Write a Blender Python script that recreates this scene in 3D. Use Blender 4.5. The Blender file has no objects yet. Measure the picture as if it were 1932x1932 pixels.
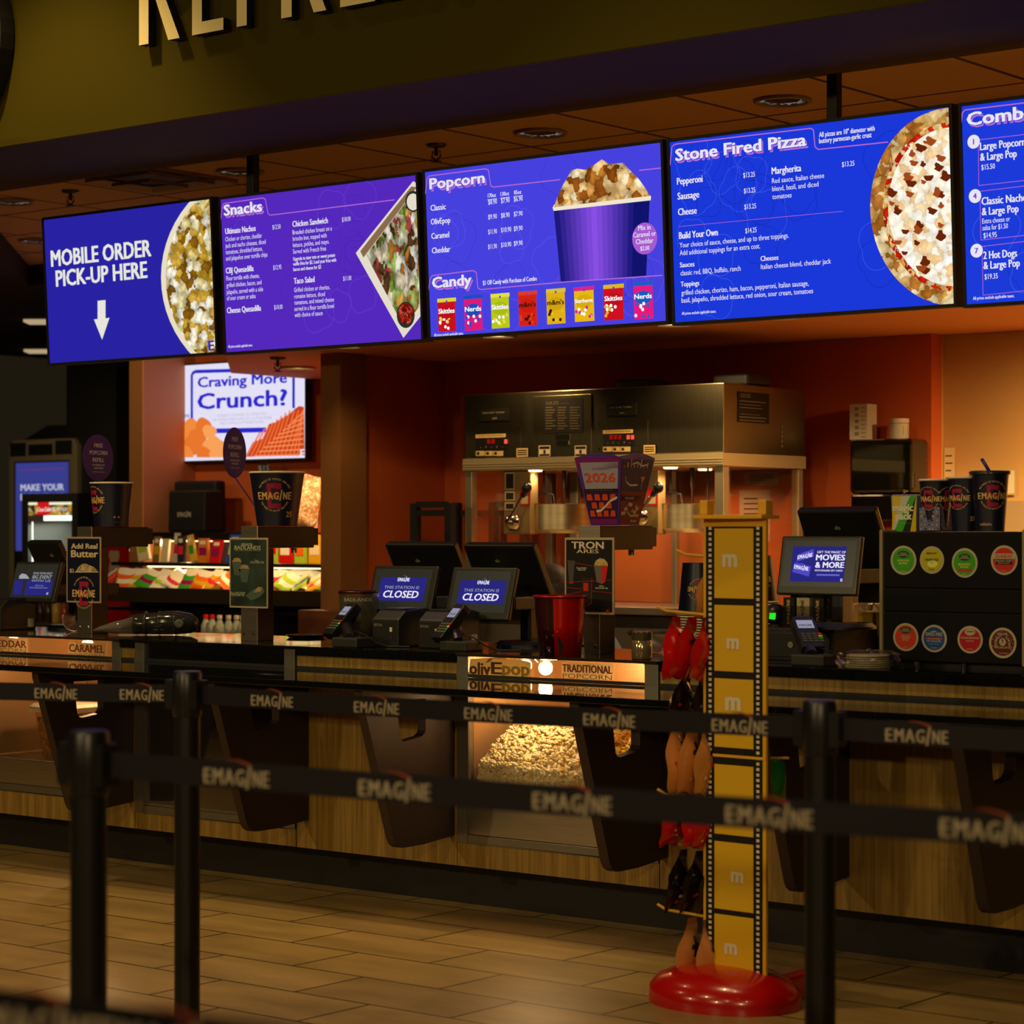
import bpy, bmesh, math, random
from mathutils import Vector, Matrix
rnd = random.Random(7)
SC = bpy.context.scene
COL = SC.collection
H = 1.37          # camera height
FPX, CX, CY = 4500.0, 966.0, 1005.0   # focal length and principal point of the photograph in pixels
SA, CA = 0.6288, 0.7776
# ---------------------------------------------------------------- camera, world, exposure
cam = bpy.data.cameras.new('camera'); camo = bpy.data.objects.new('camera', cam); COL.objects.link(camo)
camo.location = (0, 0, H); camo.rotation_euler = (math.pi/2, 0, math.asin(SA))
cam.sensor_width = 36; cam.lens = FPX/1932*36; cam.shift_y = (CY-966)/1932
cam.dof.use_dof = True; cam.dof.focus_distance = 8.9; cam.dof.aperture_fstop = 4.6
cam.clip_end = 100
SC.camera = camo
W = bpy.data.worlds.new('lobby_air'); SC.world = W; W.use_nodes = True
W.node_tree.nodes['Background'].inputs[0].default_value = (1.0, 0.74, 0.36, 1)
W.node_tree.nodes['Background'].inputs[1].default_value = 0.012
SC.view_settings.view_transform = 'Standard'; SC.view_settings.look = 'None'
SC.view_settings.exposure = 0.0; SC.view_settings.gamma = 1.0
SC.view_settings.use_curve_mapping = False
SC.cycles.max_bounces = 6; SC.cycles.diffuse_bounces = 3; SC.cycles.glossy_bounces = 3
SC.cycles.transparent_max_bounces = 12; SC.cycles.transmission_bounces = 4
SC.cycles.caustics_reflective = False; SC.cycles.caustics_refractive = False
SC.cycles.sample_clamp_indirect = 3.0
def lamp(kind, loc, energy, color, target=None, size=0.1, spot=60, blend=0.6, parent=None):
    L = bpy.data.lights.new('lamp_light', kind); L.energy = energy; L.color = color
    if kind == 'AREA': L.size = size
    else: L.shadow_soft_size = size
    if kind == 'SPOT': L.spot_size = math.radians(spot); L.spot_blend = blend
    o = bpy.data.objects.new('lamp_light', L); COL.objects.link(o); o.location = loc
    if target is not None:
        o.rotation_euler = (Vector(target)-Vector(loc)).to_track_quat('-Z', 'Y').to_euler()
    if parent: o.location = Vector(loc)-parent.location; o.parent = parent
    return o
# ---------------------------------------------------------------- helpers
def ray(x, y):
    l = (x-CX)/FPX
    return Vector((-SA+CA*l, CA+SA*l, (CY-y)/FPX))
def PY(x, y, Y): r = ray(x, y); t = Y/r.y; return Vector((r.x*t, Y, H+r.z*t))
def PX(x, y, X): r = ray(x, y); t = X/r.x; return Vector((X, r.y*t, H+r.z*t))
def PZ(x, y, z): r = ray(x, y); t = (z-H)/r.z; return Vector((r.x*t, r.y*t, z))
def PD(x, y, d): r = ray(x, y); return Vector((r.x*d, r.y*d, H+r.z*d))
class Plane:
    def __init__(s, o, r, u):
        s.o = Vector(o); s.r = Vector(r).normalized(); s.u = Vector(u).normalized(); s.n = s.r.cross(s.u).normalized()
    def pt(s, x, y):
        d = ray(x, y); c = Vector((0, 0, H)); t = (s.o-c).dot(s.n)/d.dot(s.n); return c+d*t
    def ab(s, x, y): p = s.pt(x, y)-s.o; return p.dot(s.r), p.dot(s.u)
    def w(s, a, b, off=0): return s.o+s.r*a+s.u*b+s.n*off
def YP(Y, X=0, z=0, tilt=0, yaw=0):      # faces the lobby; tilt>0 leans its top away
    c, t = math.cos(tilt), math.sin(tilt)
    r = Vector((math.cos(yaw), math.sin(yaw), 0)); back = Vector((-math.sin(yaw), math.cos(yaw), 0))
    return Plane((X, Y, z), r, back*t+Vector((0, 0, c)))
def XP(X): return Plane((X, 0, 0), (0, 1, 0), (0, 0, 1))
class MB:
    def __init__(s): s.v = []; s.f = []; s.m = []
    def add(s, vs, fs, m=0):
        k = len(s.v); s.v += [tuple(v) for v in vs]; s.f += [[i+k for i in f] for f in fs]; s.m += [m]*len(fs); return s
    def box(s, x0, x1, y0, y1, z0, z1, m=0):
        x0, x1 = sorted((x0, x1)); y0, y1 = sorted((y0, y1)); z0, z1 = sorted((z0, z1))
        v = [(x, y, z) for z in (z0, z1) for y in (y0, y1) for x in (x0, x1)]
        return s.add(v, [(0, 2, 3, 1), (4, 5, 7, 6), (0, 1, 5, 4), (2, 6, 7, 3), (0, 4, 6, 2), (1, 3, 7, 5)], m)
    def prism(s, pts, fn, d0, d1, m=0):      # polygon (a,b) extruded along fn(a,b,d)
        n = len(pts); v = [fn(a, b, d0) for a, b in pts]+[fn(a, b, d1) for a, b in pts]
        f = [list(range(n))[::-1], list(range(n, 2*n))]+[(i, (i+1) % n, n+(i+1) % n, n+i) for i in range(n)]
        return s.add(v, f, m)
    def poly(s, pts, m=0): return s.add(pts, [list(range(len(pts)))], m)
    def ring(s, outer, inner, m=0):          # flat band between two loops
        n = len(outer); return s.add(list(outer)+list(inner), [(i, (i+1) % n, n+(i+1) % n, n+i) for i in range(n)], m)
    def lathe(s, prof, c, n=24, m=0, cap0=False, cap1=False, axis='z', arc=None):
        c = Vector(c); v = []; k = len(prof)
        for r, z in prof:
            for i in range(n):
                a = 2*math.pi*i/n; p = (r*math.cos(a), r*math.sin(a), z)
                if axis == 'x': p = (p[2], p[0], p[1])
                if axis == 'y': p = (p[0], p[2], p[1])
                v.append(c+Vector(p))
        f = [(j*n+i, j*n+(i+1) % n, (j+1)*n+(i+1) % n, (j+1)*n+i) for j in range(k-1) for i in range(n)]
        if cap0: f.append(list(range(n))[::-1])
        if cap1: f.append([(k-1)*n+i for i in range(n)])
        return s.add(v, f, m)
    def cyl(s, p0, p1, r, n=12, m=0, r1=None):
        p0, p1 = Vector(p0), Vector(p1); r1 = r if r1 is None else r1
        d = (p1-p0).normalized(); q = d.to_track_quat('Z', 'Y').to_matrix()
        v = [p+q @ Vector((rr*math.cos(2*math.pi*i/n), rr*math.sin(2*math.pi*i/n), 0)) for p, rr in ((p0, r), (p1, r1)) for i in range(n)]
        return s.add(v, [(i, (i+1) % n, n+(i+1) % n, n+i) for i in range(n)]+[list(range(n))[::-1], list(range(n, 2*n))], m)
    def tube(s, pts, r, n=8, m=0):
        pts = [Vector(p) for p in pts]; v = []; K = len(pts)
        for i, p in enumerate(pts):
            d = (pts[min(i+1, K-1)]-pts[max(i-1, 0)]).normalized(); q = d.to_track_quat('Z', 'Y').to_matrix()
            rr = r[i] if isinstance(r, (list, tuple)) else r
            v += [p+q @ Vector((rr*math.cos(2*math.pi*j/n), rr*math.sin(2*math.pi*j/n), 0)) for j in range(n)]
        f = [(i*n+j, i*n+(j+1) % n, (i+1)*n+(j+1) % n, (i+1)*n+j) for i in range(K-1) for j in range(n)]
        return s.add(v, f+[list(range(n))[::-1], [(K-1)*n+j for j in range(n)]], m)
    def ball(s, c, r, n=14, k=9, m=0):
        c = Vector(c); r = (r, r, r) if not isinstance(r, (tuple, list)) else r; v = []; 
        for j in range(1, k):
            t = math.pi*j/k
            for i in range(n):
                a = 2*math.pi*i/n; v.append(c+Vector((r[0]*math.sin(t)*math.cos(a), r[1]*math.sin(t)*math.sin(a), r[2]*math.cos(t))))
        b = len(v); v += [c+Vector((0, 0, r[2])), c-Vector((0, 0, r[2]))]
        f = [(j*n+i, (j+1)*n+i, (j+1)*n+(i+1) % n, j*n+(i+1) % n) for j in range(k-2) for i in range(n)]
        f += [(b, i, (i+1) % n) for i in range(n)]+[(b+1, (k-2)*n+(i+1) % n, (k-2)*n+i) for i in range(n)]
        return s.add(v, f, m)
    # pixel rectangles laid on a plane standing in the room
    def quad(s, P, x0, y0, x1, y1, off=0.001, m=0):
        a0, b0 = P.ab(x0, y0); a1, b1 = P.ab(x1, y1)
        return s.rect(P, a0, b0, a1, b1, off, m)
    def rect(s, P, a0, b0, a1, b1, off=0.001, m=0):
        return s.poly([P.w(a0, b1, off), P.w(a1, b1, off), P.w(a1, b0, off), P.w(a0, b0, off)], m)
    def slab(s, P, x0, y0, x1, y1, d0, d1, m=0):
        a0, b0 = P.ab(x0, y0); a1, b1 = P.ab(x1, y1)
        return s.prism([(a0, b1), (a1, b1), (a1, b0), (a0, b0)], P.w, d0, d1, m)
    def shape(s, P, pix, off=0.001, m=0, clip=None):
        q = [P.ab(x, y) for x, y in pix]
        if clip:
            for ax, lim, sg in ((0, clip[0], 1), (0, clip[2], -1), (1, clip[1], 1), (1, clip[3], -1)):
                o = []
                for p, r in zip(q, q[1:]+q[:1]):
                    i0, i1 = (p[ax]-lim)*sg >= 0, (r[ax]-lim)*sg >= 0
                    if i0: o.append(p)
                    if i0 != i1: t = (lim-p[ax])/(r[ax]-p[ax]); o.append((p[0]+(r[0]-p[0])*t, p[1]+(r[1]-p[1])*t))
                q = o
        return s.poly([P.w(a, b, off) for a, b in q], m)
    def disc(s, P, a, b, ra, rb=None, off=0.001, m=0, n=28):
        rb = rb or ra
        return s.poly([P.w(a+ra*math.cos(2*math.pi*i/n), b+rb*math.sin(2*math.pi*i/n), off) for i in range(n)], m)
    def line(s, P, pts, w, off=0.001, m=0, closed=False):   # thin drawn line in plane coordinates
        n = len(pts); q = pts+[pts[0]] if closed else pts
        for (a0, b0), (a1, b1) in zip(q, q[1:]):
            L = math.hypot(a1-a0, b1-b0)
            if L < 1e-9: continue
            nx, ny = -(b1-b0)/L*w/2, (a1-a0)/L*w/2
            s.poly([P.w(a0-nx, b0-ny, off), P.w(a1-nx, b1-ny, off), P.w(a1+nx, b1+ny, off), P.w(a0+nx, b0+ny, off)], m)
        return s
    def build(s, name, mats, parent=None, smooth=False, bevel=0, seg=2):
        me = bpy.data.meshes.new(name); off = parent_loc(parent)
        me.from_pydata([(x-off.x, y-off.y, z-off.z) for x, y, z in s.v], [], s.f)
        mats = mats if isinstance(mats, (list, tuple)) else [mats]
        for m in mats: me.materials.append(m)
        me.polygons.foreach_set('material_index', s.m)
        if bevel:
            bm = bmesh.new(); bm.from_mesh(me); bmesh.ops.remove_doubles(bm, verts=bm.verts, dist=1e-5)
            bmesh.ops.recalc_face_normals(bm, faces=bm.faces)
            e = [e for e in bm.edges if len(e.link_faces) == 2 and e.calc_face_angle(0) > 0.5]
            bmesh.ops.bevel(bm, geom=e, offset=bevel, segments=seg, affect='EDGES', profile=0.6, clamp_overlap=True)
            bm.to_mesh(me); bm.free()
        if smooth: me.shade_smooth() if smooth is True else (me.shade_smooth(), me.set_sharp_from_angle(angle=smooth))
        me.validate(); me.update()
        o = bpy.data.objects.new(name, me); COL.objects.link(o)
        if parent: o.parent = parent
        return o
def parent_loc(p):
    v = Vector((0, 0, 0))
    while p is not None: v = v+p.location; p = p.parent
    return v
def tag(o, label=None, cat=None, group=None, kind=None):
    if label: o['label'] = label
    if cat: o['category'] = cat
    if group: o['group'] = group
    if kind: o['kind'] = kind
    return o
def thing(name, label, cat, loc, group=None):
    o = bpy.data.objects.new(name, None); COL.objects.link(o); o.location = Vector(loc); o.empty_display_size = .05
    return tag(o, label, cat, group)
def struct(o): o['kind'] = 'structure'; return o
def copy_tree(o, loc=None, label=None, parent=None, rot=None):
    c = o.copy(); COL.objects.link(c)
    if parent: c.parent = parent
    if loc is not None: c.location = Vector(loc)
    if rot is not None: c.rotation_euler = (0, 0, rot)
    if label: c['label'] = label
    for ch in list(o.children): copy_tree(ch, parent=c)
    return c
# ---------------------------------------------------------------- lettering
_T = {}
def tgeo(s, bold=0.0):
    k = (s, bold)
    if k not in _T:
        c = bpy.data.curves.new('t', 'FONT'); c.body = s; c.offset = bold; c.resolution_u = 2
        o = bpy.data.objects.new('t', c); me = o.to_mesh()
        v = [(p.co.x/0.69, p.co.y/0.69) for p in me.vertices]; f = [list(p.vertices) for p in me.polygons]
        o.to_mesh_clear(); bpy.data.objects.remove(o); bpy.data.curves.remove(c)
        x0 = min((p[0] for p in v), default=0); v = [(x-x0, y) for x, y in v]
        _T[k] = (v, f, max((p[0] for p in v), default=0))
    return _T[k]
def put(mb, s, fn, x, y, cap, width=None, bold=0, m=0, slant=0, align='l', squeeze=1.0):
    """letters of s mapped by fn(a,b); baseline at (x,y), capital height cap"""
    v, f, w = tgeo(s, 0); sx = cap*squeeze if width is None else width/max(w, 1e-6)
    W_ = w*sx; x0 = x-(W_ if align == 'r' else W_/2 if align == 'c' else 0)
    e = cap*.03*min(bold, 2)
    sh = [(0, 0)] if bold <= 0 else [(-e, 0), (e, 0)] if bold < 1.5 else [(-e, -e*.35), (0, e*.35), (e, -e*.35), (e, e*.35), (-e, e*.35)]
    h = max(cap*.01, 1e-5); up = 1
    for q, (dx, dy) in enumerate(sh):
        ps = []
        for a, b in v:
            u, w_ = x0+a*sx+slant*b*cap+dx, y+b*cap+dy; p = fn(u, w_)
            if q: n = (fn(u+h, w_)-p).cross(fn(u, w_+h)-p); p = p+n.normalized()*(.00008*q)
            ps.append(p)
        mb.add(ps, f, m)
    return W_
def T(mb, s, x0, yb, x1, cap, P, bold=0, m=0, off=0.0015, slant=0):
    a0, b0 = P.ab(x0, yb); a1, _ = P.ab(x1, yb)
    a2, b2 = P.ab(x0, yb-cap)
    put(mb, s, lambda a, b: P.w(a, b, off), a0, b0, b2-b0, a1-a0, bold, m, slant)
def arc_text(mb, s, fn, cx, cy, R, cap, a0, a1, m=0, flip=False, bold=0):
    n = len(s)
    for i, ch in enumerate(s):
        if ch == ' ': continue
        t = a0+(a1-a0)*(i/(n-1)); r = R
        ex, ey = ((math.sin(t), -math.cos(t)) if not flip else (-math.sin(t), math.cos(t)))
        ux, uy = ((math.cos(t), math.sin(t)) if not flip else (-math.cos(t), -math.sin(t)))
        ox, oy = cx+r*math.cos(t), cy+r*math.sin(t)
        put(mb, ch, lambda a, b: fn(ox+ex*a+ux*b, oy+ey*a+uy*b), 0, 0, cap, None, bold, m, align='c')
def emagine(mb, fn, x, y, w, m=0, ms=None, bold=1, arc=True, cap=None):
    """the wordmark, centred on x with its baseline at y and total width w"""
    cap = cap or w*0.235; x0 = x-w/2
    for ch, a, wd in (('E', 0, .10), ('M', .145, .14), ('A', .32, .145), ('G', .495, .13), ('N', .76, .11), ('E', .91, .09)):
        put(mb, ch, fn, x0+a*w, y, cap, wd*w, bold, m)
    s = w*0.019
    p = lambda t: (x0+(.665+.05*t)*w, y+cap*(-.2+1.5*t))
    a, b = p(0), p(1)
    mb.add([fn(a[0]-s, a[1]), fn(a[0]+s, a[1]), fn(b[0]+s, b[1]), fn(b[0]-s, b[1])], [(0, 1, 2, 3)], m)
    mb.add([fn(x0-.02*w, y+cap*.42), fn(x0+.05*w, y+cap*.42), fn(x0+.05*w, y+cap*.55), fn(x0-.02*w, y+cap*.55)], [(0, 1, 2, 3)], m)
    if arc and ms is not None:
        pts = [(x0+w*(.36+.36*t), y+cap*(1.25+.35*math.sin(math.pi*(.35+.62*t)))) for t in [i/8 for i in range(9)]]
        for i, ((a0, b0), (a1, b1)) in enumerate(zip(pts, pts[1:])):
            h0, h1 = cap*.012*(i+1), cap*.012*(i+2)
            mb.add([fn(a0, b0-h0), fn(a1, b1-h1), fn(a1, b1+h1), fn(a0, b0+h0)], [(0, 1, 2, 3)], ms)
# ---------------------------------------------------------------- materials
def lin(h):
    h = h.lstrip('#'); c = [int(h[i:i+2], 16)/255 for i in (0, 2, 4)]
    return tuple(x/12.92 if x <= .04045 else ((x+.055)/1.055)**2.4 for x in c)+(1,)
_M = {}
def mat(name, col, rough=.5, metal=0, spec=.5, emis=None, es=1.0, coat=0, alpha=1, trans=0, noise=None, bump=None):
    if name in _M: return _M[name]
    m = bpy.data.materials.new(name); m.use_nodes = True; nt = m.node_tree; b = nt.nodes['Principled BSDF']
    b.inputs['Base Color'].default_value = lin(col); b.inputs['Roughness'].default_value = rough
    b.inputs['Metallic'].default_value = metal; b.inputs['Specular IOR Level'].default_value = spec
    b.inputs['Coat Weight'].default_value = coat; b.inputs['Alpha'].default_value = alpha
    b.inputs['Transmission Weight'].default_value = trans
    if emis: b.inputs['Emission Color'].default_value = lin(emis); b.inputs['Emission Strength'].default_value = es
    if noise or bump:
        tc = nt.nodes.new('ShaderNodeTexCoord'); mp = nt.nodes.new('ShaderNodeMapping'); n = nt.nodes.new('ShaderNodeTexNoise')
        sc, amt, st = noise or bump[:1]+(0,)+((1, 1, 1),)
        nt.links.new(tc.outputs['Object'], mp.inputs[0]); mp.inputs['Scale'].default_value = st
        nt.links.new(mp.outputs[0], n.inputs['Vector']); n.inputs['Scale'].default_value = sc; n.inputs['Detail'].default_value = 5
        if noise:
            r = nt.nodes.new('ShaderNodeValToRGB'); c = lin(col)
            r.color_ramp.elements[0].position = .3; r.color_ramp.elements[1].position = .7
            r.color_ramp.elements[0].color = tuple(x*(1-amt) for x in c[:3])+(1,); r.color_ramp.elements[1].color = tuple(min(1, x*(1+amt)) for x in c[:3])+(1,)
            nt.links.new(n.outputs[0], r.inputs[0]); nt.links.new(r.outputs[0], b.inputs['Base Color'])
        if bump:
            bp = nt.nodes.new('ShaderNodeBump'); bp.inputs['Strength'].default_value = bump[1]; bp.inputs['Distance'].default_value = .01
            nt.links.new(n.outputs[0], bp.inputs['Height']); nt.links.new(bp.outputs[0], b.inputs['Normal'])
    _M[name] = m; return m
def emi(col, s=1.0, name=None):
    k = name or f'lit_{col}_{s}'
    if k in _M: return _M[k]
    m = bpy.data.materials.new(k); m.use_nodes = True; nt = m.node_tree
    nt.nodes.remove(nt.nodes['Principled BSDF']); e = nt.nodes.new('ShaderNodeEmission')
    e.inputs[0].default_value = lin(col); e.inputs[1].default_value = s
    nt.links.new(e.outputs[0], nt.nodes['Material Output'].inputs[0]); _M[k] = m; return m
def ink(col): return mat('ink_'+col, col, .55, 0, .3)
def cells(name, cols, scale, s=1.0, lit=True, stretch=(1, 1, 1), rough=.6, lo=.35):
    """crumbly printed or real food: random cells in the given colours"""
    if name in _M: return _M[name]
    m = bpy.data.materials.new(name); m.use_nodes = True; nt = m.node_tree; b = nt.nodes['Principled BSDF']
    tc = nt.nodes.new('ShaderNodeTexCoord'); mp = nt.nodes.new('ShaderNodeMapping'); mp.inputs['Scale'].default_value = stretch
    nz = nt.nodes.new('ShaderNodeTexNoise'); nz.inputs['Scale'].default_value = scale*.9; nz.inputs['Detail'].default_value = 3
    mx = nt.nodes.new('ShaderNodeMixRGB'); mx.inputs[0].default_value = .06
    vo = nt.nodes.new('ShaderNodeTexVoronoi'); vo.inputs['Scale'].default_value = scale
    sp = nt.nodes.new('ShaderNodeSeparateColor'); rp = nt.nodes.new('ShaderNodeValToRGB'); rp.color_ramp.interpolation = 'CONSTANT'
    el = rp.color_ramp.elements
    while len(el) < len(cols): el.new(.5)
    for i, c in enumerate(cols): el[i].position = i/len(cols); el[i].color = lin(c)
    dk = nt.nodes.new('ShaderNodeMapRange'); dk.inputs[1].default_value = .15; dk.inputs[2].default_value = .75; dk.inputs[3].default_value = 1.15; dk.inputs[4].default_value = lo
    mu = nt.nodes.new('ShaderNodeMixRGB'); mu.blend_type = 'MULTIPLY'; mu.inputs[0].default_value = 1
    L = nt.links.new
    L(tc.outputs['Object'], mp.inputs[0]); L(mp.outputs[0], mx.inputs[1]); L(mp.outputs[0], nz.inputs['Vector']); L(nz.outputs['Color'], mx.inputs[2])
    L(mx.outputs[0], vo.inputs['Vector']); L(vo.outputs['Color'], sp.inputs[0]); L(sp.outputs[0], rp.inputs[0]); L(vo.outputs['Distance'], dk.inputs[0])
    L(rp.outputs[0], mu.inputs[1]); L(dk.outputs[0], mu.inputs[2])
    b.inputs['Roughness'].default_value = rough
    if lit:
        b.inputs['Base Color'].default_value = (0, 0, 0, 1); b.inputs['Specular IOR Level'].default_value = .1
        L(mu.outputs[0], b.inputs['Emission Color']); b.inputs['Emission Strength'].default_value = s
    else: L(mu.outputs[0], b.inputs['Base Color'])
    _M[name] = m; return m
def glass(name='clear_glass', tint='#ffffff', gl=.07, rough=.03):
    if name in _M: return _M[name]
    m = bpy.data.materials.new(name); m.use_nodes = True; nt = m.node_tree; nt.nodes.remove(nt.nodes['Principled BSDF'])
    t = nt.nodes.new('ShaderNodeBsdfTransparent'); t.inputs[0].default_value = lin(tint)
    g = nt.nodes.new('ShaderNodeBsdfGlossy'); g.inputs['Roughness'].default_value = rough
    f = nt.nodes.new('ShaderNodeLayerWeight'); f.inputs[0].default_value = .12
    mr = nt.nodes.new('ShaderNodeMath'); mr.operation = 'MULTIPLY_ADD'; mr.inputs[1].default_value = .8; mr.inputs[2].default_value = gl
    x = nt.nodes.new('ShaderNodeMixShader'); nt.links.new(f.outputs['Facing'], mr.inputs[0]); nt.links.new(mr.outputs[0], x.inputs[0])
    nt.links.new(t.outputs[0], x.inputs[1]); nt.links.new(g.outputs[0], x.inputs[2]); nt.links.new(x.outputs[0], nt.nodes['Material Output'].inputs[0])
    _M[name] = m; return m
def tiles(name, c1, c2, cm, bw, rh, mortar, offs, loc=(0, 0, 0), rough=.4, noise=0, coat=0):
    m = bpy.data.materials.new(name); m.use_nodes = True; nt = m.node_tree; b = nt.nodes['Principled BSDF']; L = nt.links.new
    tc = nt.nodes.new('ShaderNodeTexCoord'); mp = nt.nodes.new('ShaderNodeMapping'); mp.inputs['Location'].default_value = loc
    k = nt.nodes.new('ShaderNodeTexBrick'); k.offset = offs; k.offset_frequency = 2; k.squash = 1
    k.inputs['Scale'].default_value = 1; k.inputs['Brick Width'].default_value = bw; k.inputs['Row Height'].default_value = rh
    k.inputs['Mortar Size'].default_value = mortar; k.inputs['Mortar Smooth'].default_value = .1; k.inputs['Bias'].default_value = 0
    k.inputs['Color1'].default_value = lin(c1); k.inputs['Color2'].default_value = lin(c2); k.inputs['Mortar'].default_value = lin(cm)
    L(tc.outputs['Object'], mp.inputs[0]); L(mp.outputs[0], k.inputs[0])
    out = k.outputs['Color']
    if noise:
        n = nt.nodes.new('ShaderNodeTexNoise'); n.inputs['Scale'].default_value = 2.2; n.inputs['Detail'].default_value = 6
        mp2 = nt.nodes.new('ShaderNodeMapping'); mp2.inputs['Scale'].default_value = (1, 3.5, 1); mp2.inputs['Rotation'].default_value = (0, 0, .25)
        L(tc.outputs['Object'], mp2.inputs[0]); L(mp2.outputs[0], n.inputs['Vector'])
        mr = nt.nodes.new('ShaderNodeMapRange'); mr.inputs[1].default_value = .3; mr.inputs[2].default_value = .7; mr.inputs[3].default_value = 1-noise; mr.inputs[4].default_value = 1+noise
        x = nt.nodes.new('ShaderNodeMixRGB'); x.blend_type = 'MULTIPLY'; x.inputs[0].default_value = 1
        L(n.outputs[0], mr.inputs[0]); L(out, x.inputs[1]); L(mr.outputs[0], x.inputs[2]); out = x.outputs[0]
    L(out, b.inputs['Base Color']); b.inputs['Roughness'].default_value = rough; b.inputs['Coat Weight'].default_value = coat
    bp = nt.nodes.new('ShaderNodeBump'); bp.inputs['Strength'].default_value = .4; bp.inputs['Distance'].default_value = .004; bp.invert = True
    L(k.outputs['Fac'], bp.inputs['Height']); L(bp.outputs[0], b.inputs['Normal'])
    return m
BLACK = mat('black_plastic', '#141414', .35); MATT = mat('matt_black', '#0d0d0c', .6); DARK = mat('dark_grey_plastic', '#24241f', .45)
STEEL = mat('brushed_steel', '#b8ae9c', .34, 1, noise=(6, .12, (1, 1, 30))); STEEL2 = mat('dull_steel', '#8c867a', .42, .9)
CHROME = mat('polished_metal', '#d8d2c4', .12, 1); BROWNMETAL = mat('brown_anodised_metal', '#4a3a2a', .4, .6)
GLASS = glass(); WHITE = mat('white_paper', '#d8d2c4', .7); CREAM = ink('#e6dcb8'); PURPLE = mat('purple_card', '#3a1470', .5)
NAVY = mat('navy_card', '#10122b', .38); MAGENTA = ink('#a01848'); GOLD = ink('#d8b46a'); RED = mat('red_gloss', '#b00808', .22, coat=.5)
YELLOW = mat('yellow_gloss', '#e0a818', .35); POPC = mat('popped_corn', '#f0dfa8', .8); SCRWHITE = emi('#e8e4f4')
# ================================================================ lights of the place
# lobby downlights high above the queue (their cans are outside the picture)
LOBBY = .9; FAR = .58; WARM = (1.0, .66, .30); AMBER = (1.0, .45, .15)
for x, y, e in ((-7.6, 5.5, 300), (-4.5, 5.1, 150), (-5.9, 1.6, 10), (-1.6, 2.2, 10)):
    lamp('SPOT', (x, y, 4.9), e, (1.0, .70, .32), (x-.1, y+.35, 0), .06, 78, .5)
for x, y, z, e in ((-9.5, 2.0, 4.6, 130), (-5.5, .5, 4.8, 150), (-2.0, -1.2, 4.6, 130), (1.2, .8, 4.6, 90), (-12.5, 3.5, 4.4, 110)):
    lamp('SPOT', (x, y, z), e*LOBBY, (1.0, .74, .35), (x, y+2.2, 0), .12, 104, .6)
for x, y, e, tx in ((-9.5, -3.0, 700, -8.0), (-3.5, -4.0, 700, -5.2), (2.5, -3.0, 900, -3.6)):  # unseen low-angle spots added to brighten the front of the counter
    lamp('SPOT', (x, y, 3.9), e*FAR, (1.0, .74, .36), (tx, 6.6, .8), .12, 62, .8)
lamp('SPOT', (-8.6, 4.9, 5.6), 35, (1, .78, .38), (-6.6, 6.54, 3.3), .05, 100, .9)
lamp('SPOT', (-3.6, 4.9, 5.6), 60, (1, .78, .38), (-3.4, 6.54, 3.3), .05, 100, .9)
# ================================================================ the room
YC, ZC, ZL = 6.63, .933, .845        # counter front, counter top height, ledge height
ORANGE = mat('orange_wall_paint', '#c85c20', .7, noise=(3, .06, (1, 1, 1)))
TAN = mat('tan_wall_paint', '#c79a58', .7); TAN2 = mat('beige_wall_panel', '#a88a5e', .6)
TANC = mat('tan_column_paint', '#8a5a28', .7); DKWALL = mat('dark_brown_wall', '#241811', .8)
OLIVE = mat('olive_fascia_paint', '#443c0a', .85, spec=.05); SOFF = mat('grey_soffit_paint', '#564838', .85, spec=.1)
FLOOR = tiles('floor_tiles', '#a0824c', '#907446', '#2a2114', .61, .305, .005, .5, (.10, .06, 0), .38, .22)
m = MB(); m.box(-17, 5, -3, 22, -.1, 0); struct(m.build('floor', FLOOR))
CEIL = tiles('ceiling_tiles', '#d2ac7c', '#cca676', '#4a3622', .61, .61, .012, 0, (7.23-.61*24, -8.32+.61*30, 0), .9)
m = MB(); m.box(-15, 5, 7.36, 10.35, 3.09, 3.2); m.box(-15, 5, 6.6, 7.36, 3.09, 3.2); struct(m.build('ceiling', CEIL))
m = MB(); m.box(-15, 5, 6.54, 7.35, 3.0155, 5.2, 0); m.box(-15, 5, 6.545, 7.36, 3.013, 3.0155, 1)
struct(m.build('wall_fascia', [OLIVE, SOFF]))
# lower ceiling over the kitchen, cut at 45 degrees on its left
XR = 5
LOWC = mat('kitchen_soffit_paint', '#e89a60', .75)
poly = [(-8.96, 8.7), (XR, 8.7), (XR, 10.8), (-10.23, 10.8), (-10.23, 9.99)]
m = MB(); m.prism(poly, lambda a, b, d: Vector((a, b, d)), 2.32, 3.085); struct(m.build('ceiling_lower', LOWC))
XE = -5.596
m = MB(); m.box(-8.65, XE, 10.1, 10.2, 0, 2.318); struct(m.build('wall_back', ORANGE))
m = MB(); m.box(-8.75, -8.65, 9.402, 10.74, 0, 2.318); struct(m.build('wall_side', ORANGE))
m = MB(); m.box(-8.745, -8.60, 9.2, 9.4, 0, 2.318); struct(m.build('column_right', TANC))
m = MB(); m.box(XE+.001, XR, 10.22, 10.4, 1.52, 2.318, 0); m.box(XE+.001, XR, 10.21, 10.4, 0, 1.52, 1); struct(m.build('wall_right', [TAN, TAN2]))
m = MB(); m.box(XE-.1, XE, 10.2, 10.22, 0, 2.318); struct(m.build('trim_1', TAN))
m = MB(); m.box(-11.6, -8.7, 10.75, 10.9, 0, 3.085); struct(m.build('wall_alcove', ORANGE))
m = MB(); m.box(-11.47, -11.35, 10.3, 10.74, 0, 3.085, 0); m.box(-11.349, -11.34, 10.301, 10.745, 0, 3.085, 1); struct(m.build('column_left', [TANC, mat('tv_lit_orange_paint', '#d88a5c', .7)]))  # right face paler: the television's light is put into its colour
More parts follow.
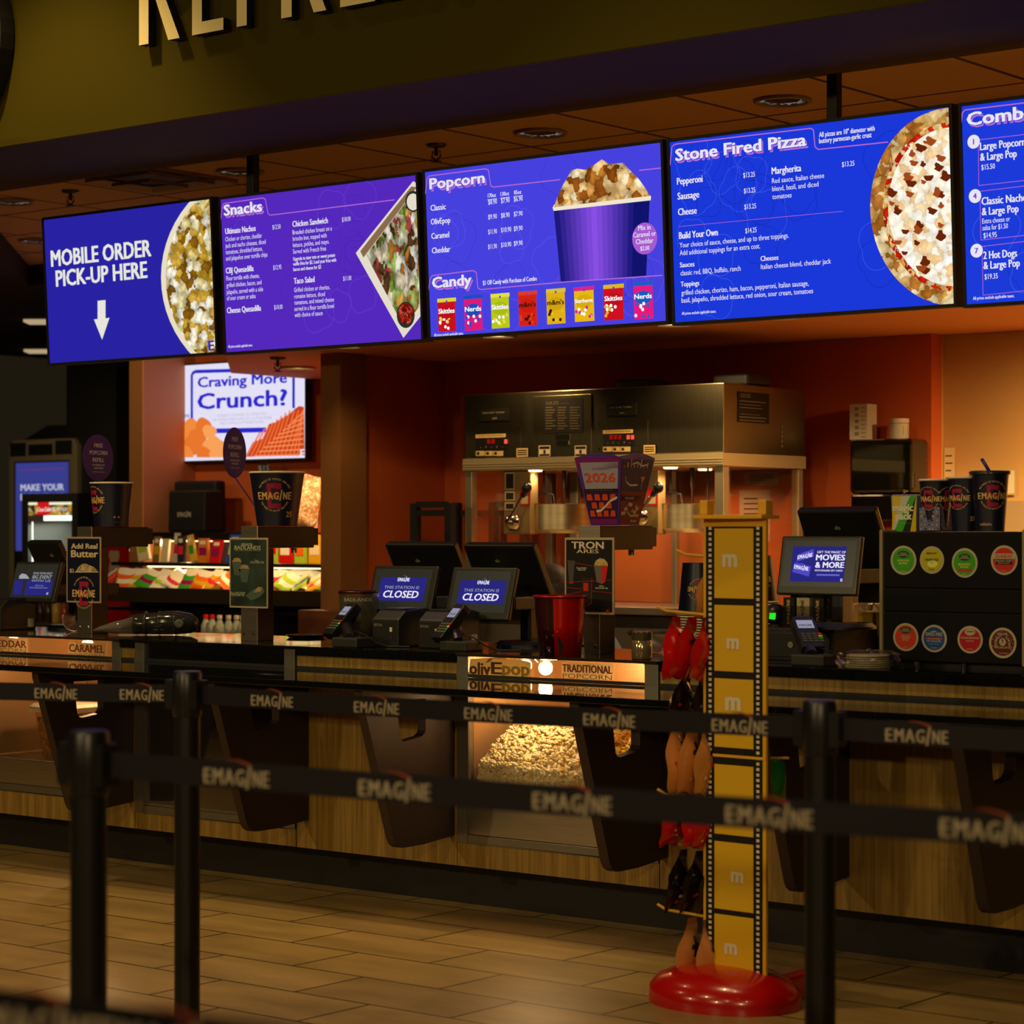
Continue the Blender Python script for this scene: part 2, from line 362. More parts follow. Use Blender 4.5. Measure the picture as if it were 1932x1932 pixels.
m = MB(); m.box(-17, -11.48, 14.5, 14.7, 0, 3.2); struct(m.build('wall_far', mat('far_wall', '#20140c', .9)))
a, b = PY(128, 800, 12.4).x, PY(219, 800, 12.4).x
m = MB(); m.box(a, b, 12.4, 12.9, 0, 3.0); struct(m.build('column_far', MATT))
a = PY(243, 800, 12.6).x
m = MB(); m.box(b+.001, a+.4, 12.6, 12.8, 1.72, 3.0, 0); m.box(b+.001, a+.4, 12.55, 12.8, 1.66, 1.72, 1); m.box(b+.001, a+.4, 12.6, 12.8, 0, 1.66, 0)
struct(m.build('wall_left', [mat('brown_wall', '#6a4a2a', .8), TAN2]))
# darker, lower ceiling of the hall beyond, with a bevelled edge
m = MB(); e0 = PZ(54, 527, 3.0); e1 = PZ(0, 467, 3.0); e2 = PZ(-200, 245, 3.0)
poly = [(e0.x, e0.y), (XE-6, e0.y), (XE-6, 22), (-17, 22), (-17, e2.y), (e2.x, e2.y)]
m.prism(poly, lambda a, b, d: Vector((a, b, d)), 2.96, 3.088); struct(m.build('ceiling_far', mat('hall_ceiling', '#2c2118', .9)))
# round ceiling lights
def downlight(x, y, z, r, lit, label, p=None):
    p = p or PZ(x, y, z); t = thing('recessed_ceiling_light', label, 'ceiling light', p, 'recessed ceiling lights')
    m = MB(); m.lathe([(r, -.001), (r*1.0, -.012), (r*.86, -.014), (r*.84, -.002)], p, 32); m.build('trim_ring', mat('light_trim', '#a08a68', .5), t, True)
    m = MB()
    m.lathe([(r*.84, -.003), (r*.60, -.002)], p, 32, 0); m.lathe([(r*.60, -.0025), (0.001, -.0025)], p, 32, 1)
    if lit > 1: m.build('lens', [emi('#ffd9a0', lit), emi('#ffe9c8', lit)], t)
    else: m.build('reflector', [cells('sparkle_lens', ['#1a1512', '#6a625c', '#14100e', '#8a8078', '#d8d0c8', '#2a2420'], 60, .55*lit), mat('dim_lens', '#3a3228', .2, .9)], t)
    return p, t
downlight(1020, 249, 3.09, .115, .9, 'round ceiling light above the middle menu screen')
downlight(1477, 188, 3.09, .115, 1.0, 'round ceiling light above the pizza menu screen, left of the hanging pole')
downlight(453, 322, 3.09, .115, .7, 'round ceiling light above the snacks menu screen, beside the hanging pole')
for a_, q_ in ((-11.0, 8.9), (-13.6, 10.2)): lamp('SPOT', (a_, q_, 2.93), 50, (1, .74, .4), (a_-.8, q_+1.6, .6), .05, 110, .7)  # unseen spots added at far left to brighten the silver kiosk
downlight(22, 379, 3.09, .115, .5, 'round ceiling light left of the sprinkler, at the left edge')
downlight(72, 453, 3.09, .115, .6, 'round ceiling light partly behind the left end of the pick-up screen')
p, t = downlight(563, 692, 2.32, .1, 3, 'lit round ceiling light in the low ceiling by the wall television')
lamp('SPOT', p-Vector((0, 0, .03)), 150, (1, .62, .28), p+Vector((0, .1, -2)), .05, 120, .6, t)
for x, y, e, sp in ((-8.25, 8.86, 11, 118), (-6.22, 8.86, 60, 118), (-7.25, 8.86, 22, 118), (-5.65, 8.86, 40, 118), (-3.9, 9.3, 330, 168)):  # unseen fixtures, some only added to brighten the orange wall
    p, t = downlight(0, 0, 2.32, .09, 3, 'unseen lit round ceiling light in the low kitchen ceiling, behind the hanging screens', Vector((x, y, 2.32)))
    lamp('SPOT', p-Vector((0, 0, .03)), e, (1, .65, .29), p+Vector((0, .55, -2)), .04, sp, .7, t)
def sprinkler(x, y, z, label):
    p = PZ(x, y, z); t = thing('fire_sprinkler', label, 'sprinkler', p, 'ceiling sprinklers')
    dm = mat('dark_brass', '#4a3a28', .4, .8)
    m = MB(); m.lathe([(.045, -.001), (.04, -.012), (.012, -.016)], p, 20, cap1=True); m.build('escutcheon', dm, t, True)
    m = MB(); m.cyl(p-Vector((0, 0, .015)), p-Vector((0, 0, .05)), .009); m.tube([p+Vector((.02, 0, -.03)), p+Vector((.026, 0, -.055)), p+Vector((.0, 0, -.075))], .004)
    m.tube([p+Vector((-.02, 0, -.03)), p+Vector((-.026, 0, -.055)), p+Vector((.0, 0, -.075))], .004); m.cyl(p-Vector((0, 0, .075)), p-Vector((0, 0, .08)), .022)
    m.build('sprinkler_head', dm, t)
sprinkler(823, 272, 3.09, 'small ceiling sprinkler above the popcorn menu screen')
sprinkler(133, 359, 3.09, 'small ceiling sprinkler above the pick-up screen')
sprinkler(524, 674, 2.32, 'small sprinkler under the low ceiling by the wall television')
# air diffuser
c = PZ(283, 336, 3.09); t = thing('air_diffuser', 'square metal air diffuser in the ceiling above the pick-up screen', 'vent', c)
for k, (s, z) in enumerate(((.30, -.004), (.22, -.012), (.13, -.03))):
    m = MB(); f = lambda s, z: [c+Vector((a*s, b*s, z)) for a, b in ((-1, -1), (1, -1), (1, 1), (-1, 1))]
    m.ring(f(s, z-.014), f(s*.8, z)); m.ring(f(s, z-.014), f(s, z+.002)); m.build('cone', mat('vent_metal', '#9a7a4c', .5, .3), t)
m = MB(); m.poly([c+Vector((a*.3, b*.3, -.001)) for a, b in ((-1, -1), (1, -1), (1, 1), (-1, 1))]); m.build('duct_opening', MATT, t)
# strip lights far down the hall
for y, lb in ((605, 'upper white strip light on the dark hall ceiling, far left'), (661, 'lower white strip light on the dark hall ceiling, far left')):
    p, q = PZ(50, y, 2.958), PZ(100, y, 2.958); n = (q-p).normalized().cross(Vector((0, 0, 1)))*.12
    t = thing('strip_light', lb, 'light', (p+q)/2, 'hall strip lights')
    m = MB(); m.add([p-n, q-n, q+n, p+n]+[v+Vector((0, 0, -.02)) for v in (p-n, q-n, q+n, p+n)], [(4, 5, 6, 7), (0, 1, 5, 4), (1, 2, 6, 5), (2, 3, 7, 6), (3, 0, 4, 7)])
    m.build('diffuser', emi('#c8b088', .8), t)
# raised letters on the fascia
P = YP(6.54); sg = thing('raised_letter_sign', 'row of big cream raised letters spelling the start of REFRESHMENTS on the olive fascia', 'sign', (-6, 6.54, 3.4))
CREAML = mat('cream_letter_face', '#f0dfa0', .5); LSIDE = mat('dark_letter_side', '#14100a', .5)
z0 = PY(288, 88, 6.54).z; h = .42; st = .055
def glyph(ch, w):
    s = st*1.0; b = lambda x0, y0, x1, y1: [(x0, y0), (x1, y0), (x1, y1), (x0, y1)]
    if ch == 'R': return [b(0, 0, s, h), b(s, h-s*.9, w*.75, h), b(s, h*.42, w*.75, h*.42+s*.9), [(w*.75, h*.42), (w, h*.52), (w, h-.07), (w*.75, h), (w*.75, h-s*.9), (w-s, h-.09), (w-s, h*.56), (w*.75, h*.42+s*.9)], [(w*.42, h*.42), (w*.42+s, h*.42), (w+.01, 0), (w-s, 0)]]
    if ch == 'E': return [b(0, 0, s, h), b(s, 0, w, s*.85), b(s, h*.46, w*.9, h*.46+s*.85), b(s, h-s*.85, w, h)]
    if ch == 'F': return [b(0, 0, s, h), b(s, h*.46, w*.9, h*.46+s*.85), b(s, h-s*.85, w, h)]
    if ch == 'H': return [b(0, 0, s, h), b(w-s, 0, w, h), b(s, h*.45, w-s, h*.45+s*.9)]
    return [b(0, .05, s, .09), b(s*.0, 0.0, w, s*.85), b(w-s, s*.85, w, h*.5), b(0, h*.5-s*.4, w, h*.5+s*.4), b(0, h*.5, s, h), b(0, h-s*.85, w, h)]
for ch, xp, w in (('R', 280, .225), ('E', 380, .175), ('F', 464, .17), ('R', 548, .225), ('E', 659, .175), ('S', 735, .19), ('H', 835, .20)):
    x0 = PY(xp, 60, 6.54).x; m = MB()
    for g in glyph(ch, w):
        fn = lambda a, b, d: P.w(P.ab(0, 0)[0]*0+x0+a, z0+b, d)
        m.prism(g, fn, .012, .05, 1); m.poly([fn(a, b, .0505) for a, b in g], 0)
    m.build('letter', [CREAML, LSIDE], sg)
p0 = PY(30, 190, 6.54); m = MB()
m.lathe([(.42, 0), (.42, -.07), (.40, -.075), (0.001, -.075)], (p0.x-.42, 6.53, p0.z+.28), 40, axis='y')
tag(m.build('dark_round_sign', MATT), 'dark round sign edge on the olive fascia at the top left corner', 'sign')
m = MB(); m.box(-14, 4, 6.75, 6.79, 0, .16); struct(m.build('baseboard_counter', mat('black_kick', '#15120c', .5)))
# ================================================================ the counter
def wood_mat():
    m = bpy.data.materials.new('oak_laminate'); m.use_nodes = True; nt = m.node_tree; b = nt.nodes['Principled BSDF']; L = nt.links.new
    tc = nt.nodes.new('ShaderNodeTexCoord'); mp = nt.nodes.new('ShaderNodeMapping'); mp.inputs['Scale'].default_value = (45, 45, 1.2)
    n = nt.nodes.new('ShaderNodeTexNoise'); n.inputs['Scale'].default_value = 1.6; n.inputs['Detail'].default_value = 6; n.inputs['Roughness'].default_value = .65
    r = nt.nodes.new('ShaderNodeValToRGB'); r.color_ramp.elements[0].position = .3; r.color_ramp.elements[1].position = .72
    r.color_ramp.elements[0].color = lin('#705420'); r.color_ramp.elements[1].color = lin('#a8863e')
    L(tc.outputs['Object'], mp.inputs[0]); L(mp.outputs[0], n.inputs['Vector']); L(n.outputs[0], r.inputs[0]); L(r.outputs[0], b.inputs['Base Color'])
    b.inputs['Roughness'].default_value = .42; return m
WOOD = wood_mat(); GRANITE = mat('black_polished_stone', '#0c0e0b', .06, noise=(90, .5, (1, 1, 1)))
INNER = mat('case_liner', '#c8a070', .35, .6); FLOORM = mat('case_floor', '#6a6248', .35, .6)
xc = lambda x, y=1250: PY(x, y, YC).x
DEP = .72
def cabinet(name, label, x0, x1, seam=None):
    t = thing(name, label, 'counter', ((x0+x1)/2, YC, 0))
    m = MB(); m.box(x0+.001, x1-.001, YC, YC+DEP, .158, ZC-.036); m.build('body', WOOD, t)
    m = MB(); m.box(x0, x1, YC-.012, YC+DEP, ZC-.035, ZC); m.build('worktop', GRANITE, t, bevel=.004)
    m = MB(); m.box(x0+.003, x1-.003, YC-.002, YC, ZL+.0, ZL+.012); m.build('gasket', MATT, t)
    return t
cabinet('counter_cabinet', 'oak counter cabinet with black stone top under the two CLOSED terminals', xc(560), xc(862))
cabinet('counter_cabinet', 'oak counter cabinet with black stone top under the coffee pod cabinet at right', xc(1245), 1.2)
cabinet('counter_cabinet', 'narrow sliver of oak counter between the caramel popcorn case and the empty case', xc(229), xc(254))
def case(name, label, xl, xr, postl, postr, zwin0, zpan, zbase, lit, deep=.62):
    """glass fronted warming case set into the counter"""
    t = thing(name, label, 'display case', ((xl+xr)/2, YC, 0))
    a, b = xl+postl, xr-postr
    m = MB()
    if postl: m.box(xl, a, YC-.004, YC+.03, zbase, ZC-.012)
    if postr: m.box(b, xr, YC-.004, YC+.03, zbase, ZC-.012)
    m.box(a, b, YC-.004, YC+.03, zbase, zbase+.03); m.box(a, b, YC-.002, YC+.02, zpan-.006, zpan)
    m.build('steel_frame', STEEL2, t, bevel=.002)
    m = MB(); m.box(a, b, YC+.002, YC+.02, zbase+.032, zpan-.007); m.build('lower_panel', STEEL, t)
    m = MB(); m.box(a, b, YC+.004, YC+.009, zpan, ZC-.012); m.build('glass_front', GLASS, t)
    m = MB(); m.box(a, b, YC-.002, YC+.003, ZL, ZL+.012); m.build('gasket', MATT, t)
    m = MB(); m.box(xl, xr, YC-.014, YC+deep, ZC-.011, ZC); m.build('top_plate', mat('smoked_top_plate', '#1a1812', .05, .3) if not lit else mat('case_top_plate', '#3a3020', .06, .4), t, bevel=.003)
    m = MB(); m.box(xl+.004, xr-.004, YC+deep-.01, YC+deep, .16, ZC-.012, 0); m.box(xl+.004, xl+.014, YC+.035, YC+deep-.011, .16, ZC-.012, 0); m.box(xr-.014, xr-.004, YC+.035, YC+deep-.011, .16, ZC-.012, 0)
    m.box(xl+.015, xr-.015, YC+.035, YC+deep-.011, zwin0-.03, zwin0-.002, 1); m.box(xl, xr, YC+.001, YC+.03, .158, zbase-.001, 2)
    m.build('cabinet_shell', [INNER if lit else mat('dark_liner', '#3a3020', .4, .6), FLOORM, WOOD], t)
    return t, a, b
ZW = PY(900, 1505, YC).z; ZB = PY(900, 1592, YC).z
# --- caramel and cheddar case, left end
xl, xr = xc(-190), xc(229)
CA_, a, b = case('popcorn_warming_case', 'lit popcorn warming case with CARAMEL and CHEDDAR stickers, at the left end of the counter', xl, xr, .03, xc(229)-xc(212), PY(60, 1436, YC).z, PY(60, 1434, YC).z, PY(60, 1496, YC).z, True)
P = YP(YC+.004)
def paper(col):      # thin sticker paper that lets the light behind it through
    k = 'sticker_paper_'+col
    if k in _M: return _M[k]
    m = bpy.data.materials.new(k); m.use_nodes = True; nt = m.node_tree; b = nt.nodes['Principled BSDF']; b.inputs['Base Color'].default_value = lin(col); b.inputs['Roughness'].default_value = .7
    tr = nt.nodes.new('ShaderNodeBsdfTranslucent'); tr.inputs[0].default_value = lin(col); x = nt.nodes.new('ShaderNodeMixShader'); x.inputs[0].default_value = .5
    nt.links.new(b.outputs[0], x.inputs[1]); nt.links.new(tr.outputs[0], x.inputs[2]); nt.links.new(x.outputs[0], nt.nodes['Material Output'].inputs[0]); _M[k] = m; return m
def sticker(t, x0, y0, x1, y1, rows, colbg, label):
    m = MB(); m.quad(P, x0, y0, x1, y1, .001, 0)
    for s, a0, yb, a1, cap, bold, mi in rows: T(m, s, a0, yb, a1, cap, P, bold, mi, .0018)
    o = m.build('sticker', [paper(colbg), ink('#8a4014'), ink('#8a5a24')], t); o['label'] = label; return o
sticker(CA_, -30, 1201, 52, 1231, [('CHEDDAR', -28, 1219, 50, 13, 2, 1), ('POPCORN', -26, 1228, 49, 7, 0, 2)], '#c9a878', 'cream sticker reading CHEDDAR POPCORN')
sticker(CA_, 129, 1211, 200, 1241, [('CARAMEL', 131, 1229, 197, 14, 2, 1), ('POPCORN', 131, 1239, 197, 7, 0, 2)], '#c9a878', 'cream sticker reading CARAMEL POPCORN')
def heat_lamp(t, x, y, e, z=None):
    z = z or ZC-.05
    m = MB(); m.cyl((x, y, ZC-.013), (x, y, z+.02), .045, 16, 0, .03); m.build('lamp_holder', STEEL, t)
    m = MB(); m.ball((x, y, z), .026); m.build('bulb', emi('#ffcf80', 30), t)
    lamp('POINT', (x, y, z-.035), e*.62, (1, .60, .28), size=.03, parent=t)
for xx, e in ((-60, 9), (80, 11)): heat_lamp(CA_, xc(xx), YC+.25, e)
m = MB(); m.box(xc(-40)-.004, xc(-40)+.004, YC+.05, YC+.6, PY(60, 1434, YC).z, ZC-.03); m.build('divider', INNER, CA_)
def tub(x0, y0, x1, y1, Y, label):
    p0, p1 = PY(x0, y0, Y), PY(x1, y1, Y); w = p1.x-p0.x; c = Vector(((p0.x+p1.x)/2, Y+w/2, p1.z)); hh = p0.z-p1.z
    t = thing('popcorn_tub', label, 'tub', c, 'popcorn tubs')
    def sq(s, z, bv=.2): 
        h2 = w/2*s; k = h2*bv
        return [c+Vector((a*h2-(k if q else 0)*a, b*h2-(0 if q else k)*b, z)) for a, b, q in ((-1, -1, 0), (-1, -1, 1), (1, -1, 1), (1, -1, 0), (1, 1, 0), (1, 1, 1), (-1, 1, 1), (-1, 1, 0))]
    m = MB(); m.ring(sq(.66, 0), sq(.86, hh*.85)); m.poly(sq(.66, 0)); m.build('tub_body', glass('tub_plastic', '#ffe8c8', .05), t)
    m = MB(); L = [sq(1, hh*.86), sq(1, hh*.95), sq(.9, hh)]
    for A, B in zip(L, L[1:]): m.ring(A, B)
    m.poly(L[2]); m.poly(L[0]); m.build('lid', mat('clear_lid', '#fff0d0', .2, alpha=.85), t)
    m = MB(); m.ring(sq(.63, .004), sq(.8, hh*.74)); m.poly(sq(.8, hh*.74)); m.poly(sq(.63, .004))
    m.build('caramel_popcorn', cells('caramel_corn', ['#b5702c', '#d89a50', '#8a4c18', '#e0b070', '#a86428'], 75, 1, False), t)
zt = PY(60, 1434, YC).z
tub(46, 1327, 128, 1437, YC+.14, 'clear tub of caramel popcorn under a glowing lid at the left end')
tub(190, 1333, 265, 1440, YC+.2, 'second clear popcorn tub, mostly behind the first black bracket')
# --- empty dark case
xl, xr = xc(255), xc(557)
CE_, a, b = case('display_case', 'unlit empty glass counter case between the caramel case and the oak counter', xl, xr, xc(273)-xc(255), xr-xc(537), ZW, .27, PY(400, 1547, YC).z, False)
# --- popcorn case
xl, xr = xc(863), xc(1243)
CP_, pa, pb = case('popcorn_warming_case', 'lit popcorn warming case full of white and yellow popcorn, with olive and TRADITIONAL stickers', xl, xr, xc(884)-xc(863), xr-xc(1217), ZW, ZW, ZB, True)
sticker(CP_, 1060, 1249, 1157, 1283, [('TRADITIONAL', 1062, 1267, 1155, 14, 2, 1), ('POPCORN', 1062, 1279, 1155, 9, 0, 2)], '#d8b888', 'cream sticker reading TRADITIONAL POPCORN')
m = MB()
for k, (c, g) in enumerate((('#d8c08a', 1.9), ('#3a2812', 0), ('#8a6a14', 0))):
    if k == 0:
        a0, b0 = P.ab(885, 1277); a1, b1 = P.ab(1002, 1244)
        m.prism([(a0+.0, b0+.006), (a0+.01, b0-.002), (a1-.09, b0-.006), (a1-.075, b0-.018), (a1-.015, b0-.018), (a1, b0+.004), (a1, b1-.012), (a1-.02, b1-.006), (a1-.11, b1-.002), (a1-.14, b1+.012), (a1-.17, b1), (a0+.01, b1-.008)], P.w, .001, .004, 0)
T(m, 'oliv', 888, 1271, 926, 22, P, 2, 1, .005); T(m, 'E', 929, 1271, 948, 22, P, 2, 1, .005); T(m, 'pop', 950, 1272, 1000, 24, P, 2, 2, .005)
a0, b0 = P.ab(922, 1249); m.poly([P.w(a0+x, b0+y, .0055) for x, y in ((-.012, -.004), (.005, .012), (.024, .016), (.012, .002))], 2)
o = m.build('sticker', [paper('#e0c890'), ink('#4a2c10'), ink('#8f6f18')], CP_); o['label'] = 'die-cut sticker reading olivEpop with a leaf'
mid = xc(1127)
m = MB(); m.box(mid-.004, mid+.004, YC+.02, YC+.6, ZW, .70); m.build('divider', glass('divider_glass', '#f0e0c0', .06), CP_)
for xx, yy, e in ((990, YC+.12, 8), (925, YC+.2, 6), (1190, YC+.14, 3.5)): heat_lamp(CP_, xc(xx), yy, e, ZC-.05)
def kernel(seed):
    r = random.Random(seed); bm = bmesh.new()
    for i in range(4):
        M = Matrix.Translation(Vector((r.uniform(-1, 1), r.uniform(-1, 1), r.uniform(-1, 1))).normalized()*.55)
        bmesh.ops.create_icosphere(bm, subdivisions=1, radius=r.uniform(.45, .75), matrix=M)
    v = [p.co.copy() for p in bm.verts]; f = [[q.index for q in p.verts] for p in bm.faces]; bm.free(); return v, f
KER = [kernel(i) for i in range(6)]
def popcorn_heap(name, x0, x1, ztop, base, cols, label, n, bump):
    m = MB(); r = random.Random(n)
    top = lambda x, y: ztop-.15*max(0, 1-(y-YC-.03)/.22)**1.2+bump*math.sin((x-x0)/(x1-x0)*math.pi)+.02*math.sin(9*x+4*y)
    def drop(x, y, z):
        v, f = KER[r.randrange(6)]; s = r.uniform(.0085, .0125); q = Matrix.Rotation(r.uniform(0, 6.3), 3, Vector((r.uniform(-1, 1), r.uniform(-1, 1), r.uniform(-1, 1))).normalized())
        m.add([q @ p*s+Vector((x, y, z)) for p in v], f, r.choice(range(len(cols))) if r.random() < .5 else 0)
    k = 0
    while k < n:                                   # layer against the glass
        x, z = r.uniform(x0+.019, x1-.019), r.uniform(base+.017, ztop+bump+.04); y = YC+.031+r.random()*.014
        if z < top(x, y): drop(x, y, z); k += 1
    for k in range(int(n*.9)):
        x, y = r.uniform(x0+.019, x1-.019), r.uniform(YC+.035, YC+.42); drop(x, y, top(x, y))
    g = 14; vs = [(x0+.004+(x1-x0-.008)*i/g, YC+.042+.5*j/8, top(x0+(x1-x0)*i/g, YC+.04+.5*j/8)-.008) for j in range(9) for i in range(g+1)]
    m.add(vs, [(j*(g+1)+i, j*(g+1)+i+1, (j+1)*(g+1)+i+1, (j+1)*(g+1)+i) for j in range(8) for i in range(g)], 0)
    m.add([(x0+.004, YC+.042, base), (x1-.004, YC+.042, base)]+vs[:g+1], [[0, 1]+list(range(g+2, 1, -1))], 0)
    o = m.build(name, [mat('kernel_'+c, c, .85) for c in cols], None, True); return tag(o, label, 'popcorn', None, 'stuff')
popcorn_heap('popcorn_heap', pa+.006, mid-.006, .655, ZW+.006, ['#f4e2b0', '#e8cf90', '#dcb870', '#f8ecc8'], 'heap of white popcorn glowing under the lamp, left half of the popcorn case', 1100, .03)
popcorn_heap('popcorn_heap', mid+.006, pb-.006, .665, ZW+.006, ['#e0b828', '#f0d878', '#c89818', '#f4e8b0'], 'heap of yellow popcorn in the right half of the popcorn case', 950, .02)
# --- ledge with its brackets
LX0, LX1, LY = -12.0, .8, 6.10
LE = thing('counter_ledge', 'long black glossy serving ledge on brackets along the front of the counter', 'ledge', (-5.6, LY, 0))
m = MB(); m.box(LX0, LX1, LY, YC-.006, ZL-.024, ZL); m.build('ledge_board', mat('black_glass_ledge', '#0a0d0a', .035, noise=(80, .3, (1, 1, 1))), LE, bevel=.004)
BRK = mat('dark_bracket', '#2a1a13', .45, bump=(500, .15))
def outline():
    o = [(YC-.008, ZL-.026), (YC-.008, .268), (6.45, .252)]
    o += [(6.345+.055*math.cos(t), .30+.05*math.sin(t)) for t in (-1.4, -1.9, -2.4, -2.9)]
    return o+[(6.125, .80), (6.125, ZL-.026)]
hole = [(6.305, .775), (6.325, .645), (6.335, .632), (6.35, .628), (6.44, .640), (6.455, .648), (6.463, .66), (6.463, .775)]
for i, x in enumerate((-7.35, -6.36, -5.625, -4.676, -3.965, -3.30, -2.5)):
    O = outline(); x0, x1 = x-.038, x
    me = bpy.data.meshes.new('bracket'); bm = bmesh.new()
    vo = [bm.verts.new((x1, a, b)) for a, b in O]; vi = [bm.verts.new((x1, a, b)) for a, b in hole]
    for L_ in (vo, vi):
        for p, q in zip(L_, L_[1:]+L_[:1]): bm.edges.new((p, q))
    bmesh.ops.triangle_fill(bm, edges=bm.edges[:], use_beauty=True)
    g = bmesh.ops.extrude_face_region(bm, geom=bm.faces[:]); bmesh.ops.translate(bm, verts=[v for v in g['geom'] if isinstance(v, bmesh.types.BMVert)], vec=(x0-x1, 0, 0))
    bmesh.ops.recalc_face_normals(bm, faces=bm.faces); bmesh.ops.translate(bm, verts=bm.verts, vec=-LE.location); bm.to_mesh(me); bm.free()
    me.materials.append(BRK); o = bpy.data.objects.new('bracket', me); COL.objects.link(o); o.parent = LE
# ================================================================ menu screens
MP = YP(7.3, 0, 2.84, tilt=-.055)
PINK = emi('#c070d8', .9); LINE = emi('#7d6af0', .8)
def blob_outline(m, P, cx, cy, r, rot, mi, off):
    a, b = P.ab(cx, cy); R = r
    pts = [(a+R*(1+.22*abs(math.sin(2.0*t+rot)))*math.cos(t), b+R*(1+.22*abs(math.sin(2.0*t+rot)))*math.sin(t)) for t in [2*math.pi*i/40 for i in range(40)]]
    m.line(P, pts, .0028, off, mi, True)
def tabline(m, P, pix, mi, off=.0016, w=.004): m.line(P, [P.ab(x, y) for x, y in pix], w, off, mi)
def heading(m, s, x0, yb, x1, cap, P, mi=0, ms=1):
    T(m, s, x0+3, yb+4, x1+3, cap, P, 2, ms, .0018); T(m, s, x0+1, yb+1.5, x1+1, cap, P, 2, 2, .0021); T(m, s, x0, yb, x1, cap, P, 2, mi, .0026)
BC = {}
def board(label, x0, y0, x1, y1, bg, faint1, faint2, blobs, group='menu screens', name='menu_screen', P=MP, depth=.06, bez=.012):
    t = thing(name, label, 'screen', P.pt((x0+x1)/2, y1), group)
    a0, b1 = P.ab(x0, y0); a1, b0 = P.ab(x1, y1)
    m = MB(); m.prism([(a0, b0), (a1, b0), (a1, b1), (a0, b1)], P.w, -depth, -.0035)
    for q in ((a0, b0, a1, b0+bez), (a0, b1-bez, a1, b1), (a0, b0+bez, a0+bez, b1-bez), (a1-bez, b0+bez, a1, b1-bez)): m.prism([(q[0], q[1]), (q[2], q[1]), (q[2], q[3]), (q[0], q[3])], P.w, -.0035, .003)
    m.build('bezel', MATT, t)
    BC[t.name] = (a0+bez, b0+bez, a1-bez, b1-bez)
    m = MB(); m.rect(P, a0+bez, b0+bez, a1-bez, b1-bez, -.001, 0)
    r = random.Random(len(label))
    for i in range(blobs):
        u, v = r.uniform(.08, .92), r.uniform(.1, .9)
        pts = [(a0+(a1-a0)*u, b0+(b1-b0)*v)]; R = r.uniform(.05, .085); rot = r.uniform(0, 3)
        q = [(pts[0][0]+R*(1+.22*abs(math.sin(2*s+rot)))*math.cos(s), pts[0][1]+R*(1+.22*abs(math.sin(2*s+rot)))*math.sin(s)) for s in [2*math.pi*k/36 for k in range(36)]]
        q = [(min(max(a, a0+bez), a1-bez), min(max(b, b0+bez), b1-bez)) for a, b in q]
        m.line(P, q, .0022, -.0002, 1+i % 2, True)
    m.build('display', [bg, emi(faint1), emi(faint2)], t)
    return t, m
TW = SCRWHITE
# 1 pick-up
t, _ = board('blue screen reading MOBILE ORDER PICK-UP HERE with an arrow, leftmost of the hanging screens', 79, 411, 411, 669, emi('#2822a2'), '#2822a2', '#2822a2', 0)
m = MB(); T(m, 'MOBILE ORDER', 97.8, 503, 286, 30, MP, 1.6); T(m, 'PICK-UP HERE', 107, 540.6, 278.5, 30, MP, 1.6)
m.shape(MP, [(184.5, 567.5), (199.5, 566), (199.5, 600.5), (207, 599.5), (193, 641), (177.5, 602.5), (184.5, 602)], .0015); m.build('lettering', emi('#e6e6dc'), t)
arc = lambda cx, cy, rx, ry, lim, n=26: [(cx-rx*math.cos(s), cy+ry*math.sin(s)) for s in [-lim+2*lim*i/n for i in range(n+1)]]
def clipx(pts, x1, P=MP): return [(min(x, x1), y) for x, y in pts]
m = MB(); o = arc(519, 523, 215, 215, 1.3); m.shape(MP, o, .001, 0, BC[t.name])
i_ = arc(519, 523, 206, 206, 1.3); m.shape(MP, i_, .0014, 1, BC[t.name])
m.build('popcorn_picture', [emi('#e8dfc0'), cells('pic_popcorn', ['#f0e2b0', '#c79a28', '#e8d48a', '#8a5c10', '#f8f0d8', '#d8ac40', '#fbf4e0'], 30, .98, lo=.5)], t)
m = MB(); T(m, 'E', 395, 661, 405, 18, MP, 2, 0, .003); m.build('corner_letter', emi('#2a2ec0'), t)
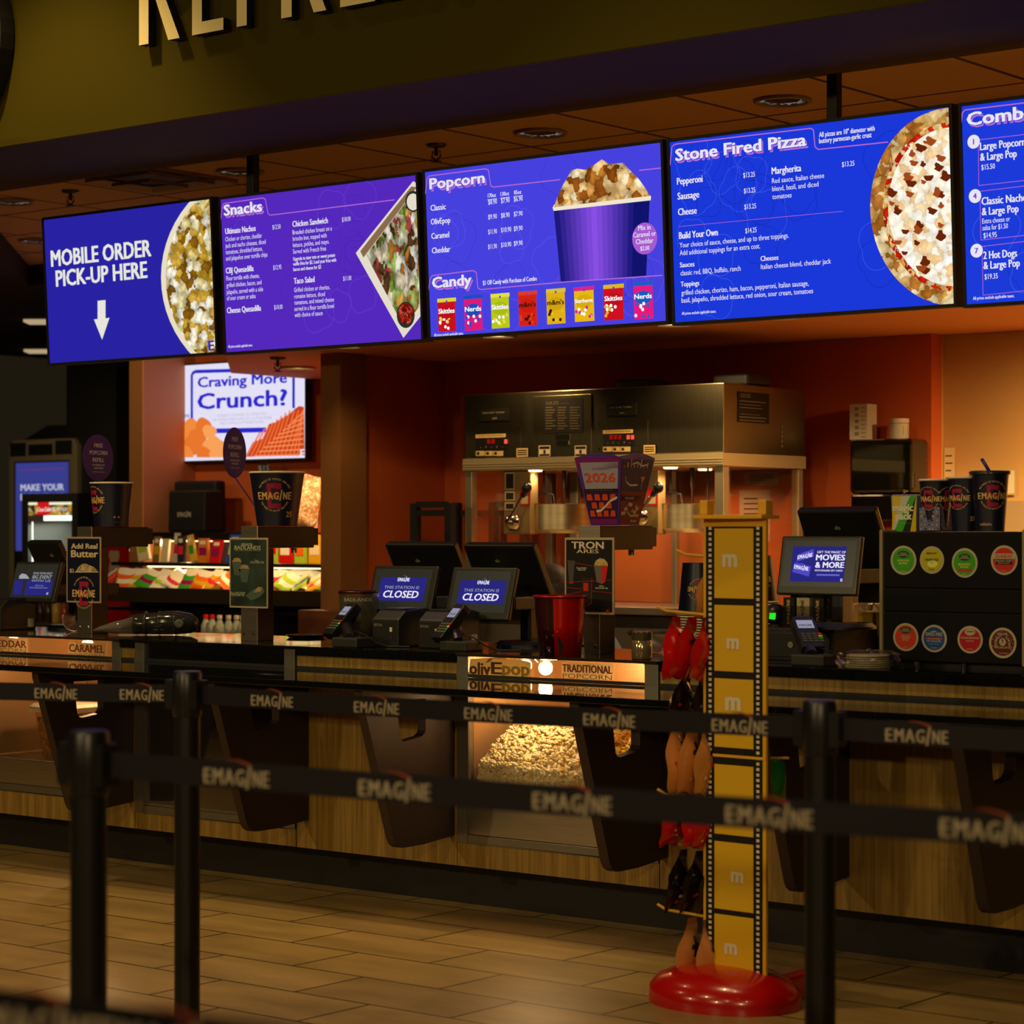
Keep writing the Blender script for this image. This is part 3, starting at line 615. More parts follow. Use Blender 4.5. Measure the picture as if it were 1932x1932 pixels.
# 2 snacks
t, _ = board('violet Snacks menu screen with a tray of nachos, second hanging screen from the left', 412, 372, 800, 645, emi('#5428bc'), '#4a22ac', '#6a3cd0', 16)
m = MB(); tabline(m, MP, [(417, 414), (420, 388), (423, 384), (496, 373.5), (501, 376), (506, 403), (510, 406), (745, 377)], 1); heading(m, 'Snacks', 424, 407, 495, 20, MP)
for r in (('Ultimate Nachos', 425.7, 442, 483, 11, 1.4), ('$12.50', 514.5, 433, 530, 8.5, 0), ('Chicken or chorizo, cheddar', 425.7, 455.8, 495, 8.5, 0), ('jack and nacho cheeses, diced', 426, 468, 502, 8.5, 0), ('tomatoes, shredded lettuce,', 426.4, 480, 496, 8.5, 0), ('and jalapeños over tortilla chips', 426.8, 492, 505.4, 8.5, 0),
          ('CBJ Quesadilla', 426.8, 516.3, 479, 11, 1.4), ('$12.95', 516, 509, 531.5, 8.5, 0), ('Flour tortilla with cheese,', 427.5, 529.7, 490, 8.5, 0), ('grilled chicken, bacon, and', 427.9, 542.4, 494, 8.5, 0), ('jalapeño, served with a side', 428, 555.4, 497, 8.5, 0), ('of sour cream or salsa', 428.6, 567, 483, 8.5, 0),
          ('Cheese Quesadilla', 429, 591.3, 493, 11, 1.4), ('$10.00', 517.8, 584, 533.7, 8.5, 0), ('Chicken Sandwich', 552.5, 428.3, 619.2, 11, 1.4), ('$18.00', 645.7, 418.5, 662, 8.5, 0), ('Breaded chicken breast on a', 552.5, 442.8, 626.8, 8.5, 0), ('brioche bun, topped with', 552.9, 454.7, 617, 8.5, 0), ('lettuce, pickles, and mayo.', 553.3, 466.7, 622, 8.5, 0), ('Served with French fries', 553.3, 479, 616, 8.5, 0),
          ('Upgrade to tater tots or sweet potato', 553.6, 492, 633, 6.8, 1), ('waffle fries for $2. Load your fries with', 553.6, 501.4, 635, 6.8, 1), ('bacon and cheese for $2', 554, 511.6, 606.5, 6.8, 1), ('Taco Salad', 555, 535.5, 594, 11, 1.4), ('$11.00', 648, 529.7, 663.4, 8.5, 0), ('Grilled chicken or chorizo,', 555.4, 551.4, 623, 8.5, 0), ('romaine lettuce, diced', 555.8, 563.4, 613.8, 8.5, 0),
          ('tomatoes, and mixed cheese', 556, 575, 630.8, 8.5, 0), ('served in a flour tortilla bowl', 556, 587, 630.8, 8.5, 0), ('with choice of sauce', 556.5, 598.6, 609.4, 8.5, 0), ('All prices exclude applicable taxes.', 430.8, 656.5, 476.8, 5, .8)):
    T(m, r[0], r[1], r[2], r[3], r[4], MP, r[5])
m.build('lettering', [TW, PINK, emi('#5428bc')], t)
m = MB(); m.shape(MP, [(779.5, 342), (671.5, 477.5), (761.4, 637.5), (793.5, 597), (788, 346)], .001, 0)
m.shape(MP, [(776, 352), (680, 474), (686, 486), (787, 353)], .0014, 1)
m.shape(MP, [(778, 366), (691, 481), (762, 617), (792, 578), (787, 372)], .0017, 2)
m.shape(MP, [(780+15*math.cos(s), 380+20*math.sin(s)) if 780+15*math.cos(s) < 787 else (787, 380+20*math.sin(s)) for s in [i*.3 for i in range(21)]], .002, 3); m.shape(MP, [(min(780+12*math.cos(s), 787), 381+16*math.sin(s)) for s in [i*.3 for i in range(21)]], .0022, 0)
m.shape(MP, [(766+17*math.cos(s), 594+25*math.sin(s)) for s in [i*.3 for i in range(21)]], .002, 3); m.shape(MP, [(766+14*math.cos(s), 592+20*math.sin(s)) for s in [i*.3 for i in range(21)]], .0022, 4)
m.build('nachos_picture', [emi('#e4dcc8'), emi('#8a6a4c'), cells('pic_nachos', ['#e8e8c8', '#7a9a38', '#b8742c', '#f0ead8', '#c0504a', '#d8a848', '#a8c068', '#e0d0b0', '#5a3a20'], 36, .9, True, (1, 1, .55)), emi('#26302c'), cells('pic_salsa', ['#a81810', '#e05a40', '#7a0c08', '#d03020'], 60, .9)], t)
# 3 popcorn and candy
B3 = '#4641de'
t, _ = board('indigo Popcorn and Candy menu screen, middle of the five hanging screens', 797, 320, 1262, 611, emi(B3), '#3a34c8', '#5a54ea', 18)
m = MB(); tabline(m, MP, [(803, 366), (806, 337), (810, 332), (916, 318.5), (922, 321), (926, 350), (931, 353), (1057, 339)], 1); tabline(m, MP, [(1206, 321.5), (1248, 317)], 1)
tabline(m, MP, [(808, 553), (812, 526), (816, 520), (893, 510.5), (899, 514), (902, 543), (907, 546.4), (1058, 532.6), (1250, 519.5)], 1)
heading(m, 'Popcorn', 812, 357, 915, 20, MP); heading(m, 'Candy', 817, 543.5, 890, 20, MP)
rows = [('170oz', 921, 373, 936, 7.5, 1), ('130oz', 945, 370, 961, 7.5, 1), ('85oz', 970.4, 367, 984, 7.5, 1), ('Classic', 813, 398, 841.5, 11, 1.2), ('OlivEpop', 813.5, 424, 850, 11, 1.2), ('Caramel', 814.6, 451, 848, 11, 1.2), ('Cheddar', 815.7, 478.3, 850, 11, 1.2),
        ('$1 Off Candy with Purchase of Combo', 911.7, 538, 1013.6, 8.5, 1), ('All prices exclude applicable taxes.', 819.3, 635, 874.8, 5.5, .8)]
for (p, q, s), ys in zip((('$8.90', '$7.90', '$6.90'), ('$9.90', '$8.90', '$7.90'), ('$11.90', '$10.90', '$9.90'), ('$11.90', '$10.90', '$9.90')), ((386, 383.3, 380.4), (413.8, 411, 408.3), (442, 438.4, 435.9), (470, 466.7, 463.8))):
    rows += [(p, 921.6, ys[0], 938, 9, .4), (q, 945.8, ys[1], 962+(3 if len(q) > 5 else 0), 9, .4), (s, 970, ys[2], 986.5, 9, .4)]
for r in rows: T(m, r[0], r[1], r[2], r[3], r[4], MP, r[5])
for x, y in ((920, 377), (944, 374), (969, 371)): tabline(m, MP, [(x, y), (x+18, y-2.2)], 0, .0016, .002)
m.build('lettering', [TW, PINK, emi(B3)], t)
m = MB(); N = 18; cols = []
for i in range(N):
    u0, u1 = i/N, (i+1)/N; top = lambda u: (1045+181*u, 396-19*u); bot = lambda u: (1058.5+161*u, 532.5-12.3*u)
    m.shape(MP, [top(u0), bot(u0), bot(u1), top(u1)], .0015, i); s = max(0, 1-abs((i+.5)/N-.42)/.42)**.8
    cols.append(emi('#%02x%02x%02x' % (int(16+122*s), int(18+62*s), int(110+120*s))))
m.build('bucket_picture', cols, t)
m = MB(); m.shape(MP, [(1043, 392), (1046, 386), (1225, 367), (1229, 371), (1228, 378), (1045, 398)], .0019, 0)
m.shape(MP, [(1046, 391), (1052, 372), (1062, 350), (1068, 340), (1078, 322), (1090, 318), (1104, 320.6), (1120, 312), (1136, 300.7), (1150, 310), (1176, 307), (1186, 318), (1205, 337), (1216, 352), (1227, 369.6)], .0021, 1)
m.build('caramel_popcorn_picture', [emi('#f0e6d0'), cells('pic_caramel', ['#e0a050', '#f4d090', '#9a5418', '#fbe8c0', '#c07828', '#f0c078', '#8a4810'], 28, 1.0, lo=.5)], t)
m = MB(); a, b = MP.ab(1216.8, 450); m.disc(MP, a, b, .058, .060, .0022, 0)
for r in (('Mix in', 1205, 435, 1228, 9.5), ('Caramel or', 1195.5, 448.5, 1238.5, 9.5), ('Cheddar', 1200.5, 461, 1233.5, 9.5), ('$2.00', 1209, 473, 1226, 8)): T(m, r[0], r[1], r[2], r[3], r[4], MP, .8, 1, .0026)
m.build('price_badge', [emi('#a75ad0'), TW], t)
for x0, y0, x1, y1, c, c2, nm, ct in ((825.5, 564, 861, 624, '#c81020', '#e8e030', 'Skittles', '#ffffff'), (875.5, 558, 911, 622.5, '#e01878', '#2050c8', 'Nerds', '#ffffff'), (926, 555, 962, 618, '#b8c818', '#f0e840', 'Skittles', '#ffffff'), (978, 550.7, 1014, 613.4, '#d82010', '#e84020', "m&m's", '#3a1208'),
                                 (1030.6, 546, 1067.5, 609.8, '#e0b010', '#e8c830', "m&m's", '#3a1208'), (1083, 542.4, 1122, 605, '#e8b810', '#e02890', 'Starburst', '#ffffff'), (1138.5, 538, 1177.7, 602.5, '#d01020', '#e8c020', 'Skittles', '#ffffff'), (1195, 532.6, 1233, 600.7, '#e8187c', '#2060d0', 'Nerds', '#ffffff')):
    m = MB(); m.quad(MP, x0, y0, x1, y1, .0015, 0); w = x1-x0; h = y1-y0
    for k in range(10):
        u, v = rnd.random(), rnd.random(); a, b = MP.ab(x0+w*(.12+.76*u), y0+h*(.58+.36*v)); m.disc(MP, a, b, .007, .007, .002+.0001*k, 1 if k % 2 else 2, 8)
    a, b = MP.ab(x0+w*.5, y0+h*.42); m.disc(MP, a, b, .040, .026, .0022, 3)
    m.quad(MP, x0, y0, x1, y0+h*.07, .0023, 1); a, b = MP.ab(x0+w/2, y0+h*.08); m.disc(MP, a, b, .005, .005, .0026, 4, 8)
    T(m, nm, x0+w*.08, y0+h*.47, x0+w*.93, 9 if len(nm) < 9 else 7, MP, 1.6, 2, .003)
    m.build('candy_bag_picture', [emi(c), emi(c2, .9), emi(ct), emi(c2 if nm == 'Nerds' else c, .85), emi(B3)], t)
# 4 pizza
B4 = '#1a37d8'
t, _ = board('bright blue Stone Fired Pizza menu screen picturing half a pizza', 1258, 263, 1806, 579, emi(B4), '#132cb4', '#3a58e6', 22)
m = MB(); tabline(m, MP, [(1264.5, 312), (1268, 277), (1273, 272.2), (1529, 242.3), (1535, 245), (1538, 277), (1544, 282), (1676, 268)], 1)
heading(m, 'Stone Fired Pizza', 1276, 303.6, 1522, 22, MP)
for r in (('All pizzas are 10" diameter with', 1545.8, 259, 1651, 9.5, 1), ('buttery parmesan-garlic crust', 1545.8, 270.7, 1645, 9.5, 1), ('Pepperoni', 1278, 348.6, 1326, 13, 1.4), ('$13.25', 1402.7, 335.5, 1425, 9.5, .4), ('Sausage', 1279, 376.8, 1319.7, 13, 1.4), ('$13.25', 1404, 364.9, 1425.5, 9.5, .4), ('Cheese', 1280, 406.5, 1315, 13, 1.4), ('$13.25', 1404.8, 395, 1427, 9.5, .4),
          ('Margherita', 1456.6, 329, 1512, 13, 1.4), ('$13.25', 1589, 315, 1612.5, 9.5, .4), ('Red sauce, Italian cheese', 1457, 346, 1555.6, 9.5, .3), ('blend, basil, and diced', 1457.4, 361, 1545, 9.5, .3), ('tomatoes', 1457.7, 376, 1494, 9.5, .3), ('Build Your Own', 1282, 451, 1354.8, 13, 1.4), ('$14.25', 1406.6, 440, 1428, 9.5, .4),
          ('Your choice of sauce, cheese, and up to three toppings.', 1282.7, 467.4, 1489, 9.5, .3), ('Add additional toppings for an extra cost.', 1283, 482, 1435, 9.5, .3), ('Sauces', 1283.4, 504.7, 1310.6, 9.5, 1.3), ('classic red, BBQ, buffalo, ranch', 1284.5, 520, 1398, 9.5, .3), ('Cheeses', 1435.6, 492.8, 1469, 9.5, 1.3), ('Italian cheese blend, cheddar jack', 1436, 508, 1568.6, 9.5, .3),
          ('Toppings', 1285, 541, 1319.7, 9.5, 1.3), ('grilled chicken, chorizo, ham, bacon, pepperoni, Italian sausage,', 1286, 557, 1526.6, 9.5, .3), ('basil, jalapeño, shredded lettuce, red onion, sour cream, tomatoes', 1286.3, 571.4, 1535, 9.5, .3), ('All prices exclude applicable taxes.', 1286.7, 594.2, 1351.6, 5.5, .8)):
    T(m, r[0], r[1], r[2], r[3], r[4], MP, r[5])
tabline(m, MP, [(1281, 427.5), (1590.7, 398.6)], 1, .0016, .0016)
m.build('lettering', [TW, PINK, emi(B4)], t)
m = MB(); E_ = lambda rx, ry, n=40: [(1800-rx*math.cos(s), 390+ry*math.sin(s)) for s in [-1.75+3.5*i/n for i in range(n+1)]]
m.shape(MP, E_(158, 187), .0012, 0, BC[t.name]); m.shape(MP, E_(134, 160), .0016, 1, BC[t.name]); m.shape(MP, E_(124, 150), .002, 2, BC[t.name])
r_ = random.Random(4)
for k in range(46):
    x, y = 1800-118*math.sqrt(r_.random()), 390+r_.uniform(-138, 138)
    if ((x-1800)/120)**2+((y-390)/142)**2 < 1 and x < 1790:
        a, b = MP.ab(x, y); s = r_.uniform(.008, .02); th = r_.uniform(0, 3)
        m.poly([MP.w(a+s*(1+.4*math.sin(3*q+th))*math.cos(q), b+s*.8*(1+.4*math.cos(2*q+th))*math.sin(q), .0024+.00002*k) for q in [i*.63 for i in range(10)]], 3+(k % 2))
m.build('pizza_picture', [cells('pic_crust', ['#d8a050', '#f0d090', '#b06a20', '#f8e4b4', '#e0b468', '#c07830'], 30, .95, lo=.6), cells('pic_sauce', ['#e8a850', '#d82810', '#f4d8a0', '#f0c070', '#c01808', '#f8e8c0'], 40, .95, lo=.6), cells('pic_cheese', ['#fdf2d8', '#fff8e8', '#f4d8a8', '#fdf4e0', '#f0c890', '#fffaf0'], 34, 1.0, lo=.82), emi('#6a2408'), emi('#a0481c')], t)
# 5 combos
t, _ = board('bright blue Combos menu screen cut off by the right edge, rightmost of the hanging screens', 1808, 195, 2370, 545, emi('#1c3ad8'), '#142eb6', '#3c5ae6', 16)
m = MB(); tabline(m, MP, [(1812, 251), (1816, 213), (1821, 207.6), (2300, 150)], 1); heading(m, 'Combos', 1826, 237, 1972, 24, MP)
for P4 in ([(2100, 234), (1846, 264), (1847, 350), (2100, 322)], [(2100, 331), (1849, 361), (1851, 453), (2100, 426)], [(2100, 436), (1853, 465), (1855, 557), (2100, 531)]): tabline(m, MP, P4, 1, .0014, .002)
for (x, y), n in (((1837.4, 267.4), '1'), ((1840, 370), '4'), ((1843, 473), '7')):
    a, b = MP.ab(x, y); m.disc(MP, a, b, .0235, .0235, .002, 0); put(m, n, lambda a, b: MP.w(a, b, .0026), a, b-.009, .018, None, 2, 3, align='c')
for r in (('Large Popcorn', 1849.7, 283.7, 1935, 14.5, 1.4), ('& Large Pop', 1850, 303.6, 1918.6, 14.5, 1.4), ('$15.50', 1852, 320.7, 1877.6, 10, .4), ('Classic Nachos', 1852.6, 387, 1944, 14.5, 1.4), ('& Large Pop', 1853.4, 406.5, 1922, 14.5, 1.4), ('Extra cheese or', 1853.7, 422, 1906, 9.5, .3), ('salsa for $1.50', 1854, 434.8, 1902, 9.5, .3), ('$14.95', 1856, 449.3, 1881, 10, .4),
          ('2 Hot Dogs', 1856, 489, 1919, 14.5, 1.4), ('& Large Pop', 1856.3, 508, 1924.4, 14.5, 1.4), ('$19.35', 1858, 527, 1883, 10, .4), ('All prices exclude applicable taxes.', 1836, 566, 1914, 6, .8)):
    T(m, r[0], r[1], r[2], r[3], r[4], MP, r[5])
m.build('lettering', [TW, PINK, emi('#1c3ad8'), emi('#7a3cc8')], t)
# hanging poles
for x, lb in ((477, 'black pole holding the snacks menu screen'), (1574, 'black pole holding the pizza menu screen')):
    p = PY(x, 200, 7.42); t = thing('hanging_pole', lb, 'pole', (p.x, 7.42, 3.09), 'screen poles')
    m = MB(); m.box(p.x-.021, p.x+.021, 7.40, 7.44, 2.45, 3.088); m.build('tube', MATT, t, bevel=.004)
    m = MB(); m.box(p.x-.06, p.x+.06, 7.36, 7.48, 3.08, 3.0895); m.build('ceiling_plate', MATT, t)
    m = MB(); m.box(p.x-.15, p.x+.15, 7.388, 7.399, 2.38, 2.62); m.build('mount', MATT, t)
# television on the alcove wall
TV = YP(10.66)
t, _ = board('wall television showing Craving More Crunch? with tater tots and waffle fries', 341, 687, 578, 867, emi('#e4e0f6', 1.0), '#d8d4f0', '#d0ccea', 8, None, 'television', TV, .05, .011)
BL = emi('#2a28c8'); m = MB()
def frame(pix, w, mi): m.line(TV, [TV.ab(x, y) for x, y in pix], w, .0012, mi)
frame([(405, 815), (367, 813), (362, 808), (362, 706), (368, 701), (551, 696), (554, 700), (554, 770)], .022, 0); frame([(405, 813), (502, 811)], .03, 0)
T(m, 'Craving More', 374, 731, 541, 19, TV, 2, 0, .002); T(m, 'Crunch?', 374, 772, 541, 29, TV, 2, 0, .002)
for r in (('UPGRADE YOUR FRIES TO TATER TOTS', 410, 787, 503), ('OR WAFFLE FRIES FOR JUST A LITTLE MORE', 401, 795, 513), ('AND A WHOLE LOT MORE FLAVOR', 415.6, 801.5, 498)): T(m, r[0], r[1], r[2], r[3], 5, TV, .5, 1, .002)
T(m, 'PTKE', 346, 788, 358, 6, TV, 1, 0, .002); T(m, 'E', 568, 862, 575, 14, TV, 2, 2, .005)
m.build('lettering', [BL, emi('#b8b4cc'), TW], t)
m = MB(); r_ = random.Random(3)
for k, (x, y, s) in enumerate(((361, 806, 26), (384, 803, 24), (395, 815, 22), (352, 828, 26), (371, 838, 34), (402, 842, 30), (350, 858, 26), (386, 858, 24), (420, 850, 30), (432, 858, 24), (372, 822, 22), (410, 858, 22))):
    pts = [(x+s*.62*(1+.1*math.sin(3*q+k))*math.cos(q), min(863, y+s*.62*(1+.1*math.cos(4*q+k))*math.sin(q))) for q in [i*.42 for i in range(15)]]
    pts = [(max(x, 346), y) for x, y in pts]; m.shape(TV, pts, .003+.0002*k, k % 3)
m.build('tater_tots_picture', [emi('#f08a3c'), emi('#e8762c'), emi('#f8a058')], t)
m = MB()
m.shape(TV, [(463, 862), (478, 834), (497, 827), (508, 800), (520, 797), (531, 790), (540, 785), (548, 780), (556, 772), (565, 766), (574, 768), (575, 859)], .003, 0)
for k in range(13):
    x = 478+k*8; m.line(TV, [TV.ab(x-12, 861), TV.ab(min(x+14, 573), max(774, 861-k*6-46))], .012, .0033, 1)
for k in range(9): m.line(TV, [TV.ab(480+k*9, 860-k*8), TV.ab(573, 858-k*10)], .008, .0036, 2)
m.build('waffle_fries_picture', [emi('#c8401c'), emi('#f07038'), emi('#f89058')], t)
# ================================================================ things on the counter
G = lambda x, y, z=ZC: PZ(x, y, z)
TC = math.atan2(-CA, SA)            # direction from a thing towards the camera
def cone_fn(c, r0, r1, h, th, off=.0006):
    c = Vector(c)
    def fn(a, b):
        r = r0+(r1-r0)*b/h+off; t = th+a/((r0+r1)/2); return c+Vector((r*math.cos(t), r*math.sin(t), b))
    return fn
def lift(fn, d):
    def g(a, b):
        p = fn(a, b); e = 1e-4; return p+(fn(a+e, b)-p).cross(fn(a, b+e)-p).normalized()*d
    return g
def block_e(m, fn, w, y0, h, mi):
    for x0, x1, b0, b1 in ((-.5, -.22, 0, 1), (-.22, .5, 0, .19), (-.22, .36, .42, .59), (-.22, .5, .81, 1)):
        n = max(1, round((x1-x0)*8))
        for k in range(n):
            u, v = (x0+(x1-x0)*k/n)*w, (x0+(x1-x0)*(k+1)/n)*w; m.add([fn(u, y0+h*b0), fn(v, y0+h*b0), fn(v, y0+h*b1), fn(u, y0+h*b1)], [(0, 1, 2, 3)], mi)
def ring_logo(m, fn, w, yc, gold=1, mag=2, ring=True):
    block_e(m, fn, w*.40, yc-w*.36, w*.72, mag); fn = lift(fn, .0005); emagine(m, fn, 0, yc-w*.10, w, gold, mag, 1.6, True, w*.21)
    if ring:
        arc_text(m, 'THE MAGIC OF MOVIES AND MORE', fn, 0, yc, w*.46, w*.055, math.radians(150), math.radians(28), gold, False, 0)
        arc_text(m, 'THE MAGIC OF MOVIES AND MORE', fn, 0, yc, w*.46, w*.055, math.radians(205), math.radians(335), gold, True, 0)
def paper_cup(name, label, c, r0, r1, h, cat='cup', group=None, logos=((0, .55, 1.3),), body=None, extras=None):
    t = thing(name, label, cat, c, group); c = Vector(c)
    m = MB(); m.lathe([(r0*.96, .004), (r0, .004), (r0, 0), (r0, .0005), (r1, h)], c, 36, cap0=True); m.lathe([(r1-.002, h), (r0-.003, .006)], c, 36, cap1=True)
    m.build('cup_body', body or NAVY, t, .6)
    m = MB(); m.lathe([(r1-.003, h-.003), (r1+.001, h-.004), (r1+.004, h), (r1+.001, h+.004), (r1-.003, h+.002)], c, 36); m.build('rim', mat('paper_rim', '#d8ccb0', .6), t, True)
    m = MB()
    for dth, v, w in logos: ring_logo(m, cone_fn(c, r0, r1, h, TC+dth), w*r1, h*v)
    if extras:
        for s, dth, v, cap in extras: put(m, s, cone_fn(c, r0, r1, h, TC+dth), 0, h*v, cap, None, .6, 1, align='c')
    if m.v: m.build('printed_logo', [NAVY, GOLD, MAGENTA], t)
    return t
# ---------------- butter dispenser posts
def dispenser(label, bx, by):
    p = G(bx, by); t = thing('butter_dispenser', label, 'dispenser', p, 'butter dispenser posts'); w, d, hh, ad, ah = .092, .095, .462, .36, .088
    x, y, z = p; BD = mat('dark_dispenser_body', '#3a2a18', .42, .5)
    m = MB(); m.box(x, x+w, y+.006, y+d, z, z+hh-ah); m.build('post', BD, t, bevel=.003)
    m = MB(); m.box(x, x+w, y+.006, y+ad-.03, z+hh-ah+.001, z+hh); m.box(x+.004, x+w-.004, y+ad-.029, y+ad, z+hh-ah+.012, z+hh-.006); m.build('arm', mat('dark_dispenser_arm', '#1e150d', .5, .3), t, bevel=.003)
    m = MB(); m.box(x, x+w, y, y+.005, z, z+hh+.001); m.build('front_plate', STEEL, t, bevel=.001)
    for dx in (.018, w-.018):
        for dz in (.03, hh-.05):
            m = MB(); m.ball((x+dx, y-.0005, z+dz), (.006, .003, .006), 10, 6); m.build('screw', CHROME, t)
    m = MB(); m.cyl((x+w*.5, y+ad-.1, z+hh-ah), (x+w*.5, y+ad-.1, z+hh-ah-.02), .012); m.build('spout', STEEL, t)
    return t, p
def signboard(t, P, x0, y0, x1, y1, bg):
    m = MB(); m.slab(P, x0, y0, x1, y1, -.004, 0, 0); m.build('sign_frame', mat('sign_frame', '#b8a888', .35, .2), t)
    m = MB(); w = (x1-x0)*.03; m.quad(P, x0+w, y0+w*1.6, x1-w, y1-w*1.6, .0006, 0); return m
D1, p1 = dispenser('butter dispenser post with the Add Real Butter sign, left end of the counter', 145.7, 1195)
P = YP(p1.y-.006); m = signboard(D1, P, 125.5, 1013, 190, 1138, None)
T(m, 'Add Real', 135, 1035, 184, 9.5, P, 2, 1); T(m, 'Butter', 135, 1051, 185, 13, P, 2, 1); T(m, '$2', 132, 1080, 140, 7, P, 1, 2)
m.shape(P, [(143, 1078.5), (148, 1070), (155, 1064), (162, 1063.5), (170, 1067), (178, 1070), (185, 1078)], .0012, 3)
m.shape(P, [(142, 1078), (186, 1078.5), (186, 1080), (142, 1080)], .0014, 1)
def plogo(m, P, x, y, wpx, g, mg):
    a, b = P.ab(x, y); w = P.ab(x+wpx/2, y)[0]-P.ab(x-wpx/2, y)[0]; ring_logo(m, lambda u, v: P.w(a+u, b+v, .0014), w, 0, g, mg)
plogo(m, P, 158.5, 1120, 42, 4, 5)
m.build('sign_print', [NAVY, ink('#d8c49a'), ink('#d8ccb8'), cells('print_popcorn', ['#e8d8a0', '#c8a040', '#f0e8c8', '#8a6420'], 120, 1, False), GOLD, MAGENTA], D1)
D2, p2 = dispenser('butter dispenser post with the green BADLANDS sign, second from the left', 454.5, 1209)
P = YP(p2.y-.006); m = signboard(D2, P, 433, 1014.5, 505, 1148, None)
T(m, 'PREDATOR', 456, 1030, 477, 5, P, 1.5, 1); T(m, 'BADLANDS', 443, 1037, 492, 7.5, P, 1.5, 1); m.quad(P, 443, 1038.5, 492, 1039.3, .0012, 1)
for x, y, w in ((447, 1057, 9), (461, 1070, 10)):
    m.shape(P, [(x-w, y+3), (x-w*.6, y-3), (x, y-5), (x+w*.7, y-3), (x+w, y+3)], .0012, 2); m.shape(P, [(x-w, y+3), (x+w, y+3.5), (x+w*.6, y+29), (x-w*.5, y+28)], .0011, 3)
T(m, '70oz', 481, 1059, 488, 3, P, 1, 1); T(m, 'POPCORN TIN', 473, 1063, 498, 4, P, 1, 1); T(m, '85oz SPACESHIP', 435, 1120.5, 463, 4, P, 1, 1); T(m, 'POPCORN TIN', 437, 1124.5, 461, 4, P, 1, 1)
m.shape(P, [(463, 1124), (478, 1112), (494, 1107), (500, 1116), (490, 1127), (474, 1133)], .0012, 3); m.shape(P, [(478, 1118), (487, 1107), (496, 1108), (492, 1116)], .0014, 2)
m.build('sign_print', [mat('misty_green_print', '#24352c', .4, noise=(9, .75, (1, 1, 1))), ink('#a8ac90'), cells('print_popcorn2', ['#c8a868', '#8a6a38', '#d8c088'], 160, 1, False), ink('#4a5a52')], D2)
D3, p3 = dispenser('butter dispenser post with the TRON ARES sign, right of the red bucket', 1092, 1233.5)
P = YP(p3.y-.006); m = signboard(D3, P, 1065.5, 1014, 1158, 1160, None)
T(m, 'TRON', 1079, 1035, 1139, 13, P, 2, 1); T(m, 'ARES', 1088, 1043.5, 1130, 7, P, 1.2, 1)
m.shape(P, [(1121, 1067), (1124, 1058), (1132, 1053), (1141, 1055), (1147, 1063), (1147, 1068)], .0012, 2); m.shape(P, [(1121, 1066), (1147, 1068), (1142, 1098), (1136, 1102), (1126, 1098)], .0011, 3); m.shape(P, [(1134, 1067), (1147, 1068), (1142, 1098), (1136, 1100)], .0012, 4)
m.shape(P, [(1071, 1057), (1085, 1058), (1081, 1101), (1074, 1100)], .0011, 5); m.quad(P, 1074, 1098, 1082, 1101, .0013, 4)
m.shape(P, [(1098, 1088), (1117, 1090), (1116, 1140), (1106, 1145), (1097, 1136)], .0011, 6); m.quad(P, 1101, 1100, 1110, 1115, .0013, 4)
L4 = lambda pts, w=.0012: m.line(P, [P.ab(x, y) for x, y in pts], w, .0013, 4)
for q in ([(1085, 1062), (1120, 1068)], [(1067, 1099), (1098, 1097), (1157, 1094)], [(1067, 1108), (1098, 1111)], [(1117, 1115), (1156, 1119)], [(1067, 1122), (1098, 1116)], [(1117, 1091), (1116, 1138), (1108, 1143)]): L4(q)
for s, x0, y, x1 in (('70oz DOUBLE', 1088, 1073, 1107), ('WALL CUP', 1090, 1076.5, 1105), ('120oz', 1131, 1107, 1140), ('POPCORN TIN', 1124, 1111, 1147), ('ARCADE', 1080, 1128, 1090), ('POPCORN TIN', 1075, 1132, 1093)): T(m, s, x0, y, x1, 3, P, .8, 1)
T(m, 'E', 1145, 1157, 1150, 7, P, 1.5, 4)
m.build('sign_print', [ink('#120b08'), ink('#d8ccb4'), cells('print_popcorn3', ['#e8d070', '#c8a840', '#f0e8b0'], 150, 1, False), ink('#6a6058'), ink('#c82010'), ink('#4a4644'), ink('#241a16')], D3)
ZA = ZC+.463
def on_arm(p, dy): return Vector((p.x+.046, p.y+dy, ZA+.0005))
paper_cup('popcorn_bucket', 'dark navy paper bucket on the leftmost butter dispenser', on_arm(p1, .155), .074, .092, .190, 'bucket', 'navy buckets on the dispensers', ((-.95, .60, 1.35),), extras=(('▪ ▪', .45, .18, .016), ('· · · ·', .5, .07, .012)))
paper_cup('popcorn_bucket', 'dark navy paper bucket with the full wordmark facing out, on the middle dispenser', on_arm(p2, .16), .081, .112, .218, 'bucket', 'navy buckets on the dispensers', ((-.02, .56, 1.25),), extras=(('25', .68, .17, .022),))
def oval_sign(label, x, y, r, Y, phi, h2, foot):
    c = PY(x, y, Y); t = thing('promo_sign', label, 'sign', c, 'oval refill signs'); P = Plane(c, (math.cos(phi), math.sin(phi), 0), (0, 0, 1))
    m = MB(); n = 36; m.prism([(r*math.cos(2*math.pi*i/n), h2*math.sin(2*math.pi*i/n)) for i in range(n)], P.w, -.002, 0, 0)
    m.tube([P.w(0, -h2+.004, -.001), foot], .003)
    m.build('card', PURPLE, t); m = MB(); f = lambda a, b: P.w(a, b, .001)
    for s, yy, cap, w in (('FREE', .45, .17, .55), ('POPCORN', .14, .17, 1.15), ('REFILL', -.17, .17, .75), ('FOR MEDIUM AND', -.34, .07, .8), ('LARGE SIZES', -.47, .07, .6), ('VALID SAME DAY OF PURCHASE', -.62, .035, .8)): put(m, s, f, 0, yy*h2, cap*h2, w*r, 1.2, 0, align='c')
    m.build('lettering', CREAM, t)
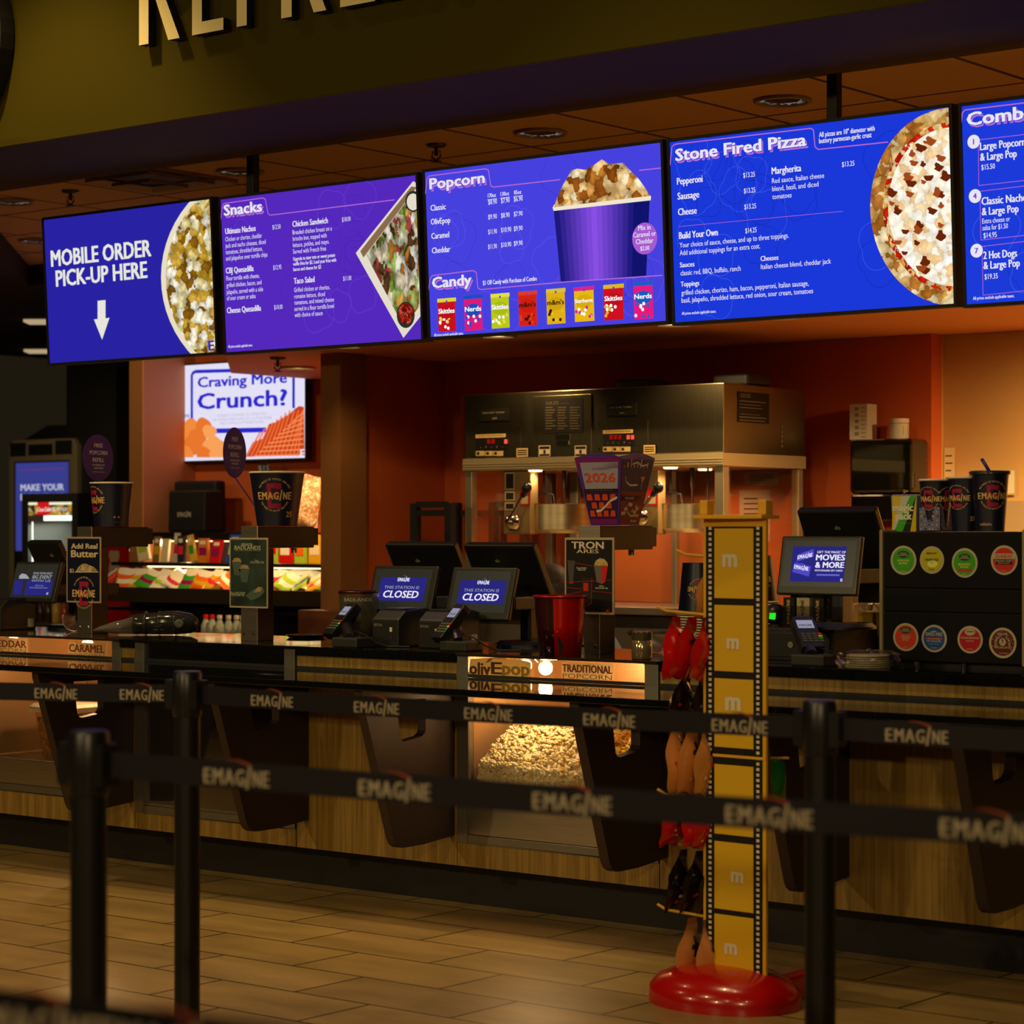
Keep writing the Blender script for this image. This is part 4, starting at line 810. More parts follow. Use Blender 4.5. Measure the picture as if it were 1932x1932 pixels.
oval_sign('round purple FREE POPCORN REFILL sign behind the leftmost navy bucket', 185.5, 864, .098, p1.y+.10, math.radians(97), .102, on_arm(p1, .155)+Vector((-.03, 0, .009)))
oval_sign('dark FREE POPCORN REFILL sign turned almost edge-on, behind the middle navy bucket', 443, 854, .098, p2.y+.10, math.radians(107), .104, on_arm(p2, .16)+Vector((-.055, 0, .009)))
# folded popcorn box with 2026
def flared_box():
    c = Vector((p3.x+.05, p3.y+.15, ZA+.0005)); t = thing('popcorn_box', 'purple flared popcorn box reading 2026 on the TRON ARES dispenser', 'box', c)
    b, u, h = .062, .105, .245; cs = [(-1, -1), (1, -1), (1, 1), (-1, 1)]
    B_ = [c+Vector((x*b, y*b, 0)) for x, y in cs]; U_ = [c+Vector((x*u, y*u, h)) for x, y in cs]
    m = MB(); m.poly(B_[::-1])
    for i in range(4):
        j = (i+1) % 4; n = 10; e = [B_[i], B_[j]]+[U_[j]+(U_[i]-U_[j])*k/n+Vector((0, 0, .016*math.sin(math.pi*k/n))) for k in range(n+1)]; m.poly(e, 0); m.poly([v*.985+c*.015+Vector((0, 0, .0)) for v in e[::-1]], 0)
    m.build('box_body', mat('violet_card', '#4a2488', .5), t)
    def face(i):
        j = (i+1) % 4; n = ((B_[j]-B_[i]).cross(U_[i]-B_[i])).normalized()
        return lambda a, bb: (B_[i]+(U_[i]-B_[i])*bb)*(1-a)+(B_[j]+(U_[j]-B_[j])*bb)*a+n*.0012
    m = MB(); F = face(0); q = lambda F, x0, y0, x1, y1, mi: m.add([F(x0, y0), F(x1, y0), F(x1, y1), F(x0, y1)], [(0, 1, 2, 3)], mi)
    up = lambda F, e: (lambda a, b_: F(a, b_)+Vector((0, -e, 0)) if F is f0 else F(a, b_)+Vector((e, 0, 0)))
    f0, f1 = face(0), face(1); g0 = lambda a, b_: f0(a, b_)+Vector((0, -.0008, 0)); g1 = lambda a, b_: f1(a, b_)+Vector((.0008, 0, 0)); h0 = lambda a, b_: f0(a, b_)+Vector((0, -.0015, 0))
    q(f0, .02, .84, .97, .99, 0); q(f0, .1, .54, .95, .93, 1); q(f0, .06, .50, .97, .54, 2); q(f0, .04, .1, .96, .50, 3); q(f0, .1, .02, .95, .1, 0)
    put(m, '2026', g0, .15, .64, .13, .74, 2, 4); put(m, 'THE TWENTIETH', g0, .35, .82, .02, .4, .5, 3); put(m, '· · — — — — —', g0, .12, .51, .015, .7, .5, 5)
    for r in range(3):
        for k in range(4):
            x, y = .08+.22*k+.1*(r % 2), .13+.12*r
            if x+.17 < .97: m.add([g0(x, y), g0(x+.17, y), g0(x+.15, y+.09), g0(x+.02, y+.09)], [(0, 1, 2, 3)], 4)
    pts = [(.3, .21), (.45, .22), (.6, .28), (.75, .36), (.95, .41)]
    for (a0, b0), (a1, b1) in zip(pts, pts[1:]): m.add([h0(a0, b0-.018), h0(a1, b1-.018), h0(a1, b1+.018), h0(a0, b0+.018)], [(0, 1, 2, 3)], 5)
    q(f1, .04, .02, .97, .50, 6); q(f1, .04, .50, .97, .97, 3); q(f1, .05, .36, .8, .44, 2); put(m, 'IMAGINE', g1, .2, .385, .035, .35, 1, 5); put(m, 'Butter', g1, .55, .05, .04, .3, 1, 5)
    for k in range(11):
        x, y = rnd.uniform(.06, .85), rnd.uniform(.04, .33); s = .05; m.add([g1(x+s*math.cos(i)*1.3, y+s*.6*math.sin(i)) for i in range(6)], [list(range(6))], rnd.choice((5, 7, 5, 4)))
    for A in ([(.15, .72), (.2, .64), (.35, .59), (.6, .6)], [(.35, .9), (.5, .93), (.65, .88), (.8, .9)], [(.3, .3), (.36, .2), (.5, .14), (.8, .15)]):
        for (a0, b0), (a1, b1) in zip(A, A[1:]): m.add([g1(a0, b0-.014), g1(a1, b1-.014), g1(a1, b1+.014), g1(a0, b0+.014)], [(0, 1, 2, 3)], 5)
    m.add([g1(.66, .72), g1(.82, .72), g1(.75, .64), g1(.73, .64)], [(0, 1, 2, 3)], 7); q(g1, .735, .54, .75, .64, 5)
    for k in range(8): x = .1+k*.1; q(g1, x, .85, x+.025, .85+.03+.05*(k % 3), 5 if k % 2 else 7)
    m.build('box_print', [ink('#7a1468'), ink('#9a94ac'), ink('#120a18'), ink('#2a1848'), ink('#d04818'), ink('#d0c8b0'), ink('#7a1424'), ink('#c89030')], t)
flared_box()
# ---------------- sales terminals
SCRG = mat('screen_grey', '#14150f', .25, emis='#4a4b42', es=.22)
def terminal(label, q0, q1, Yd, tilt, r0, r1, Yr, bx, by, lcd, draw, elo, zb=ZC):
    base = PZ(bx, by, zb)+Vector((0, .19 if zb == ZC else .24, 0)); t = thing('sales_terminal', label, 'terminal', base, 'sales terminals')
    pd = PY((q0[0]+q1[0])/2, (q0[1]+q1[1])/2, Yd); P = Plane(pd, (1, 0, 0), (0, math.sin(tilt), math.cos(tilt)))
    m = MB(); m.slab(P, *q0, *q1, -.022, 0); m.build('customer_display', mat('display_housing', '#1a1c12', .3), t, bevel=.006)
    m = MB(); m.quad(P, *lcd, .0008, 0); draw(m, P); m.build('customer_screen', [SCRG, emi('#34319a', .62), SCRWHITE, emi('#5a50d8', .8), emi('#b8bccc', .7), emi('#6a66c8', .9)], t)
    pr = PY((r0[0]+r1[0])/2, (r0[1]+r1[1])/2, Yr); R_ = Plane(pr, (1, 0, 0), (0, math.sin(-.52), math.cos(-.52)))
    m = MB(); m.slab(R_, *r0, *r1, -.035, 0); m.build('main_display', BLACK, t, bevel=.008)
    m = MB(); a, b = R_.ab(*elo); put(m, 'elo', lambda u, v: R_.w(u, v, .001), a-.011, b-.009, .018, .022, 1.5, 0)
    for k in range(16):
        for j in range(4): m.disc(R_, a-.11+k*.0145, b+.022+j*.009, .0022, None, .0008, 1, 6)
    m.build('maker_mark', [ink('#8a8468'), MATT], t)
    m = MB(); m.box(base.x-.025, base.x+.025, base.y-.02, base.y+.05, base.z+.02, pd.z-.05); m.build('neck', BLACK, t, bevel=.01)
    m = MB(); m.box(base.x-.05, base.x+.05, pd.y+.01, max(pr.y, base.y)+.02, pd.z-.06, pd.z-.01); m.build('arm', BLACK, t, bevel=.006)
    m = MB(); m.lathe([(.125, 0), (.125, .008), (.11, .02), (.001, .022)], base, 32, cap0=True); m.build('foot', BLACK, t, .6)
    return t
def closed(x, y, w):   # x,y: left, baseline of CLOSED
    def d(m, P):
        m.quad(P, x-2, y-38, x+w+10, y+8, .0012, 1); T(m, 'CLOSED', x, y, x+w, 13, P, 1.6, 2, .0018, .15); T(m, 'THIS STATION IS', x+3, y-16.5, x+w+2.5, 5.5, P, .6, 4, .0018, .15)
        a, b = P.ab(x+w*.6, y-30); ww = P.ab(x+w*.6+11, y-30)[0]-P.ab(x+w*.6-11, y-30)[0]; emagine(m, lambda u, v: P.w(a+u, b+v, .0018), 0, 0, ww, 2, 5, 1.6)
    return d
terminal('black terminal showing THIS STATION IS CLOSED, the left one of the two', (708, 1066.5), (809, 1170), 7.05, .28, (725, 1027.5), (908, 1172), 7.38, 775, 1219, (711, 1073, 803, 1152), closed(722, 1127, 66), (788, 1057))
terminal('black terminal showing THIS STATION IS CLOSED, the right one, by the red bucket', (855, 1069.5), (957.4, 1171), 7.05, .28, (873, 1029.5), (1056, 1176), 7.38, 937, 1222, (862, 1077, 951, 1157), closed(872, 1132.5, 67), (938.5, 1057.5))
def gift(m, P):
    m.quad(P, 1497, 1031, 1591, 1098.5, .0012, 1)
    for q in ([(1507, 1046), (1535, 1036), (1536, 1050), (1503, 1060)], [(1500, 1061), (1531, 1069), (1526, 1088), (1495, 1079)]): m.shape(P, q, .0015, 3)
    for x, y, w, s in ((1519, 1053, 27, .16), (1512, 1075, 27, -.14)):
        a, b = P.ab(x, y); ww = P.ab(x+w/2, y)[0]-P.ab(x-w/2, y)[0]; emagine(m, lambda u, v: P.w(a+u, b+v+u*s, .0019), 0, 0, ww, 2, 5, 1.6)
    T(m, 'GIFT THE MAGIC OF', 1542, 1044, 1596, 4.5, P, .8, 2, .0018); T(m, 'MOVIES', 1540, 1057, 1594, 10.5, P, 2, 2, .0018); T(m, '& MORE', 1538.5, 1071, 1592, 10.5, P, 2, 2, .0018); T(m, 'WITH EMAGINE GIFT CARDS', 1537, 1078, 1590, 3.4, P, 1, 2, .0018); m.quad(P, 1541, 1083, 1584, 1087, .0016, 5); T(m, 'E', 1586, 1097, 1590, 5, P, 1.5, 2, .0018)
ZD = ZC+.112
terminal('black terminal advertising gift cards, MOVIES & MORE, beside the coffee pod cabinet', (1476, 1011), (1614, 1124), 6.98, .2, (1502, 964), (1700, 1140), 7.26, 1512, 1190, (1482, 1020, 1609, 1108), gift, (1580, 995), ZD)
def event(m, P):
    m.shape(P, [(28, 1095), (44, 1095), (40, 1122), (25, 1122)], .0012, 1); m.shape(P, [(51, 1095), (100, 1095), (95, 1123), (45, 1123)], .0012, 1)
    T(m, 'PLAN YOUR NEXT', 63, 1083.5, 99, 4, P, 1, 4, .0018, .15); T(m, 'BIG EVENT', 61, 1092, 97, 7, P, .6, 4, .0018, .15); T(m, 'WITH US', 59, 1097.5, 95, 4, P, .8, 4, .0018, .15)
    T(m, 'CONTACT OUR', 66, 1106, 82, 2.2, P, .5, 4, .0018); T(m, 'GROUP SALES TEAM TODAY', 56, 1110, 90, 2.2, P, .3, 4, .0018); T(m, 'E', 88, 1122, 91, 4, P, 1.4, 2, .0018)
    m.shape(P, [(36, 1092), (37, 1086), (42, 1082), (50, 1084), (56, 1092)], .0013, 4)
terminal('small black terminal with a PLAN YOUR NEXT BIG EVENT screen at the far left end', (31.5, 1059), (100, 1137), 7.0, .3, (48, 1024.5), (158, 1140), 7.38, 80, 1189, (33, 1064, 96, 1129), event, (98, 1047))
# ---------------- card readers
def reader(label, cx, cy, Yc, yaw, tilt, bx, by, w=.078, h=.165):
    c = PY(cx, cy, Yc); bs = G(bx, by); t = thing('card_reader', label, 'card reader', bs, 'card readers'); P = YP(c.y, c.x, c.z, tilt, yaw)
    m = MB(); m.prism([(-w/2, -h/2), (w/2, -h/2), (w/2, h/2-.02), (w*.42, h/2), (-w*.42, h/2), (-w/2, h/2-.02)], P.w, -.035, 0); m.build('reader_body', BLACK, t, bevel=.004)
    m = MB(); m.rect(P, -w*.36, h*.10, w*.36, h*.36, .001, 0); f = lambda u, v: P.w(u, v, .0015); emagine(m, f, 0, h*.16, w*.55, 1, None, 1.2); m.build('reader_screen', [emi('#a8a8c0', .7), ink('#30304a')], t)
    m = MB()
    for r in range(4):
        for k in range(4): a, b = (-.36+.245*k)*w, h*(-.07-.075*r); m.prism([(a, b-.0075), (a+.0135, b-.0075), (a+.0135, b), (a, b)], P.w, 0, .0025, (2, 3, 4, 1)[r] if k == 3 else 1)
    m.build('keypad', [BLACK, ink('#55554c'), ink('#d02010'), ink('#d8c010'), ink('#18a020')], t)
    q = P.w(0, 0, -.036); m = MB(); m.cyl((bs.x, bs.y+.03, ZC+.035), (q.x, q.y, q.z), .02, 14); m.ball((q.x, q.y, q.z-.01), .03, 12, 8); m.build('swivel_stand', BLACK, t)
    m = MB(); m.box(bs.x-.065, bs.x+.065, bs.y, bs.y+.1, ZC, ZC+.038); m.build('stand_base', DARK, t, bevel=.006)
    m = MB(); k = [bs+Vector((.05, .06, .05)), bs+Vector((.08, .09, .02)), bs+Vector((.11, .12, .004)), bs+Vector((.10 if yaw > 0 else .2, .15, .004))]; m.tube([q+Vector((.02, 0, -.02))]+k, .0028); m.build('cord', MATT, t)
reader('black card reader on a stand at the left, in front of the grey BADLANDS bucket', 640, 1166, 6.80, -.35, .75, 649, 1222)
reader('black card reader on a stand between the right CLOSED terminal and its printer', 845, 1171, 6.74, -.35, .72, 854, 1229)
reader('black card reader turned to the right, in front of the gift card holder', 1524, 1191, 6.78, .85, .95, 1522, 1257)
# ---------------- receipt printers
def printer(label, x0, y0, x1, y1, Y, depth, side=True):
    a, b = PY(x0, y1, Y), PY(x1, y0, Y); t = thing('receipt_printer', label, 'printer', (a.x, Y, ZC), 'receipt printers'); X0, X1, z1 = a.x, b.x, ZC+.135
    m = MB(); m.prism([(Y, ZC), (Y+depth, ZC), (Y+depth, z1), (Y+depth*.75, z1+.012), (Y+depth*.2, z1+.004), (Y, z1-.03)], lambda p, q, d: Vector((d, p, q)), X0, X1); m.build('printer_body', mat('printer_case', '#1c1c18', .38), t, bevel=.006)
    m = MB(); m.box(X0+.015, X1-.015, Y+depth*.22, Y+depth*.6, z1+.004, z1+.012); m.build('lid', mat('printer_lid', '#262622', .3), t, bevel=.003)
    m = MB(); P = YP(Y-.001); put(m, 'EPSON', lambda u, v: P.w(u, v, .001), X0+.012, ZC+.078, .010, .04, 1, 0); m.box(X1-.045, X1-.033, Y-.0015, Y+.002, ZC+.058, ZC+.075, 1); m.box(X1-.047, X1-.031, Y-.0018, Y+.002, ZC+.03, ZC+.05, 2); m.build('front_marks', [ink('#7a7a66'), ink('#c8c8b8'), MATT], t)
    m = MB(); m.box(X0+.004, X1+.001, Y-.001, Y+depth*.95, ZC+.026, ZC+.028); m.build('seam', MATT, t)
    Q = XP(X1+.0005); m = MB(); m.rect(Q, Y+depth*.75, ZC+.012, Y+depth*.92, ZC+.05, .001, 0); m.build('rating_label', ink('#a8a290'), t)
printer('dark receipt printer in front of the left CLOSED terminal', 702, 1163, 752, 1221, 6.80, .21)
printer('dark receipt printer in front of the right CLOSED terminal', 789, 1170, 838, 1228, 6.80, .21)
printer('black receipt printer at the far left edge of the counter', -66, 1130, 2, 1190, 6.84, .2)
# ---------------- buckets and small things
def tin_bucket(name, label, x, y, r0, r1, h, body, dark, extra):
    c = G(x, y)+Vector((0, r0*.9, 0)); t = thing(name, label, 'bucket', c); m = MB(); n = 48
    prof = [(r0, 0), (r0+(r1-r0)*.5, h*.5), (r1, h)]; m.lathe(prof, c, n, cap0=True)
    m.m = [1 if i < 2*n and dark[0] < ((2*math.pi*(i % n+.5)/n-TC+math.pi) % (2*math.pi))-math.pi < dark[1] else 0 for i in range(len(m.f))]
    m.lathe([(r1-.003, h), (r0-.003, .004)], c, n, 0, False, True); m.build('bucket_body', body, t, True)
    m = MB(); m.lathe([(r1-.004, h-.004), (r1+.002, h-.006), (r1+.004, h), (r1+.001, h+.004), (r1-.004, h+.002)], c, n); m.build('rolled_rim', body[2], t, True)
    m = MB(); extra(m, cone_fn(c, r0, r1, h, TC)); 
    if m.v: m.build('printed_art', [ink('#120404'), ink('#8a100c'), ink('#a8a290'), ink('#8a2018')], t)
def redart(m, f):
    g = lambda a, b: f(a, b)
    m.add([g(-.075, .0), g(.0, .0), g(.012, .04), g(-.005, .07), g(-.03, .075), (g(-.042, .11)), g(-.06, .12), g(-.078, .09)], [list(range(8))], 0)
tin_bucket('popcorn_bucket', 'shiny red metal popcorn bucket with dark print, left of the TRON ARES sign', 1035, 1239, .074, .094, .212, [mat('red_metal', '#c80c08', .25, .35, coat=.4), mat('dark_red_metal', '#3a0806', .25, .35, coat=.4), mat('red_rim', '#a01010', .3, .4)], (-1.5, -.28), redart)
def badart(m, f): put(m, 'BADLANDS', f, -.055, .168, .013, .11, 1, 2); put(m, 'PREDATOR', f, -.026, .186, .008, .052, 1.4, 3)
tin_bucket('popcorn_bucket', 'smoky grey BADLANDS popcorn bucket behind the left card reader', 658, 1215, .065, .08, .205, [mat('smoky_metal', '#6a6650', .28, .6), mat('smoky_metal', '#6a6650'), mat('dark_red_rim', '#4a100c', .3, .3)], (0, 0), badart)
c = G(1201.5, 1244)+Vector((0, .03, 0)); t = thing('shaker_jar', 'small glass and metal seasoning shaker on the lit case, right of the TRON ARES sign', 'jar', c)
m = MB(); m.lathe([(.034, .0005), (.036, .004), (.036, .062), (.033, .066)], c, 28, cap0=True); m.build('jar_body', mat('jar_metal', '#d8c090', .12, .85), t, True)
m = MB(); m.lathe([(.034, .066), (.0365, .068), (.0365, .092), (.033, .096), (.001, .097)], c, 28); m.lathe([(.0368, .078), (.0368, .081)], c, 28); m.build('lid', mat('jar_lid', '#a89878', .15, .9), t, .6)
def scoop(label, x, y, L, r, yaw):
    c = G(x, y); t = thing('metal_scoop', label, 'scoop', c, 'metal popcorn scoops'); m = MB(); n, k = 12, 8; R_ = Matrix.Rotation(yaw, 3, 'Z'); v = []
    for j in range(k+1):
        u = j/k; rr = r*(1-.55*u**2); zc = r*.55+u*r*.5
        for i in range(n+1):
            a = math.pi*(1.0+1.25*(i/n)-.125)+math.pi*.0; v.append(c+R_ @ Vector((L*u, rr*math.cos(a), r+.001+rr*math.sin(a)*(1 if u < 1 else 1)+u*.0)))
    m.add(v, [(j*(n+1)+i, j*(n+1)+i+1, (j+1)*(n+1)+i+1, (j+1)*(n+1)+i) for j in range(k) for i in range(n)]); o = m.build('scoop_blade', STEEL, t, True)
    md = o.modifiers.new('wall', 'SOLIDIFY'); md.thickness = .002
    m = MB(); q = c+R_ @ Vector((L*.98, 0, r*.75)); m.tube([q, q+R_ @ Vector((.06, 0, .03)), q+R_ @ Vector((.11, 0, .02))], .011); m.build('handle', STEEL2, t, True)
scoop('metal popcorn scoop lying behind the glass shaker', 1240, 1232, .15, .058, 2.6)
scoop('metal popcorn scoop partly hidden by the leftmost dispenser post', 140, 1192, .13, .055, 2.2)
# smoky see-through spaceship tin
a = G(172, 1199); b = G(372, 1199); d = (b-a); L = d.length; d.normalize(); n = Vector((-d.y, d.x, 0)); t = thing('spaceship_popcorn_tin', 'long smoky translucent spaceship-shaped popcorn tin lying on the counter at left', 'popcorn tin', (a+b)/2)
SMOKE = mat('smoky_plastic', '#2a2c26', .12, 0, .5, alpha=.9); a = a+n*.05
def hull(prof, mt, name):
    m = MB(); N = 24; v = []
    for u, ry, rz, zc in prof:
        for i in range(N): t_ = 2*math.pi*i/N; v.append(a+d*(u*L)+n*(ry*math.cos(t_))+Vector((0, 0, zc+rz*math.sin(t_))))
    k = len(prof); m.add(v, [(j*N+i, j*N+(i+1) % N, (j+1)*N+(i+1) % N, (j+1)*N+i) for j in range(k-1) for i in range(N)]+[list(range(N))[::-1], [(k-1)*N+i for i in range(N)]]); m.build(name, mt, t, True)
hull([(0, .004, .003, .02), (.06, .02, .012, .025), (.2, .032, .026, .032), (.38, .04, .036, .04)], mat('clear_smoke', '#6a665a', .1, alpha=.75), 'nose')
hull([(.385, .046, .04, .044), (.42, .05, .044, .046), (.44, .046, .042, .046), (.62, .052, .048, .05), (.64, .054, .05, .052), (.8, .054, .05, .052), (.93, .045, .042, .05), (.985, .03, .028, .046), (1.0, .012, .01, .046)], SMOKE, 'hull')
for u in (.5, .63, .78): hull([(u-.006, .056, .051, .0515), (u+.006, .056, .051, .0515)], mat('smoke_ring', '#3a3a34', .2), 'hull_ring')
c = a+d*(L*.83)-n*.052+Vector((0, 0, .05)); m = MB(); m.lathe([(.018, 0), (.02, .004), (.013, .006), (.001, .004)], (0, 0, 0), 20); m.v = [tuple(c+d*x+Vector((0, 0, y))-n*z) for x, y, z in m.v]; m.build('porthole', mat('porthole', '#55584c', .2), t, True)
# flat tray with papers
for k, (x, y, w, lb) in enumerate(((549, 1204, .17, 'thin shiny tray lying on the counter right of the green sign post'),)):
    c = G(x, y); t = thing('serving_tray', lb, 'tray', c); m = MB(); N = 32
    f = lambda s, z: [c+Vector((w/2*s*math.cos(2*math.pi*i/N), .09+.085*s*math.sin(2*math.pi*i/N), z)) for i in range(N)]
    m.poly(f(.85, .001)); m.ring(f(.85, .001), f(1, .012)); m.ring(f(1, .012), f(.98, .012)); m.ring(f(.98, .012), f(.84, .003)); m.poly(f(.84, .003)); m.build('tray_plate', CHROME, t, True)
    m = MB(); m.box(c.x-.05, c.x+.03, c.y+.05, c.y+.1, c.z+.004, c.z+.006); m.build('flyer', ink('#8a5040'), t)
# stacked cups behind the candy stand
def cup_stack(x, y, Y, n, r0, r1, h, grp, lab, lab2):
    p = PY(x, y, Y); base = Vector((p.x, p.y, ZC)); proto = thing('paper_cup', lab, 'cup', base, grp)
    m = MB(); m.lathe([(r1, .001), (r1-.0005, .004), (r0, h), (r0-.002, h), (.001, h-.001)], base, 32); m.build('cup_body', NAVY, proto, .6)
    m = MB(); m.lathe([(r1+.0006, 0), (r1+.003, 0), (r1+.004, .004), (r1+.001, .0065), (r1+.0006, .006)], base, 32); m.build('rim', mat('paper_rim', '#d8ccb0', .6), proto, True)
    for k in range(1, n): top = copy_tree(proto, base+Vector((0, 0, .0098*k)))
    top['label'] = lab2; tb = base+Vector((0, 0, .0098*(n-1)))
    m = MB(); f0 = cone_fn(tb, r1, r0, h, TC, .001); f = lambda a_, b_: f0(-a_, h-b_); ring_logo(m, f, 1.15*r1, h*.5); m.build('printed_logo', [NAVY, GOLD, MAGENTA], top)
    return base
cup_stack(1316, 1225, 7.22, 15, .055, .072, .19, 'left stack of upturned navy cups', 'navy paper cup in the left upturned stack, behind the hanging candy bags', 'topmost upturned navy cup of the left stack, whole side showing behind the candy bags')
cup_stack(1430, 1225, 7.22, 20, .05, .072, .17, 'right stack of upturned navy cups', 'navy paper cup in the right upturned stack, between candy stand and terminal', 'topmost upturned navy cup of the right stack, beside the gift card terminal')
# cash drawer, scanner, gift cards
a, b = PY(1418, 1240, 6.93), PY(1572, 1240, 6.93)
t = thing('cash_drawer', 'low black cash drawer box under the gift card terminal', 'drawer', (a.x, 6.93, ZC)); m = MB(); m.box(a.x, b.x, 6.93, 7.40, ZC, ZC+.111); m.build('drawer_case', MATT, t, bevel=.004)
m = MB(); m.box(a.x+.01, b.x-.01, 6.924, 6.929, ZC+.012, ZC+.095); m.build('drawer_front', BLACK, t, bevel=.002); m = MB(); m.cyl(((a.x+b.x)/2, 6.92, ZC+.055), ((a.x+b.x)/2, 6.924, ZC+.055), .011, 16); m.build('lock', STEEL2, t)
c = PY(1463, 1165, 7.0); t = thing('barcode_scanner', 'black barcode scanner with two glowing green windows beside the right cup stack', 'scanner', c); c.z = ZD+.042
m = MB(); m.ball(c, (.036, .045, .038), 20, 12); m.build('scanner_head', BLACK, t, True); m = MB(); m.cyl((c.x, c.y, ZD+.0), (c.x, c.y, ZD+.008), .03, 18); m.cyl((c.x, c.y, ZD+.006), (c.x, c.y, ZD+.02), .012); m.build('scanner_stand', BLACK, t)
for s, x in ((-1, -.02), (1, .014)):
    P = Plane(c+Vector((x, -.0425, -.004)), (.92, .35*s if s > 0 else -.2, 0), (0, .1, 1)); m = MB(); m.prism([(-.011, -.011), (.011, -.013), (.012, .011), (-.010, .010)], P.w, -.006, .002); m.build('scan_window', emi('#30e81c', 1.0), t, bevel=.003)
a = PY(1478, 1182, 6.96); t = thing('gift_card_holder', 'clear acrylic holder full of gift cards under the MOVIES & MORE screen', 'card holder', (a.x, 6.96, ZD))
XA, XB = a.x, PY(1592, 1182, 6.96).x; ACR = glass('acrylic', '#e8e4dc', .10)
m = MB(); m.box(XA, XB, 6.95, 6.953, ZD, ZD+.075); m.box(XA, XB, 7.0, 7.003, ZD+.02, ZD+.12); m.box(XA, XB, 6.95, 7.03, ZD, ZD+.003); m.box(XB, XB+.003, 6.95, 7.05, ZD, ZD+.11); m.box(XA-.003, XA, 6.95, 7.05, ZD, ZD+.07); m.build('acrylic_frame', ACR, t)
for x0, x1, yb, yt, dk, Y in ((1478, 1499, 1182, 1133, 1, 6.965), (1503, 1527, 1182, 1133, 0, 6.965), (1533, 1554, 1182, 1134, 1, 6.965), (1492, 1511, 1168, 1118, 1, 7.01), (1516, 1543, 1168, 1117, 0, 7.01), (1547, 1580, 1168, 1118, 1, 7.01)):
    p, q = PY(x0, yb, Y), PY(x1, yt, Y); z0 = ZD+.004 if Y < 7 else ZD+.03; z1 = z0+(.098 if Y < 7 else .1); P = YP(Y)
    g = thing('gift_card', ('black' if dk else 'white')+' gift card pack in the acrylic holder, '+('front' if Y < 7 else 'back')+' row, '+{1478: 'leftmost', 1503: 'middle', 1533: 'rightmost', 1492: 'leftmost', 1516: 'middle', 1547: 'rightmost'}[x0], 'gift card', (p.x, Y, z0), 'gift cards in the holder')
    m = MB(); m.box(p.x, q.x, Y, Y+.02, z0, z1); m.build('card_pack', ink('#0e0e12') if dk else ink('#a89c80'), g)
    m = MB(); xm = (p.x+q.x)/2+.004; emagine(m, lambda u, v: P.w(xm-v, z0+.05+u, .0012), 0, 0, .082, 0, None, 1.2, False, .012); m.build('card_lettering', GOLD if dk else ink('#201c14'), g)
# yellow bag, wrapped plates
p = G(1630, 1243); t = thing('yellow_tub', 'yellow paper tub standing left of the coffee pod cabinet', 'tub', p); c = p+Vector((0, .09, 0)); m = MB()
f = lambda w, d_, z: [c+Vector((x*w, y*d_, z)) for x, y in ((-1, -1), (1, -1), (1, 1), (-1, 1))]
m.ring(f(.055, .05, .0), f(.085, .07, .16)); m.poly(f(.055, .05, 0)); m.ring(f(.085, .07, .16), f(.082, .067, .16)); m.ring(f(.082, .067, .16), f(.053, .048, .003)); m.build('tub_wall', ink('#c8a018'), t)
m = MB(); m.ring(f(.0855, .0705, .152), f(.0862, .0712, .162)); m.build('folded_rim', ink('#b89018'), t)
c = G(1614, 1262)+Vector((0, .075, 0)); t = thing('plate_stack_in_bag', 'stack of white lids in a crumpled clear bag, left of the coffee pod cabinet', 'lids', c); 
for k in range(6):
    m = MB(); m.lathe([(.001, .001), (.066, .0), (.071, .004), (.066, .007), (.001, .007)], c+Vector((rnd.uniform(-.004, .004), 0, .0072*k)), 28); m.build('lid', mat('white_lids', '#c8c0a8', .5), t, True)
m = MB(); N = 26; K = 7; vs = []
for j in range(K):
    ph = j/(K-1); 
    for i in range(N):
        a_ = 2*math.pi*i/N; r = (.082+.012*math.sin(5*a_+j)+.008*rnd.random())*(1 if j < 5 else .6 if j == 5 else .1); vs.append(c+Vector((r*math.cos(a_)*1.08+(.02 if math.cos(a_) > .8 else 0), r*.95*math.sin(a_), .001+min(.054, ph*.066)+.005*rnd.random()*(j > 0))))
m.add(vs, [(j*N+i, j*N+(i+1) % N, (j+1)*N+(i+1) % N, (j+1)*N+i) for j in range(K-1) for i in range(N)]); m.build('bag', glass('bag_film', '#f4f0e8', .16, .15), t)
# ---------------- coffee pod cabinet
YK = 6.86; P = YP(YK); a, b = PY(1660, 1258, YK), PY(1930, 1004, YK); zt = PY(1790, 1003, YK).z
t = thing('coffee_pod_cabinet', 'black coffee pod cabinet with eight round pod labels at the right end', 'cabinet', (a.x, YK, ZC)); XK, XL = a.x, b.x
m = MB(); m.box(XK+.014, XL-.003, YK+.012, YK+.36, ZC+.018, zt); m.build('cabinet_body', MATT, t, bevel=.004)
for z0, z1 in ((ZC+.02, PY(1790, 1157, YK).z-.001), (PY(1790, 1155, YK).z, PY(1790, 1112, YK).z), (PY(1790, 1110, YK).z, zt-.002)):
    m = MB(); m.box(XK+.016, XL-.005, YK, YK+.011, z0, z1); m.build('drawer_front', mat('black_drawer', '#090907', .5, spec=.15), t, bevel=.002)
for x0 in (XK, XL-.002):
    m = MB(); m.box(x0, x0+.013, YK-.006, YK+.362, ZC+.014, zt+.006); m.build('end_panel', mat('taupe_panel', '#8a7a5a', .5), t, bevel=.004)
m = MB(); m.box(XK+.02, XL-.008, YK+.03, YK+.34, ZC, ZC+.017); m.build('gap_shade_block', MATT, t)  # dark block added to stand for the shadowed gap under the cabinet
for x in (XK+.13, XK+.3): 
    m = MB(); m.cyl((x, YK+.014, ZC), (x, YK+.014, ZC+.017), .009); m.build('foot', CHROME, t)
